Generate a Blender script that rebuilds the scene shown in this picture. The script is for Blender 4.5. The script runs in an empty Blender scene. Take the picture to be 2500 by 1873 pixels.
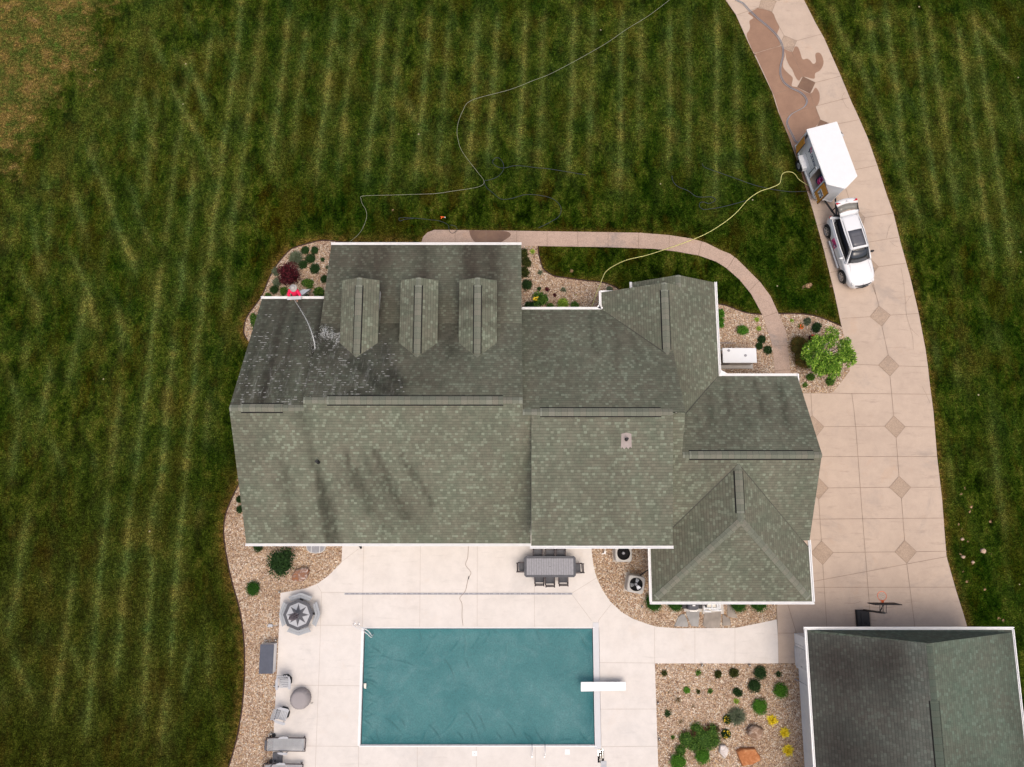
import bpy, bmesh, math, random
import numpy as np
from mathutils import Vector, Matrix, noise
random.seed(7)
S = bpy.context.scene
PI = math.pi
R = math.radians
# ------------------------------------------------------------------ camera
CAMH = 42.6; FPX = 1850.0; TILT = math.atan(324.0 / FPX)
cam = bpy.data.objects.new('camera', bpy.data.cameras.new('camera')); S.collection.objects.link(cam)
cam.location = (0, 0, CAMH); cam.rotation_euler = (TILT, 0, 0)
cam.data.sensor_width = 36; cam.data.lens = 36 * FPX / 2500.0
cam.data.clip_start = 0.5; cam.data.clip_end = 3000
S.camera = cam
S.render.resolution_x = 1024; S.render.resolution_y = 767
# ------------------------------------------------------------------ sky, sun
SUN_EL = 70; SUN_AZ = 158
w = bpy.data.worlds.new("World"); S.world = w; w.use_nodes = True
wt = w.node_tree; wt.nodes.clear()
wo = wt.nodes.new('ShaderNodeOutputWorld'); bg = wt.nodes.new('ShaderNodeBackground'); sk = wt.nodes.new('ShaderNodeTexSky')
sk.sky_type = 'NISHITA'; sk.sun_disc = False; sk.sun_elevation = R(SUN_EL); sk.sun_rotation = R(SUN_AZ)
sk.air_density = 0.9; sk.dust_density = 7.0; sk.ozone_density = 0.3
bg.inputs[1].default_value = 0.18
wt.links.new(sk.outputs[0], bg.inputs[0]); wt.links.new(bg.outputs[0], wo.inputs[0])
sl = bpy.data.lights.new('sun', 'SUN'); sl.energy = 0.62; sl.angle = R(45); sl.color = (1.0, 0.95, 0.88)
sun = bpy.data.objects.new('sun', sl); S.collection.objects.link(sun)
sd = Vector((math.cos(R(SUN_EL)) * math.sin(R(SUN_AZ)), math.cos(R(SUN_EL)) * math.cos(R(SUN_AZ)), math.sin(R(SUN_EL))))
sun.rotation_euler = (-sd).to_track_quat('-Z', 'Y').to_euler()
sun.location = (0, 0, 60)
S.view_settings.view_transform = 'Standard'; S.view_settings.look = 'None'
S.view_settings.exposure = -0.04; S.view_settings.gamma = 1.0
try:
    S.cycles.use_denoising = True
except Exception:
    pass

# ------------------------------------------------------------------ survey: photo point at a known height -> world point
_c, _s = math.cos(TILT), math.sin(TILT)
_U = Vector((0, _c, _s)); _D = Vector((0, _s, -_c))
def G(px, py, h=0.0):
    d = _D * FPX + Vector((px - 1250, 0, 0)) + _U * (936.5 - py)
    k = (h - CAMH) / d.z
    return Vector((d.x * k, d.y * k, h))
def GP(pts, h=0.0, sc=1.0, ox=0.0, oy=0.0):
    return [G(ox + x / sc, oy + y / sc, h) for x, y in pts]

# ------------------------------------------------------------------ materials
class NT:
    def __init__(s, name, rough=0.7, spec=0.3, metal=0.0):
        s.m = bpy.data.materials.new(name); s.m.use_nodes = True
        s.t = s.m.node_tree; s.b = s.t.nodes['Principled BSDF']
        s.b.inputs['Roughness'].default_value = rough; s.b.inputs['Metallic'].default_value = metal
        s.b.inputs['Specular IOR Level'].default_value = spec
    def n(s, typ, **k):
        nd = s.t.nodes.new(typ)
        for a, v in k.items(): setattr(nd, a, v)
        return nd
    def put(s, sock, v):
        if isinstance(v, bpy.types.NodeSocket): s.t.links.new(v, sock)
        elif isinstance(v, (tuple, list)) and len(v) == 3 and sock.type == 'RGBA': sock.default_value = (*v, 1)
        else: sock.default_value = v
    def pos(s): return s.n('ShaderNodeNewGeometry').outputs['Position']
    def obj(s): return s.n('ShaderNodeTexCoord').outputs['Object']
    def uv(s): return s.n('ShaderNodeTexCoord').outputs['UV']
    def attr(s, name, out='Fac'): return s.n('ShaderNodeAttribute', attribute_name=name).outputs[out]
    def math(s, op, a, b=0.0, c=0.0, clamp=False):
        nd = s.n('ShaderNodeMath', operation=op); nd.use_clamp = clamp
        s.put(nd.inputs[0], a); s.put(nd.inputs[1], b); s.put(nd.inputs[2], c); return nd.outputs[0]
    def vm(s, op, a, b=(0, 0, 0)):
        nd = s.n('ShaderNodeVectorMath', operation=op); s.put(nd.inputs[0], a); s.put(nd.inputs[1], b); return nd.outputs[0]
    def sep(s, v):
        nd = s.n('ShaderNodeSeparateXYZ'); s.put(nd.inputs[0], v); return nd.outputs
    def comb(s, x=0.0, y=0.0, z=0.0):
        nd = s.n('ShaderNodeCombineXYZ'); s.put(nd.inputs[0], x); s.put(nd.inputs[1], y); s.put(nd.inputs[2], z); return nd.outputs[0]
    def noise(s, v, scale, detail=3.0, rough=0.55, dist=0.0, out=0):
        nd = s.n('ShaderNodeTexNoise'); s.put(nd.inputs['Vector'], v); nd.inputs['Scale'].default_value = scale
        nd.inputs['Detail'].default_value = detail; nd.inputs['Roughness'].default_value = rough; nd.inputs['Distortion'].default_value = dist
        return nd.outputs[out]
    def white(s, v, out=0):
        nd = s.n('ShaderNodeTexWhiteNoise', noise_dimensions='3D'); s.put(nd.inputs['Vector'], v); return nd.outputs[out]
    def voro(s, v, scale, feature='F1', out='Distance', rnd=1.0):
        nd = s.n('ShaderNodeTexVoronoi', feature=feature); s.put(nd.inputs['Vector'], v); nd.inputs['Scale'].default_value = scale
        nd.inputs['Randomness'].default_value = rnd
        return nd.outputs[out]
    def ramp(s, f, stops, interp='LINEAR'):
        nd = s.n('ShaderNodeValToRGB'); cr = nd.color_ramp; cr.interpolation = interp
        while len(cr.elements) < len(stops): cr.elements.new(0.5)
        for e, (p, c) in zip(cr.elements, stops):
            e.position = p; e.color = (*c, 1) if isinstance(c, (tuple, list)) else (c, c, c, 1)
        s.put(nd.inputs[0], f); return nd.outputs[0]
    def mix(s, f, a, b, blend='MIX'):
        nd = s.n('ShaderNodeMix', data_type='RGBA', blend_type=blend)
        s.put(nd.inputs[0], f); s.put(nd.inputs[6], a); s.put(nd.inputs[7], b); return nd.outputs[2]
    def step(s, v, a, b):
        nd = s.n('ShaderNodeMapRange', interpolation_type='SMOOTHSTEP'); s.put(nd.inputs[0], v)
        nd.inputs[1].default_value = a; nd.inputs[2].default_value = b; return nd.outputs[0]
    def bump(s, h, strength=0.3, dist=0.02):
        nd = s.n('ShaderNodeBump'); nd.inputs['Strength'].default_value = strength; nd.inputs['Distance'].default_value = dist
        s.put(nd.inputs['Height'], h); s.t.links.new(nd.outputs[0], s.b.inputs['Normal'])
    def col(s, c): s.put(s.b.inputs['Base Color'], c)

def simple(name, c, rough=0.6, metal=0.0, spec=0.3, var=0.12, sc=4.0, bump=0.0, bsc=60.0):
    t = NT(name, rough, spec, metal); p = t.obj()
    f = t.noise(p, sc, 4.0, 0.6)
    lo = tuple(v * (1 - var) for v in c); hi = tuple(min(1, v * (1 + var)) for v in c)
    t.col(t.ramp(f, [(0.3, lo), (0.7, hi)]))
    if bump: t.bump(t.noise(p, bsc, 3.0), bump, 0.01)
    return t.m

MAT = {}
def m(name): return MAT[name]
MAT['white_trim'] = simple('white_trim', (0.74, 0.74, 0.73), 0.45, var=0.05)
MAT['siding'] = simple('siding', (0.62, 0.61, 0.58), 0.6, var=0.06)
MAT['white_paint'] = simple('white_paint', (0.70, 0.71, 0.715), 0.35, spec=0.5, var=0.02)
MAT['trailer_skin'] = simple('trailer_skin', (0.70, 0.71, 0.72), 0.4, spec=0.5, var=0.04, sc=2)
MAT['glass'] = simple('glass', (0.02, 0.024, 0.028), 0.08, spec=0.8, var=0.3, sc=1.5)
MAT['sunroof'] = simple('sunroof', (0.09, 0.09, 0.10), 0.2, spec=0.6, var=0.1)
MAT['rubber'] = simple('rubber', (0.018, 0.018, 0.018), 0.85, var=0.2)
MAT['alloy'] = simple('alloy', (0.55, 0.55, 0.56), 0.3, 0.7, var=0.1, sc=15)
MAT['black'] = simple('black_plastic', (0.02, 0.02, 0.022), 0.55, var=0.25)
MAT['dark_grey'] = simple('dark_grey', (0.085, 0.087, 0.098), 0.6, var=0.15, sc=8)
MAT['mid_grey'] = simple('mid_grey', (0.27, 0.27, 0.29), 0.6, var=0.12, sc=8)
MAT['light_grey'] = simple('light_grey', (0.42, 0.43, 0.45), 0.6, var=0.1, sc=8)
MAT['ac_grey'] = simple('ac_grey', (0.44, 0.42, 0.39), 0.5, var=0.1)
MAT['red'] = simple('red_lens', (0.45, 0.015, 0.02), 0.2, spec=0.6, var=0.15)
MAT['amber'] = simple('orange_board', (0.62, 0.27, 0.045), 0.6, var=0.12, sc=5)
MAT['orange'] = simple('orange_paint', (0.85, 0.13, 0.02), 0.4, var=0.1)
MAT['pink'] = simple('pink_cloth', (0.85, 0.02, 0.10), 0.8, var=0.2, sc=9)
MAT['magenta'] = simple('magenta_print', (0.55, 0.03, 0.16), 0.5, var=0.3, sc=12)
MAT['navy'] = simple('navy_print', (0.03, 0.045, 0.10), 0.5, var=0.4, sc=12)
MAT['hat'] = simple('hat_cloth', (0.42, 0.40, 0.38), 0.9, var=0.08)
MAT['skin'] = simple('skin', (0.50, 0.28, 0.20), 0.55, var=0.06)
MAT['alu'] = simple('aluminium', (0.60, 0.60, 0.60), 0.4, 0.5, var=0.1)
MAT['tan_cover'] = simple('taupe_cover', (0.30, 0.275, 0.275), 0.8, var=0.06, sc=3)
MAT['mauve'] = simple('mauve_fabric', (0.23, 0.20, 0.22), 0.85, var=0.2, sc=10)
MAT['flag'] = simple('flagstone', (0.27, 0.235, 0.20), 0.8, var=0.25, sc=1.6, bump=0.4, bsc=12)
MAT['flag_grey'] = simple('flagstone_grey', (0.29, 0.28, 0.265), 0.8, var=0.2, sc=1.6, bump=0.4, bsc=12)
MAT['pale_concrete'] = simple('pale_concrete', (0.50, 0.47, 0.43), 0.8, var=0.08)
MAT['edging'] = simple('edging_plastic', (0.045, 0.022, 0.016), 0.8, var=0.3)
MAT['bark'] = simple('bark', (0.10, 0.07, 0.045), 0.9, var=0.3, bump=0.5)
MAT['hose_grey'] = simple('hose_grey', (0.30, 0.31, 0.33), 0.5)
MAT['hose_yellow'] = simple('hose_yellow', (0.62, 0.60, 0.22), 0.5)
MAT['hose_white'] = simple('hose_white', (0.33, 0.34, 0.25), 0.5)
MAT['stone_pink'] = simple('pale_soil_stone', (0.46, 0.33, 0.24), 0.9)
MAT['hose_dark'] = simple('hose_dark', (0.030, 0.042, 0.050), 0.5)
MAT['steel'] = simple('steel', (0.62, 0.63, 0.64), 0.25, 0.8)
MAT['cream'] = simple('cream_plastic', (0.70, 0.66, 0.58), 0.5)
MAT['tan_wall'] = simple('tan_metal', (0.42, 0.36, 0.30), 0.5)
MAT['flower_yellow'] = simple('flower_yellow', (0.85, 0.58, 0.03), 0.6, var=0.2)
MAT['flower_red'] = simple('flower_red', (0.75, 0.10, 0.05), 0.6, var=0.2)
MAT['flower_white'] = simple('flower_white', (0.8, 0.8, 0.6), 0.6)
MAT['dark_void'] = simple('dark_void', (0.008, 0.007, 0.007), 0.9)
MAT['slate'] = simple('slate_lid', (0.085, 0.095, 0.125), 0.6, var=.12)
MAT['board_clear'] = simple('smoked_backboard', (0.02, 0.02, 0.022), 0.7, spec=.1)
MAT['light_door'] = simple('door_grey', (0.58, 0.58, 0.58), 0.5)
MAT['glass_side'] = simple('side_glass', (0.004, 0.004, 0.006), 0.25, spec=.2)
MAT['glass_pale'] = simple('rear_glass', (0.20, 0.19, 0.165), 0.15, spec=.6)
MAT['lamp_lens'] = simple('lamp_lens', (.60, .60, .58), .15, spec=.7)
MAT['pink_pale'] = simple('pink_print', (.80, .18, .38), .6)
MAT['red_soft'] = simple('lips', (.45, .14, .12), .6)
MAT['hose_grey2'] = simple('hose_blue_grey', (0.20, 0.24, 0.30), 0.5)
MAT['cord_brown'] = simple('cord_brown', (0.20, 0.12, 0.09), 0.6)
MAT['jeans'] = simple('dark_trousers', (0.03, 0.03, 0.05), 0.9)

def concrete(name, base, dark, stain=0.5, grain=60.0, brush=False, ex=None, agg=False):
    t = NT(name, 0.85, 0.2); p = t.pos()
    c = t.ramp(t.noise(p, 0.35, 5.0, 0.6, 0.4), [(0.32, dark), (0.62, base)])
    c2 = t.ramp(t.noise(p, 1.7, 6.0, 0.7), [(0.35, tuple(v * 0.86 for v in base)), (0.6, base)])
    c = t.mix(0.5, c, c2)
    g = t.noise(p, grain, 2.0, 0.8)
    c = t.mix(1.0, c, t.ramp(g, [(0.3, 1 - 0.16 * stain * 2), (0.7, 1.0)]), 'MULTIPLY')
    st = t.noise(t.vm('MULTIPLY', p, (0.5, 3.0, 1)) , 1.0, 6.0, 0.75)
    c = t.mix(t.math('MULTIPLY', t.step(st, 0.54, 0.76), min(1.0, stain * 1.5)), c, tuple(v * 0.70 for v in dark))
    gr = t.noise(p, 0.22, 6.0, 0.72, 0.6)
    c = t.mix(t.math('MULTIPLY', t.step(gr, 0.52, 0.68), 0.55 * stain), c, tuple(v * 0.62 for v in (dark[2], dark[2], dark[2])))
    c = t.mix(t.math('MULTIPLY', t.step(t.noise(p, 0.6, 6.0, 0.8, 0.3), 0.56, 0.70), 0.35 * min(1, stain * 1.6)), c, (base[0] * .86, base[1] * .74, base[2] * .62))
    if agg:
        vc = t.voro(p, 34.0, 'F1', 'Color'); vs = t.sep(vc)[0]
        c = t.mix(0.85, c, t.mix(1.0, c, t.ramp(vs, [(0.0, 0.78), (0.45, 1.0), (1.0, 1.16)]), 'MULTIPLY'))
    t.col(c); t.bump(g, 0.25, 0.01)
    return t
MAT['drive'] = concrete('driveway_concrete', (0.545, 0.43, 0.34), (0.46, 0.36, 0.285), 0.5).m
MAT['patio'] = concrete('patio_concrete', (0.70, 0.655, 0.61), (0.63, 0.58, 0.53), 0.3).m
MAT['walk'] = concrete('aggregate_walk', (0.51, 0.375, 0.295), (0.44, 0.325, 0.255), 0.9, 45.0, agg=True).m
MAT['inset'] = concrete('aggregate_inset', (0.47, 0.355, 0.265), (0.40, 0.30, 0.225), 0.9, 45.0, agg=True).m
MAT['joint'] = simple('joint', (0.22, 0.16, 0.12), 0.9, var=0.35, sc=2)
MAT['joint_pale'] = simple('joint_pale', (0.43, 0.37, 0.32), 0.9, var=0.12, sc=2)
def wetmat(name, c, lo):
    t = NT(name, 0.42, 0.4); p = t.pos()
    a = t.ramp(t.noise(p, 1.2, 5.0, 0.65), [(0.3, lo), (0.65, c)])
    g = t.noise(p, 50.0, 2.0, 0.8)
    t.col(t.mix(1.0, a, t.ramp(g, [(0.3, 0.8), (0.7, 1.0)]), 'MULTIPLY')); t.bump(g, 0.2, 0.008)
    return t.m
MAT['wet'] = wetmat('wet_concrete', (0.325, 0.195, 0.125), (0.265, 0.155, 0.10))
MAT['wet_inset'] = wetmat('wet_aggregate', (0.22, 0.13, 0.08), (0.15, 0.085, 0.055))

def gravelmat(name, tint=(1, 1, 1)):
    t = NT(name, 0.85, 0.25); p = t.pos()
    pd = t.vm('ADD', p, t.vm('MULTIPLY', t.noise(p, 6.0, 2.0, 0.5, 0.0, 1), (0.06, 0.06, 0.0)))
    vc = t.voro(pd, 18.0, 'F1', 'Color'); a = t.sep(vc)
    c = t.ramp(a[0], [(0.0, (0.30, 0.19, 0.14)), (0.08, (0.50, 0.35, 0.26)), (0.28, (0.68, 0.52, 0.41)), (0.48, (0.80, 0.67, 0.57)),
                      (0.68, (0.50, 0.40, 0.35)), (0.78, (0.70, 0.50, 0.33)), (0.88, (0.90, 0.85, 0.80))], 'CONSTANT')
    d = t.voro(pd, 18.0, 'DISTANCE_TO_EDGE', 'Distance')
    c = t.mix(t.step(d, 0.0, 0.12), (0.17, 0.11, 0.08), c)
    pat = t.noise(p, 0.8, 4.0, 0.6)
    c = t.mix(1.0, c, t.ramp(pat, [(0.3, (0.80, 0.73, 0.61)), (0.7, (1.05, 1.0, 0.88))]), 'MULTIPLY')
    t.col(c); t.bump(t.math('MULTIPLY', t.step(d, 0.0, 0.25), t.math('ADD', a[1], 0.4)), 0.9, 0.03)
    return t.m
MAT['gravel'] = gravelmat('river_gravel')

def lawnmat():
    t = NT('lawn_grass', 0.95, 0.0); p = t.pos(); x, y, z = t.sep(p)
    big = t.noise(p, 0.12, 4.0, 0.6); mid = t.noise(t.vm('MULTIPLY', p, (1.25, 0.7, 1)), 1.0, 6.0, 0.72, 0.15); mid2 = t.noise(t.vm('ADD', t.vm('MULTIPLY', p, (1.2, 0.6, 1)), (31, 7, 3)), 0.55, 6.0, 0.72, 0.1)
    fine = t.noise(p, 5.5, 4.0, 0.85); grain = t.noise(p, 15.0, 3.0, 0.9)
    c = t.ramp(mid, [(0.39, (0.0042, 0.0098, 0.0006)), (0.475, (0.0165, 0.0325, 0.0022)), (0.55, (0.038, 0.060, 0.0052)), (0.66, (0.085, 0.090, 0.0130))])
    c = t.mix(t.math('MULTIPLY', t.step(mid2, 0.48, 0.62), 0.50), c, (0.048, 0.030, 0.0030))
    c = t.mix(t.math('MULTIPLY', t.step(big, 0.42, 0.60), 0.40), c, (0.0085, 0.030, 0.0020))
    c = t.mix(t.math('MULTIPLY', t.step(x, -9.0, -20.0), t.math('MULTIPLY', t.step(y, 9.0, -8.0), 0.45)), c, (0.030, 0.024, 0.005))
    # mower passes
    warp = t.math('MULTIPLY', t.math('SUBTRACT', t.noise(p, 0.10, 3.0), 0.5), 2.0)
    warp = t.math('ADD', warp, t.math('MULTIPLY', t.math('SUBTRACT', t.noise(p, 3.5, 3.0, 0.8), 0.5), 0.22))
    def stripes(ang, period, thr, seed, sharp=5.0):
        ca, sa = math.cos(R(ang)), math.sin(R(ang))
        q = t.math('ADD', t.math('ADD', t.math('MULTIPLY', x, ca), t.math('MULTIPLY', y, sa)), warp)
        k = t.math('FLOOR', t.math('DIVIDE', q, period)); q2 = t.math('ADD', q, 0.0)
        ph = t.math('ADD', t.math('MULTIPLY', q2, 2 * PI / period), seed)
        s = t.math('POWER', t.math('MULTIPLY_ADD', t.math('SINE', ph), 0.5, 0.5), sharp)
        s2 = t.math('POWER', t.math('MULTIPLY_ADD', t.math('SINE', t.math('MULTIPLY', ph, 0.5)), 0.5, 0.5), sharp * 2.5)
        s = t.math('ADD', t.math('MULTIPLY', s, 0.9), t.math('MULTIPLY', s2, 0.7))
        v = t.comb(t.math('MULTIPLY', q, 0.75), t.math('MULTIPLY', t.math('SUBTRACT', t.math('MULTIPLY', y, ca), t.math('MULTIPLY', x, sa)), 0.17), seed)
        md = t.step(t.noise(v, 1.0, 5.0, 0.7), thr, thr + 0.18)
        return t.math('MULTIPLY', s, md)
    s1 = t.math('MULTIPLY', t.math('MULTIPLY', stripes(0, 1.42, 0.45, 0.3, 4.0), t.attr('open')), 0.16)
    s2 = t.math('MULTIPLY', t.math('MULTIPLY', t.math('MAXIMUM', stripes(24, 2.3, 0.42, 2.0, 5.0), stripes(-21, 2.9, 0.44, 5.0, 5.0)), t.attr('open')), 0.20)
    brk = t.step(t.noise(t.vm('MULTIPLY', p, (1.0, 0.55, 1)), 1.1, 5.0, 0.75), 0.30, 0.60)
    tot = t.math('MULTIPLY', t.attr('streak'), t.math('MULTIPLY_ADD', brk, 0.6, 0.42))
    tot = t.math('ADD', tot, t.math('ADD', s1, s2), clamp=True)
    tot = t.math('MAXIMUM', tot, t.math('MULTIPLY', t.attr('band'), 0.30))
    sc = t.ramp(t.noise(p, 0.55, 5.0, 0.65, 0.2), [(0.38, (0.068, 0.105, 0.024)), (0.5, (0.105, 0.130, 0.028)), (0.64, (0.175, 0.160, 0.036))])
    c = t.mix(t.math('MULTIPLY', tot, 0.95), c, sc)
    # rough field corner
    fld = t.attr('field')
    fm = t.step(t.math('ADD', fld, t.math('MULTIPLY', t.math('SUBTRACT', t.noise(p, 0.45, 6.0, 0.75), 0.5), 1.5)), 0.36, 0.80)
    fc = t.ramp(t.noise(p, 0.9, 6.0, 0.75, 0.2), [(0.34, (0.045, 0.075, 0.014)), (0.47, (0.100, 0.100, 0.022)), (0.58, (0.185, 0.125, 0.035)), (0.70, (0.27, 0.175, 0.065))])
    fc = t.mix(t.math('MULTIPLY', t.step(t.noise(p, 1.9, 5.0, 0.75), 0.53, 0.64), 0.8), fc, (0.060, 0.120, 0.018))
    c = t.mix(t.math('MULTIPLY', fm, 0.92), c, fc)
    # dry edges and bare soil
    dry = t.math('MULTIPLY', t.attr('dry'), t.step(t.noise(p, 2.2, 4.0, 0.7), 0.30, 0.62))
    c = t.mix(t.math('MULTIPLY', dry, 0.75), c, (0.165, 0.105, 0.025))
    so = t.step(t.math('ADD', t.attr('soil'), t.math('MULTIPLY', t.math('SUBTRACT', t.noise(p, 4.5, 5.0, 0.8), 0.5), 1.5)), 0.50, 0.85)
    c = t.mix(t.math('MULTIPLY', so, 0.85), c, (0.44, 0.27, 0.165))
    c = t.mix(1.0, c, t.ramp(fine, [(0.36, 0.45), (0.5, 0.92), (0.64, 1.75)]), 'MULTIPLY')
    c = t.mix(1.0, c, t.ramp(grain, [(0.36, 0.25), (0.5, 0.88), (0.64, 2.3)]), 'MULTIPLY')
    c = t.mix(1.0, c, (0.74, 0.74, 0.74), 'MULTIPLY')
    wc = t.n('ShaderNodeTexVoronoi'); t.put(wc.inputs['Vector'], p); wc.inputs['Scale'].default_value = 0.9
    fl = t.math('MULTIPLY', t.math('LESS_THAN', wc.outputs['Distance'], 0.045), t.math('GREATER_THAN', t.sep(wc.outputs['Color'])[0], 0.90))
    c = t.mix(t.math('MULTIPLY', fl, 0.7), c, (0.42, 0.36, 0.24))
    t.col(c); t.bump(t.math('ADD', fine, grain), 0.7, 0.04)
    return t.m
MAT['lawn'] = lawnmat()

def shingle(name, base, light, brown, cap=False):
    t = NT(name, 0.9, 0.15); u, v, _ = t.sep(t.uv())
    CO = 0.1435
    if cap:
        k = t.math('FLOOR', t.math('DIVIDE', u, 0.30))
        r = t.white(t.comb(k, 3.0, 1.0)); fr = t.math('FRACT', t.math('DIVIDE', u, 0.30))
        c = t.ramp(r, [(0.0, tuple(q * 0.88 for q in base)), (0.5, base), (0.85, brown), (1.0, light)])
        c = t.mix(t.step(fr, 0.10, 0.0), c, tuple(q * 0.6 for q in base))
    else:
        row = t.math('FLOOR', t.math('DIVIDE', v, CO))
        fv = t.math('FRACT', t.math('DIVIDE', v, CO))
        off = t.math('MULTIPLY', t.white(t.comb(row, 7.0, 0.0)), 9.0)
        uu = t.math('ADD', t.math('DIVIDE', u, 0.160), off)
        colm = t.math('FLOOR', uu); fu = t.math('FRACT', uu)
        r = t.white(t.comb(colm, row, 0.0)); r2 = t.white(t.comb(colm, row, 5.0))
        p0 = t.pos()
        lum = t.noise(t.comb(t.math('MULTIPLY', u, 0.8), t.math('MULTIPLY', v, 0.5), 0.0), 1.0, 5.0, 0.7)
        c = t.ramp(lum, [(0.36, base), (0.62, brown)])
        c = t.mix(1.0, c, t.ramp(t.math('FRACT', t.math('MULTIPLY', r, 7.0)), [(0.0, 0.86), (0.5, 1.0), (1.0, 1.13)]), 'MULTIPLY')
        c = t.mix(t.math('MULTIPLY', t.math('GREATER_THAN', r, 0.80), t.math('ADD', 0.30, t.math('MULTIPLY', r2, 0.7))), c, light)
        c = t.mix(t.math('MULTIPLY', t.math('GREATER_THAN', r2, 0.86), 0.45), c, brown)
        edge = t.math('MAXIMUM', t.math('MULTIPLY', t.step(fv, 0.22, 0.04), 0.62), t.math('MULTIPLY', t.step(fu, 0.12, 0.03), t.math('MULTIPLY', t.math('GREATER_THAN', r, 0.6), 0.5)))  # course shadow lines painted dark, with the tab gaps
        c = t.mix(edge, c, tuple(q * 0.36 for q in base))
    p = t.pos()
    g = t.noise(p, 40.0, 2.0, 0.8)
    c = t.mix(1.0, c, t.ramp(g, [(0.3, 0.78), (0.7, 1.2)]), 'MULTIPLY')
    st = t.attr('stain')
    stn = t.math('MULTIPLY', st, t.math('ADD', 0.75, t.math('MULTIPLY', t.noise(p, 7.0, 4.0, 0.85), 0.9)), clamp=True)
    c = t.mix(t.math('MULTIPLY', stn, 0.85), c, t.mix(1.0, c, (0.34, 0.33, 0.32), 'MULTIPLY'))
    soot_shade = t.attr('soot_shade')
    c = t.mix(t.math('MULTIPLY', soot_shade, 0.9), c, t.mix(1.0, c, (0.43, 0.375, 0.385), 'MULTIPLY'))  # roof dirt plus some shade painted into the colour
    wet = t.attr('wet')
    c = t.mix(t.math('MULTIPLY', wet, 0.75), c, t.mix(1.0, c, (0.54, 0.54, 0.55), 'MULTIPLY'))
    if not cap:
        foam_sheen = t.attr('foam_sheen')
        uf = t.math('ADD', t.math('DIVIDE', u, 0.12), off)
        rr = t.white(t.comb(t.math('FLOOR', uf), row, 11.0))
        cl = t.noise(t.comb(t.math('MULTIPLY', u, 1.6), t.math('MULTIPLY', v, 0.9), 4.0), 1.0, 4.0, 0.7)
        th = t.math('SUBTRACT', 1.0, t.math('MULTIPLY', foam_sheen, t.math('MULTIPLY', t.step(cl, 0.40, 0.68), 0.42)))
        spot = t.math('MULTIPLY', t.math('GREATER_THAN', rr, th), t.math('GREATER_THAN', fv, 0.66))
        sheen = t.math('MULTIPLY', t.math('MULTIPLY', foam_sheen, 0.5), t.step(t.noise(t.comb(t.math('MULTIPLY', u, 4.0), t.math('MULTIPLY', v, 0.7), 8.0), 1.0, 5.0, 0.8), 0.50, 0.70))  # sheen of wet shingles painted as pale streaks
        c = t.mix(t.math('MULTIPLY', sheen, 0.75), c, (0.34, 0.35, 0.32))
        spot = t.math('MAXIMUM', spot, t.math('MULTIPLY', t.step(foam_sheen, 1.15, 1.6), t.step(t.noise(p, 9.0, 3.0, 0.8), 0.42, 0.62)))
        c = t.mix(t.math('MULTIPLY', spot, t.math('ADD', 0.12, t.math('MULTIPLY', t.white(t.comb(uf, row, 3.0)), 0.55))), c, (0.58, 0.58, 0.55))
        t.bump(t.math('ADD', t.math('MULTIPLY', fv, -1.0), t.math('MULTIPLY', g, 0.4)), 0.35, 0.012)
    else:
        t.bump(g, 0.3, 0.01)
    t.put(t.b.inputs['Roughness'], t.math('SUBTRACT', 0.92, t.math('MULTIPLY', wet, 0.45)))
    t.col(c)
    return t.m
MAT['shingle'] = shingle('shingles', (0.134, 0.150, 0.108), (0.222, 0.252, 0.185), (0.156, 0.154, 0.114))
MAT['cap'] = shingle('ridge_shingles', (0.158, 0.168, 0.130), (0.205, 0.218, 0.175), (0.175, 0.168, 0.132), True)
MAT['shingle_char'] = shingle('dark_garage_shingles', (0.086, 0.098, 0.084), (0.120, 0.138, 0.116), (0.094, 0.096, 0.082))  # darker shingle tone for the garage's west slope
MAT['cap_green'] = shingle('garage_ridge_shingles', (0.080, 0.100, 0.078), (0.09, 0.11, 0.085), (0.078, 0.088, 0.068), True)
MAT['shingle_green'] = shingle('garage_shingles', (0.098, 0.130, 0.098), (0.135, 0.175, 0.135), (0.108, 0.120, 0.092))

def leafmat(name, dark, mid, light, rough=0.75):
    t = NT(name, rough, 0.15); r = t.attr('rnd')
    t.col(t.ramp(r, [(0.0, dark), (0.5, mid), (1.0, light)]))
    t.put(t.b.inputs['Roughness'], rough)
    return t.m
MAT['leaf_dark'] = leafmat('leaf_dark', (0.010, 0.026, 0.006), (0.020, 0.050, 0.012), (0.040, 0.085, 0.020))
MAT['leaf_box'] = leafmat('leaf_boxwood', (0.010, 0.035, 0.004), (0.022, 0.080, 0.006), (0.050, 0.150, 0.015))
MAT['leaf_bright'] = leafmat('leaf_bright', (0.030, 0.095, 0.006), (0.060, 0.18, 0.012), (0.12, 0.27, 0.03))
MAT['leaf_mid'] = leafmat('leaf_mid', (0.022, 0.060, 0.008), (0.060, 0.13, 0.018), (0.14, 0.24, 0.04))
MAT['leaf_tree'] = leafmat('leaf_tree', (0.03, 0.085, 0.006), (0.12, 0.26, 0.02), (0.33, 0.48, 0.07))
MAT['leaf_grey'] = leafmat('leaf_grey', (0.045, 0.065, 0.035), (0.085, 0.11, 0.06), (0.17, 0.19, 0.12))
MAT['leaf_lime'] = leafmat('leaf_lime', (0.09, 0.16, 0.015), (0.20, 0.32, 0.03), (0.38, 0.48, 0.07))
MAT['leaf_red'] = leafmat('leaf_burgundy', (0.020, 0.004, 0.005), (0.060, 0.008, 0.012), (0.14, 0.022, 0.030))
MAT['leaf_rust'] = leafmat('leaf_rust', (0.045, 0.045, 0.008), (0.11, 0.085, 0.014), (0.20, 0.10, 0.03))
MAT['leaf_brown'] = leafmat('leaf_brown', (0.04, 0.035, 0.012), (0.12, 0.085, 0.035), (0.22, 0.15, 0.07))
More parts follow.
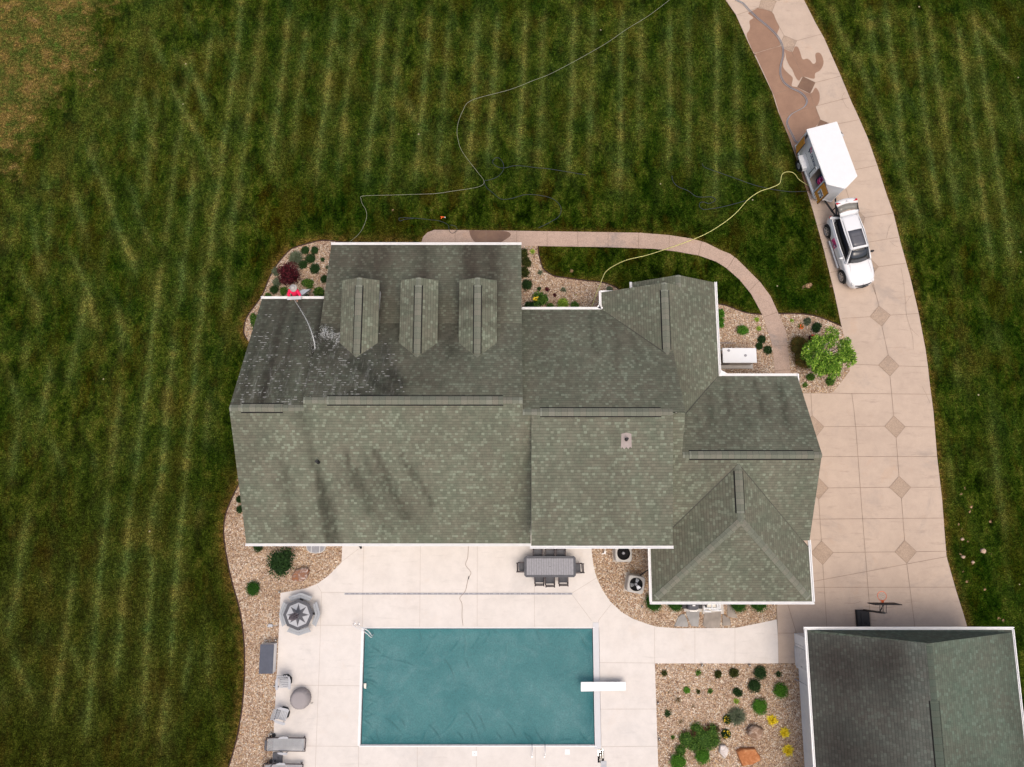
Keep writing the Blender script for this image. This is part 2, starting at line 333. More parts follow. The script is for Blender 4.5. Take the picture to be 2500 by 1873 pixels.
MAT['leaf_olive'] = leafmat('leaf_olive', (0.015, 0.022, 0.004), (0.040, 0.052, 0.009), (0.09, 0.095, 0.02))
MAT['leaf_yellow'] = leafmat('leaf_yellow', (0.55, 0.40, 0.01), (0.88, 0.68, 0.02), (0.95, 0.85, 0.08))

def covermat():
    t = NT('pool_cover_vinyl', 0.55, 0.25); p = t.pos(); x, y, z = t.sep(p)
    c = t.ramp(t.noise(p, 0.45, 5.0, 0.6, 0.5), [(0.35, (0.030, 0.140, 0.150)), (0.65, (0.050, 0.170, 0.178))])
    dust = t.step(t.noise(p, 0.8, 6.0, 0.75, 0.8), 0.42, 0.75)
    c = t.mix(t.math('MULTIPLY', dust, 0.30), c, (0.14, 0.25, 0.265))
    g = t.noise(p, 16.0, 3.0, 0.9)
    c = t.mix(1.0, c, t.ramp(g, [(0.3, 0.72), (0.7, 1.28)]), 'MULTIPLY')
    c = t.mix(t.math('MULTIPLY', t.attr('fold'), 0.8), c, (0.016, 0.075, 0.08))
    t.col(c); t.bump(g, 0.35, 0.02)
    return t.m
MAT['cover'] = covermat()
def rockmat(name, a, b, c_):
    t = NT(name, 0.85, 0.2); p = t.obj()
    t.col(t.ramp(t.noise(p, 2.4, 5.0, 0.7, 1.2), [(0.34, a), (0.48, b), (0.62, c_)])); t.bump(t.noise(p, 8.0, 5.0, 0.7), 0.6, 0.03)
    return t.m
MAT['rock_tan'] = rockmat('rock_tan', (0.16, 0.09, 0.055), (0.30, 0.20, 0.14), (0.52, 0.42, 0.34))
MAT['rock_white'] = rockmat('rock_white', (0.42, 0.36, 0.32), (0.58, 0.52, 0.48), (0.72, 0.68, 0.65))
MAT['rock_orange'] = rockmat('rock_orange', (0.30, 0.11, 0.04), (0.42, 0.16, 0.06), (0.50, 0.24, 0.11))
MAT['rock_rust'] = rockmat('rock_rust', (0.34, 0.12, 0.03), (0.20, 0.12, 0.09), (0.62, 0.52, 0.46))

# ------------------------------------------------------------------ objects
def link(o): S.collection.objects.link(o); return o
def tag(o, label=None, cat=None, group=None, kind=None):
    if label: o['label'] = label
    if cat: o['category'] = cat
    if group: o['group'] = group
    if kind: o['kind'] = kind
    return o
def thing(name, label, cat, loc=(0, 0, 0), rz=0.0, group=None):
    o = bpy.data.objects.new(name, None); link(o); o.empty_display_size = 0.3
    o.location = loc; o.rotation_euler = (0, 0, rz); return tag(o, label, cat, group)

class MB:
    def __init__(s): s.v = []; s.f = []; s.uv = None
    def add(s, vs, fs):
        n = len(s.v); s.v += [tuple(v) for v in vs]; s.f += [tuple(i + n for i in f) for f in fs]; return s
    def box(s, x, y, z, sx, sy, sz, rz=0.0, top=1.0):
        c, q = math.cos(rz), math.sin(rz); vs = []
        for dz, k in ((-.5, 1.0), (.5, top)):
            for dx, dy in ((-.5, -.5), (.5, -.5), (.5, .5), (-.5, .5)):
                a, b = dx * sx * k, dy * sy * k
                vs.append((x + a * c - b * q, y + a * q + b * c, z + dz * sz))
        return s.add(vs, [(3, 2, 1, 0), (4, 5, 6, 7), (0, 1, 5, 4), (1, 2, 6, 5), (2, 3, 7, 6), (3, 0, 4, 7)])
    def prism(s, pts, z0, z1):
        n = len(pts); a = sum(pts[i][0] * pts[(i + 1) % n][1] - pts[(i + 1) % n][0] * pts[i][1] for i in range(n))
        if a < 0: pts = pts[::-1]
        vs = [(p[0], p[1], z0) for p in pts] + [(p[0], p[1], z1) for p in pts]
        return s.add(vs, [tuple(range(n))[::-1], tuple(range(n, 2 * n))] + [(i, (i + 1) % n, n + (i + 1) % n, n + i) for i in range(n)])
    def cyl(s, x, y, z0, z1, r0, r1=None, n=16):
        r1 = r0 if r1 is None else r1
        vs = [(x + r * math.cos(2 * PI * i / n), y + r * math.sin(2 * PI * i / n), z) for z, r in ((z0, r0), (z1, r1)) for i in range(n)]
        return s.add(vs, [tuple(range(n))[::-1], tuple(range(n, 2 * n))] + [(i, (i + 1) % n, n + (i + 1) % n, n + i) for i in range(n)])
    def lathe(s, prof, x=0, y=0, n=20, wob=None, caps=True):
        vs = []; fs = []
        for r, z in prof:
            for i in range(n):
                a = 2 * PI * i / n; k = r * (1 + (wob(a, z) if wob else 0)); vs.append((x + k * math.cos(a), y + k * math.sin(a), z))
        for j in range(len(prof) - 1):
            for i in range(n): fs.append((j * n + i, j * n + (i + 1) % n, (j + 1) * n + (i + 1) % n, (j + 1) * n + i))
        if caps: fs.append(tuple(range(n))[::-1]); fs.append(tuple(range((len(prof) - 1) * n, len(prof) * n)))
        return s.add(vs, fs)
    def tube(s, path, r, n=6, closed=False):
        P = [Vector(p) for p in path]; L = len(P); vs = []; fs = []
        for i, p in enumerate(P):
            if closed: t = P[(i + 1) % L] - P[i - 1]
            else: t = P[min(i + 1, L - 1)] - P[max(i - 1, 0)]
            t.normalize(); a = t.cross(Vector((0, 0, 1)))
            if a.length < 0.05: a = t.cross(Vector((1, 0, 0)))
            a.normalize(); b = t.cross(a); rr = r[i] if isinstance(r, (list, tuple)) else r
            for k in range(n):
                th = 2 * PI * k / n; vs.append(p + a * (rr * math.cos(th)) + b * (rr * math.sin(th)))
        for i in range(L if closed else L - 1):
            j = (i + 1) % L
            for k in range(n): fs.append((i * n + k, i * n + (k + 1) % n, j * n + (k + 1) % n, j * n + k))
        if not closed: fs += [tuple(range(n)), tuple(range((L - 1) * n, L * n))[::-1]]
        return s.add(vs, fs)
    def bar(s, a, b, wd, ht):
        a = Vector(a); b = Vector(b); t = (b - a).normalized(); sd_ = t.cross(Vector((0, 0, 1)))
        if sd_.length < 0.05: sd_ = Vector((1, 0, 0))
        sd_.normalize(); up = sd_.cross(t)
        vs = [p + sd_ * (i * wd / 2) + up * (j * ht / 2) for p in (a, b) for i, j in ((-1, -1), (1, -1), (1, 1), (-1, 1))]
        return s.add(vs, [(0, 1, 2, 3), (7, 6, 5, 4), (0, 4, 5, 1), (1, 5, 6, 2), (2, 6, 7, 3), (3, 7, 4, 0)])
    def ell(s, c, r, nu=14, nv=8, bumpy=0.0, seed=0, flat=-1.0):
        vs = []; fs = []
        for j in range(nv + 1):
            ph = PI * j / nv
            for i in range(nu):
                th = 2 * PI * i / nu; d = Vector((math.sin(ph) * math.cos(th), math.sin(ph) * math.sin(th), math.cos(ph)))
                k = 1 + bumpy * noise.noise(d * 1.7 + Vector((seed, seed * 2.3, 0)))
                vs.append((c[0] + r[0] * d.x * k, c[1] + r[1] * d.y * k, max(c[2] + r[2] * d.z * k, flat)))
        for j in range(nv):
            for i in range(nu): fs.append((j * nu + i, (j + 1) * nu + i, (j + 1) * nu + (i + 1) % nu, j * nu + (i + 1) % nu))
        return s.add(vs, fs)
    def build(s, name, mat, parent=None, smooth=False, bevel=0.0, sub=0, seg=2, **tg):
        me = bpy.data.meshes.new(name); me.from_pydata(s.v, [], s.f); me.update()
        o = bpy.data.objects.new(name, me); link(o)
        if mat: me.materials.append(m(mat) if isinstance(mat, str) else mat)
        if parent: o.parent = parent
        if smooth or sub:
            for pl in me.polygons: pl.use_smooth = True
        if bevel:
            b = o.modifiers.new('bevel', 'BEVEL'); b.width = bevel; b.segments = seg; b.limit_method = 'ANGLE'; b.angle_limit = R(40)
        if sub:
            u = o.modifiers.new('sub', 'SUBSURF'); u.levels = sub; u.render_levels = sub
        return tag(o, **tg)

def fill(name, outer, holes, z, mat, parent=None, skirt=0.25, smooth_in=None, **tg):
    """flat slab with holes: outer/holes are lists of xy, top at z, sides going down by skirt"""
    bm = bmesh.new(); es = []; loops = []
    for lp in [outer] + holes:
        vs = [bm.verts.new((p[0], p[1], z)) for p in lp]; loops.append(vs)
        for i in range(len(vs)): es.append(bm.edges.new((vs[i], vs[(i + 1) % len(vs)])))
    bmesh.ops.triangle_fill(bm, use_beauty=True, use_dissolve=False, edges=es, normal=(0, 0, 1))
    for f in bm.faces:
        if f.normal.z < 0: f.normal_flip()
    if skirt:
        for vs in loops:
            lo = [bm.verts.new((v.co.x, v.co.y, z - skirt)) for v in vs]
            for i in range(len(vs)):
                j = (i + 1) % len(vs); bm.faces.new((vs[i], vs[j], lo[j], lo[i]))
    me = bpy.data.meshes.new(name); bm.to_mesh(me); bm.free()
    o = bpy.data.objects.new(name, me); link(o); me.materials.append(m(mat))
    if parent: o.parent = parent
    return tag(o, **tg)

def smoothpath(pts, n=6, closed=False):
    """Catmull-Rom through points"""
    P = [Vector(p) for p in pts]; L = len(P); out = []
    for i in range(L if closed else L - 1):
        p0 = P[(i - 1) % L] if (closed or i > 0) else P[0]; p1 = P[i]; p2 = P[(i + 1) % L]
        p3 = P[(i + 2) % L] if (closed or i + 2 < L) else P[-1]
        for k in range(n):
            t = k / n
            out.append(0.5 * ((2 * p1) + (p2 - p0) * t + (2 * p0 - 5 * p1 + 4 * p2 - p3) * t * t + (3 * p1 - p0 - 3 * p2 + p3) * t ** 3))
    if not closed: out.append(P[-1])
    return out

def strips(name, lines, wd, z, mat, parent, jitter=0.0):
    """flat narrow strips (joints) slightly proud of the slab"""
    mb = MB()
    for ln in lines:
        P = [Vector((p[0], p[1], 0)) for p in ln]
        for a, b in zip(P, P[1:]):
            t = (b - a).normalized(); nrm = Vector((-t.y, t.x, 0)) * wd / 2; a2 = a - t * wd * 0.3; b2 = b + t * wd * 0.3
            n = len(mb.v); mb.v += [(q.x, q.y, z) for q in (a2 - nrm, b2 - nrm, b2 + nrm, a2 + nrm)]; mb.f.append((n, n + 1, n + 2, n + 3))
        z += 0.00006
    return mb.build(name, mat, parent)
MAT['housing'] = simple('housing_lid', (.54, .54, .55), .5, var=.03)
# ------------------------------------------------------------------ outlines surveyed from the photograph (ground level)
def seg(s): return [tuple(float(q) for q in a.split(',')) for a in s.split()]
def xy(pts, h=0.0): return [tuple(G(a, b, h)[:2]) for a, b in pts]
DR_L = seg("1752,-40 1771,0 1796,36 1826.5,104 1841.7,135 1885,226 1900,274 1926.6,337 1954.5,415.5 1979.7,499 1986,520 2009,603 2025.5,669 2037.5,719 2054,797")
DR_BED = seg("2062,830 2076,870 2073.7,906 2055.7,930.4 2033,958 2024,960")
DR_R = seg("2363,1540 2353,1503.7 2332.7,1439.5 2310,1358 2305.7,1304 2299,1216 2287,1115 2278,1004 2270,944 2264.7,895 2259,854 2242,764 2221.7,678 2199,596 2180.6,521 2165.6,480 2141.7,406 2117.8,337 2092.6,280 2078.5,250 2052.5,187 2011,93 1991.6,58.7 1962,0 1944,-40")
drive_out = xy(DR_L) + xy(DR_BED) + xy(seg("1950,960 1900,960 1890,1400 1896,1475 1898,1550 1900,1619 1975,1620 2000,1600 2385,1600")) + xy(DR_R)
WALK_N = seg("1027.7,595.5 1033,579 1044,568 1061,561.7 1227.6,563.6 1449.7,567 1560.6,568.8 1633,574.6 1687,583 1723,593 1759.5,611.5 1781.3,620 1798.7,632.7 1821,654.8 1855.7,689.6 1881,724 1900,765.6 1919,810 1922,841.5 1927,889 1931.6,917.5 1934,960")
WALK_S = seg("1894,950 1892,916 1889,879.5 1884,841.5 1874.7,810 1862,772 1852.5,753 1833.5,718 1805,683 1773,654.8 1748,639 1705,624 1651,614.4 1596.7,607.8 1470,603.5 1313.7,601.2 1280,601.2 1280,640 1030,640")
walk_out = xy(WALK_N) + xy(WALK_S)
BED = {
 'nw': (seg("1040,593.5 999.7,592.7 849.8,592.2 805,587.8 777.6,588.6 750,595.5 722,604 705,613.6 677.7,645.5 658,678.8 647,706.6 636,728.8 611,762 600,781.5 595.8,803.7 597,817.6 604,830"), seg("625,860 700,880 850,760 1040,650")),
 'sw': (seg("600,1150 590,1170 581.5,1186 570.6,1208 559.8,1232.5 550,1262 546.7,1297.6 550,1335.7 555.7,1368 566,1417.8 581.7,1472 590.7,1517 595.7,1560 597.6,1607 596.7,1664 592,1720.6 586,1764 577.8,1805.6 566.4,1847 556,1880 540,1930"),
        seg("661,1930 668.4,1796 678.6,1600 685.5,1447.6 712,1443 748,1436 775.5,1425 802.7,1405 822.6,1385 834.4,1372.5 836,1329 838,1290 680,1200")),
 'n': (seg("1313.8,601.4 1314.8,619 1319.5,637.8 1326,655.7 1337.4,666 1354,674.6 1377,678 1411,683 1441,686.5 1466,688.7 1486.6,694.4 1505,703 1520,716 1540,740"), seg("1560,800 1255,800 1255,601.4")),
 'ne': (seg("1735,738 1749.7,741.8 1773.4,746.6 1802,757.7 1827,765 1860,768"), seg("1862,772 1874.7,810 1884,841.5 1889,879.5 1892,916 1894,950 1700,950 1700,738")),
 'e': (seg("1900,765.8 1938,766 1969.6,768 2001,775 2033,787.7 2054,797"), DR_BED[:] + seg("1934,960 1931.6,917.5 1927,889 1922,841.5 1919,810")),
}
SE_CURVE = seg("1444,1290 1444,1333.5 1445,1354 1450.5,1390 1458.6,1415.7 1471,1441 1489,1468 1516.5,1493.5 1543.6,1510 1579.7,1523 1602.8,1530 1653.5,1533.8 1794.8,1533 1852.7,1521.5 1895.5,1512")
patio_out = xy(seg("1898,1550 1899.5,1619.5 1598.4,1619.5 1606.7,1873 1609,1935 661,1935 668.4,1796 678.6,1600 685.5,1447.6 712,1443 748,1436 775.5,1425 802.7,1405 822.6,1385 834.4,1372.5 836,1329 838,1280 1444,1280") ) + xy(SE_CURVE)
POOL = [(-8.0, -5.93), (4.33, -5.93), (4.33, -11.86), (-8.0, -11.86)]

# ------------------------------------------------------------------ lawn: one sheet to the horizon, finely gridded where seen
def distto(P, line):
    L = np.array(line); d = np.full(len(P), 1e9)
    for a, b in zip(L[:-1], L[1:]):
        ab = b - a; t = np.clip(((P - a) @ ab) / (ab @ ab + 1e-9), 0, 1); q = a + t[:, None] * ab
        d = np.minimum(d, np.hypot(*(P - q).T))
    return d
MOW = {  # mower tracks surveyed on the lawn: (scale, x offset, y offset): polylines, * = strong
 (1.587, 600, 0): "170,0 158,130 148,240 132,350 120,450 108,560 95,700*|238,60 232,150 215,280 200,400 190,520 175,640|355,0 345,90 325,230 315,360 298,470 285,600 270,740*|435,0 412,130 402,280 388,380 375,560 350,720|540,0 520,180 512,300 500,400 485,500 475,640 462,750*|625,0 595,150 585,260 570,400 562,600 540,780|720,0 710,130 698,260 685,420 668,600 655,740*|795,20 780,200 765,400 750,600 740,740|905,20 890,200 885,370 870,560 855,740*|978,20 970,180 958,350 945,520 935,680*|65,20 45,180 20,360 5,500|360,0 440,90 470,150|500,180 560,260|590,330 640,440 700,540|425,0 470,120|730,330 790,420|300,100 360,200 400,300|200,330 260,460|60,420 130,560",
 (1.412, 1150, 0): "25,0 15,200 10,350|190,0 180,250 168,450 160,600*|255,0 245,150 243,320 238,420 232,600|360,0 350,180 350,320 340,480 335,640*|425,0 418,180 412,400 405,600|522,0 518,200 515,400 515,600 512,700*|590,0 583,200 580,400 580,520|685,20 685,200 685,400 682,620*|748,0 750,150 755,300 750,500 752,640|845,0 848,200 845,400 845,560 842,740*|912,100 915,300 915,480 920,640|1000,300 1010,600|1065,500 1070,700|530,280 580,340|700,170 750,240|330,280 400,380|180,330 240,400|440,180 500,270|560,80 620,180|790,300 840,370",
 (1.36, 0, 0): "800,0 790,150 770,280 755,400 740,480 730,600 710,720 700,820 685,940*|870,0 855,200 830,350 810,480 800,600 775,720 765,860|705,80 695,180 680,300*|640,150 620,280 605,420 585,500 575,600 560,720 540,880|645,540 640,600 632,720 620,800 610,900*|525,250 515,400 495,480 490,600 480,700|470,200 455,330 440,480 425,560|570,150 650,270 680,360 690,420*|560,260 610,370 650,440 700,540 720,600*|270,430 310,540 345,620 370,690 400,780 440,870 460,950*|460,280 500,420 520,560|130,560 170,650 180,700|230,580 260,700 300,820|90,680 130,860 150,950|400,560 440,640 470,740 530,860|170,640 160,800 150,860|220,800 250,900|30,760 40,860|480,60 540,200 560,260|340,330 380,460|600,0 640,90 680,130",
 (1.4875, 0, 600): "662,0 660,160 645,250*|590,20 570,200 555,300 540,480 515,640 500,760 490,900*|745,30 735,220 715,350 705,520 695,600 680,760 670,900*|830,50 820,220 810,300|640,300 625,430 605,560 600,700 585,850 580,940*|440,440 435,560 415,700 400,900|500,30 490,120|420,180 440,320 445,440|240,0 285,80 320,180 340,260 380,340*|140,10 170,120 180,170|60,20 90,140 130,190 140,250 160,310|320,80 310,200 285,340 250,480 240,560|190,380 170,520 150,640 140,700|20,440 70,600 50,760 40,900|160,640 200,740 240,850|340,700 350,860|770,480 760,560 740,780|100,640 80,760|380,340 400,420|550,60 590,180|100,300 90,480",
 (1.36, 0, 1173): "620,0 600,150 590,280 575,420 570,560 565,640*|520,0 500,200 505,280 495,420 480,660 470,860*|440,0 425,200 420,270 405,400 395,560 380,700*|360,0 350,160 335,280 325,400 310,600 295,760 285,900*|240,260 230,420 190,700 170,850|100,60 75,200 60,340 40,440 20,560|680,20 650,160|640,500 600,750|30,540 60,620 95,700 120,780|140,480 110,600|560,640 540,820 530,940|130,280 150,400|210,500 240,560 290,700|700,500 690,700|0,640 20,800",
 (1.36, 1950, 0): "232,0 240,90 258,240 270,300|290,0 300,120 315,220 330,330 340,450 360,600*|375,0 390,120 405,240 415,350 430,460 450,600 475,740*|430,0 445,150 465,260 475,350 495,470 515,620 540,740|530,100 550,240 565,340 585,480 605,600 615,700 635,830 645,920*|580,60 610,220 625,340 645,450 660,560 680,680 700,800 710,900*|700,270 730,380 740,500|110,30 150,130 200,210 235,290 270,380 300,470 340,560 390,700 420,800|540,40 620,110 680,180 745,240*|500,470 560,600|330,290 400,360|40,20 90,90|590,0 700,130",
 (1.134, 2150, 700): "210,170 215,300|300,320 320,500 350,720|320,90 335,200|180,450 200,560|150,120 160,260"}
def make_lawn():
    x0, x1, y0, y1, st = -39.0, 37.0, -20.0, 34.0, 0.135
    nx, ny = int((x1 - x0) / st) + 1, int((y1 - y0) / st) + 1
    X, Y = np.meshgrid(np.linspace(x0, x1, nx), np.linspace(y0, y1, ny)); P = np.stack([X.ravel(), Y.ravel()], 1)
    v = [(float(a), float(b), 0.0) for a, b in P]; f = []
    for j in range(ny - 1):
        for i in range(nx - 1):
            cx, cy = x0 + (i + .5) * st, y0 + (j + .5) * st
            if -8.3 < cx < 5.0 and -12.9 < cy < -5.7: continue      # the pool basin is dug out here
            k = j * nx + i; f.append((k, k + 1, k + nx + 1, k + nx))
    n = len(v); B = 900.0
    v += [(-B, -B, 0), (B, -B, 0), (B, B, 0), (-B, B, 0)]
    c = [0, nx - 1, nx * ny - 1, nx * (ny - 1)]
    bot = list(range(0, nx)); top = list(range(nx * (ny - 1), nx * ny)); lef = list(range(0, nx * ny, nx)); rig = list(range(nx - 1, nx * ny, nx))
    f.append(tuple([n, n + 1] + bot[::-1])); f.append(tuple([n + 1, n + 2] + rig[::-1])); f.append(tuple([n + 2, n + 3] + top)); f.append(tuple([n + 3, n] + lef))
    me = bpy.data.meshes.new('lawn'); me.from_pydata(v, [], f); me.update()
    o = link(bpy.data.objects.new('lawn', me)); me.materials.append(m('lawn')); tag(o, kind='structure')
    N = len(v)
    dry = np.zeros(N); soil = np.zeros(N); field = np.zeros(N); opn = np.ones(N)
    for ln, wd, k in ((xy(DR_R), 0.28, 1.1), (xy(DR_L), 0.2, 0.6), (xy(BED['nw'][0]), 0.38, 1.3), (xy(BED['sw'][0]), 0.40, 1.1), (xy(BED['n'][0]), 0.22, 0.9), (xy(BED['ne'][0]), 0.2, 0.6), (xy(BED['e'][0]), 0.22, 0.8), (xy(WALK_N), 0.2, 0.6)):
        dry[:N - 4] = np.maximum(dry[:N - 4], k * np.exp(-(distto(P, ln) / wd) ** 2))
    spots = seg("1975,697,11 1960,702,6 2030,698,7 1992,762,5 1050,515,5 1395,661,7 1181,500,4 959,514,5 2357,1192,5 2347,1205,5 2373,1238,6 2366,1249,5 2418,1274,6 2341,1281,5 2349,1294,5 2348,1317,6 2359,1313,4 2364,1323,4 2399.6,1345,9 2419,1351,4 2345,1353,5 2351,1360,6 2362,1349,4 2375,1373,6 2360,1420,6 2404,1438,6 2439,1511,6 2384,1375,4 580,1170,6 2350,1395,4 2450,1515,5")
    for px, py, r in spots:
        g = G(px, py); rr = r / 43.0
        soil[:N - 4] = np.maximum(soil[:N - 4], 0.95 * np.exp(-(((P[:, 0] - g.x) ** 2 + (P[:, 1] - g.y) ** 2) / (rr * rr * 1.1))))
    # rough field beyond the mown edge, upper left
    fl = xy(seg("330,-60 262,40 255,90 235,150 160,215 110,300 60,390 10,440 -60,520"))
    fa = np.array(fl); d = distto(P, fl)
    side = np.interp(P[:, 1], fa[::-1, 1], fa[::-1, 0]); sg = np.where(P[:, 0] < side, 1, -1)
    d0 = sg * d
    field[:N - 4] = np.clip(0.5 + d0 * 0.15, 0, 1)
    opn[:N - 4] = np.clip((P[:, 1] - (G(0, 545).y)) / 4.0 * 1.0, 0.25, 1)
    out = (P[:, 0] < -15) | (P[:, 0] > 21); opn[:N - 4] = np.where(out, 0.55 + 0.45 * np.clip((P[:, 1] + 5) / 20, 0, 1), opn[:N - 4])
    isl = (P[:, 0] > 2) & (P[:, 0] < 21) & (P[:, 1] < G(0, 560).y); opn[:N - 4] = np.where(isl, 0.12, opn[:N - 4])
    streak = np.zeros(N); Q = P
    for (sc_, ox, oy), txt in MOW.items():
        for ln in txt.split('|'):
            k = 1.0 if ln.endswith('*') else 0.7
            pl = [tuple(q[:2]) for q in smoothpath([G(ox + a / sc_, oy + b / sc_) for a, b in seg(ln.rstrip('*'))], 3)]
            A = np.array(pl); lo, hi = A.min(0) - 1.2, A.max(0) + 1.2
            msk = np.where((Q[:, 0] > lo[0]) & (Q[:, 0] < hi[0]) & (Q[:, 1] > lo[1]) & (Q[:, 1] < hi[1]))[0]
            d = distto(Q[msk], pl); L_ = np.hypot(Q[msk, 0] - A[0, 0], Q[msk, 1] - A[0, 1]); L2 = np.hypot(Q[msk, 0] - A[-1, 0], Q[msk, 1] - A[-1, 1])
            fade = np.clip(L_ / 1.5, .15, 1) * np.clip(L2 / 1.5, .15, 1) if len(ln) < 60 else np.clip(L2 / 1.5, .15, 1)
            w1 = .16 if k == 1 else .19
            streak[msk] = np.maximum(streak[msk], k * fade * (.72 * np.exp(-(d / w1) ** 2) + .28 * np.exp(-(d / .62) ** 2)))
    band = np.clip(1 - np.abs(d0 + 2.2) / 2.6, 0, 1)
    full = np.zeros(N); full[:N - 4] = band
    for nm, a in (('dry', dry), ('soil', soil), ('field', field), ('open', opn), ('streak', streak), ('band', full)):
        at = me.attributes.new(nm, 'FLOAT', 'POINT'); at.data.foreach_set('value', a.astype(np.float32))
make_lawn()

# ------------------------------------------------------------------ driveway
ZD = 0.03
drive = fill('driveway', drive_out, [], ZD, 'drive', kind='structure')
wets = [
 [(a / 4.602 + 1720, b / 4.602) for a, b in seg("600,95 755,140 800,230 838,310 815,380 825,440 845,490 830,525 695,560 562,600 520,530 492,470 475,420 475,380 500,345 510,300 503,240 545,208 515,175 490,150 580,105")],
 [(a / 4.602 + 1720, b / 4.602) for a, b in seg("566,608 835,527 868,543 895,585 900,640 884,690 882,760 930,820 985,870 988,910 978,968 1035,985 1183,1057 1240,990 1275,1020 1292,1070 1288,1140 1265,1190 1250,1205 1275,1280 1298,1345 1272,1400 1250,1425")]
 + seg("1990,330 1988,400 1990,472 1970,467 1957,425 1930,345 1903,280 1888,232 1845,137"),
 [(a / 4.602 + 1720, b / 4.602) for a, b in seg("878,547 980,590 1010,530 1048,535 1075,600 1100,670 1150,663 1185,685 1218,722 1250,700 1243,640 1247,605 1280,595 1312,622 1335,690 1325,750 1290,800 1240,830 1228,890 1103,865 1060,912 1020,870 985,790 950,740 915,660 905,600")],
]
mb = MB()
for k, wv in enumerate(wets):
    pts = [tuple(p[:2]) for p in smoothpath([G(*p) for p in wv], 3, True)]
    bmq = fill('wet_patch', pts, [], ZD + 0.004 + k * 0.0004, 'wet', drive, skirt=0)
insets = {
 'a': "2145,747.5 2173,770 2152.5,797 2123,773.7", 'b': "2167.5,867 2194.4,894 2172,918.5 2144,892", 'c': "2181,1015.7 2209,1042 2187,1069 2159,1041",
 'd': "2194,1163 2222.8,1190 2200,1217 2170.4,1190", 'e': "2207.6,1319.5 2236.7,1347 2212.7,1375 2184,1347.5", 'f': "2004.8,1321 2033.5,1349 2008,1378.6 1979.4,1350",
 'g': "1998,1167 2021.7,1191.7 1998,1219 1974,1192", 'h': "1982,1015 2011,1042 1992,1066 1961,1042", 'i': "1861,-9 1894.5,4 1884,30 1852.5,19.6", 'j': "1913.4,88 1944.5,100.6 1932.3,127.5 1902.5,113",
 'k': "1959.7,188 1990,202.7 1977,229.7 1946,214", 'l': "2002,293.3 2033,306 2020,336 1989,322", 'm': "2084,505 2110.7,532 2104.7,556 2062,530", 'n': "2117,626 2144,652 2122,678 2095,653"}
frames = []
for k, sv in insets.items():
    P = xy(seg(sv)); wet_ = k in 'kl'
    fill('paving_inset', P, [], ZD + 0.008, 'wet_inset' if wet_ else 'inset', drive, skirt=0)
    frames.append(P + [P[0]])
jl = """1957,960 2273,963|2011,1042 2159,1041|2209,1042 2280,1043|1960,1115 2287,1115|2022,1191.5 2170.4,1190|2222.8,1190 2297,1189.6|1960,1268 2303,1265|2033.5,1349 2184,1347.5|2236.7,1347 2311,1346|1960,1424 2311,1359|1960,1434 2333,1433.5|1979,960 1982,1015|1988,1066 1998,1167|1998,1219 2004.8,1321|2008,1378.6 2018,1534 2022,1590|2078.8,961 2084,1000 2090,1060 2103,1240 2121.4,1473 2128,1560|
2131,693 2145,747.5|2152.5,797 2167.5,867|2172,918.5 2176,960 2181,1015.7|2187,1069 2194,1163|2200,1217 2207.6,1319.5|2212.7,1375 2233,1534 2240,1590|2123,774 2055,778|2173,770 2242,766|2144,892 2081,890 2070,889|2194.4,894 2265,896|1884,30 1902,67 1913.4,88|1944.5,100.6 2004.7,84.7|1902.5,113 1839.5,131.5|1894.5,4 1925,-5|1852.5,19.6 1800,37|
1932,127.5 1959.7,188|1990,202.7 2051.4,187|1946,214 1886,230.8|1977,229.7 2002,293.3|1904.7,282.5 1992.7,259.7 2074,239|1925,334.7 1989,322|2033,306 2096,293.3|1960,425 2086,415.5 2139,404.8|2020,336 2044,400|2044,400 2064.7,463.3 2071.3,484.5 2084,505|1995,551.5 2062,530|2110.7,532 2170,522.8 2181,520|2088,556 2117,626|2010,608 2120.5,592 2192,580|2144,652 2213,643|2027,666 2095,653|2122,678 2137,719|
1921.5,1471.6 1943,1544 1946,1600|1896,1435 1896,1478|1898,1545.6 1946,1545.6|1950,1190 1974,1192|1940,1350 1979.4,1350"""
J = [xy(seg(a)) for a in jl.replace('\n', '').split('|')] + frames
strips('control_joint', J, 0.017, ZD + 0.013, 'joint', drive)
cr = """2177,547 2170,555 2166,570 2163,583|2187,1480 2160,1484 2140,1483 2110,1480|2199,656 2205,690 2208,719 2210,742 2212,768 2221,801 2227,824 2229,854|2210,742 2222,724 2231,716|2250,944 2256,955 2270,985|2222,801 2232,812 2243,822|2172,590 2180,598 2192,604|2061,1472 2085,1473 2100,1468|2062,226 2055,240 2066,262 2072,265|2062,240 2050,245"""
strips('crack', [[tuple(p[:2]) for p in smoothpath([G(*q) for q in seg(a)], 3)] for a in cr.split('|')], 0.009, ZD + 0.016, 'joint', drive)

walk = fill('walkway', walk_out, [], 0.034, 'walk', kind='structure')
wp = [(950 + a / 3.602, 540 + b / 3.602) for a, b in seg("705,85 760,84 850,84 1000,88 1050,98 1072,122 1045,150 1010,172 960,197 800,215 760,190 725,150")]
fill('wet_patch', [tuple(p[:2]) for p in smoothpath([G(*p) for p in wp], 2, True)], [], 0.038, 'wet_inset', walk, skirt=0)
jw = "1111.4,561.5 1111.4,640|1186.6,562.5 1186.6,640|1261.5,563.5 1261.5,640|1335.6,565 1335.6,601|1410.5,566 1410.5,602|1484.6,567 1484.6,603.5|1559,568.8 1558,606|1634,574.6 1633,612|1713,590 1705,624|1792.4,629 1776,656|1852.5,687 1829,710|1897,763 1863.6,775|1922,843 1884,846|1928,903 1891,906"
strips('control_joint', [xy(seg(a)) for a in jw.split('|')], 0.022, 0.0425, 'joint', walk)

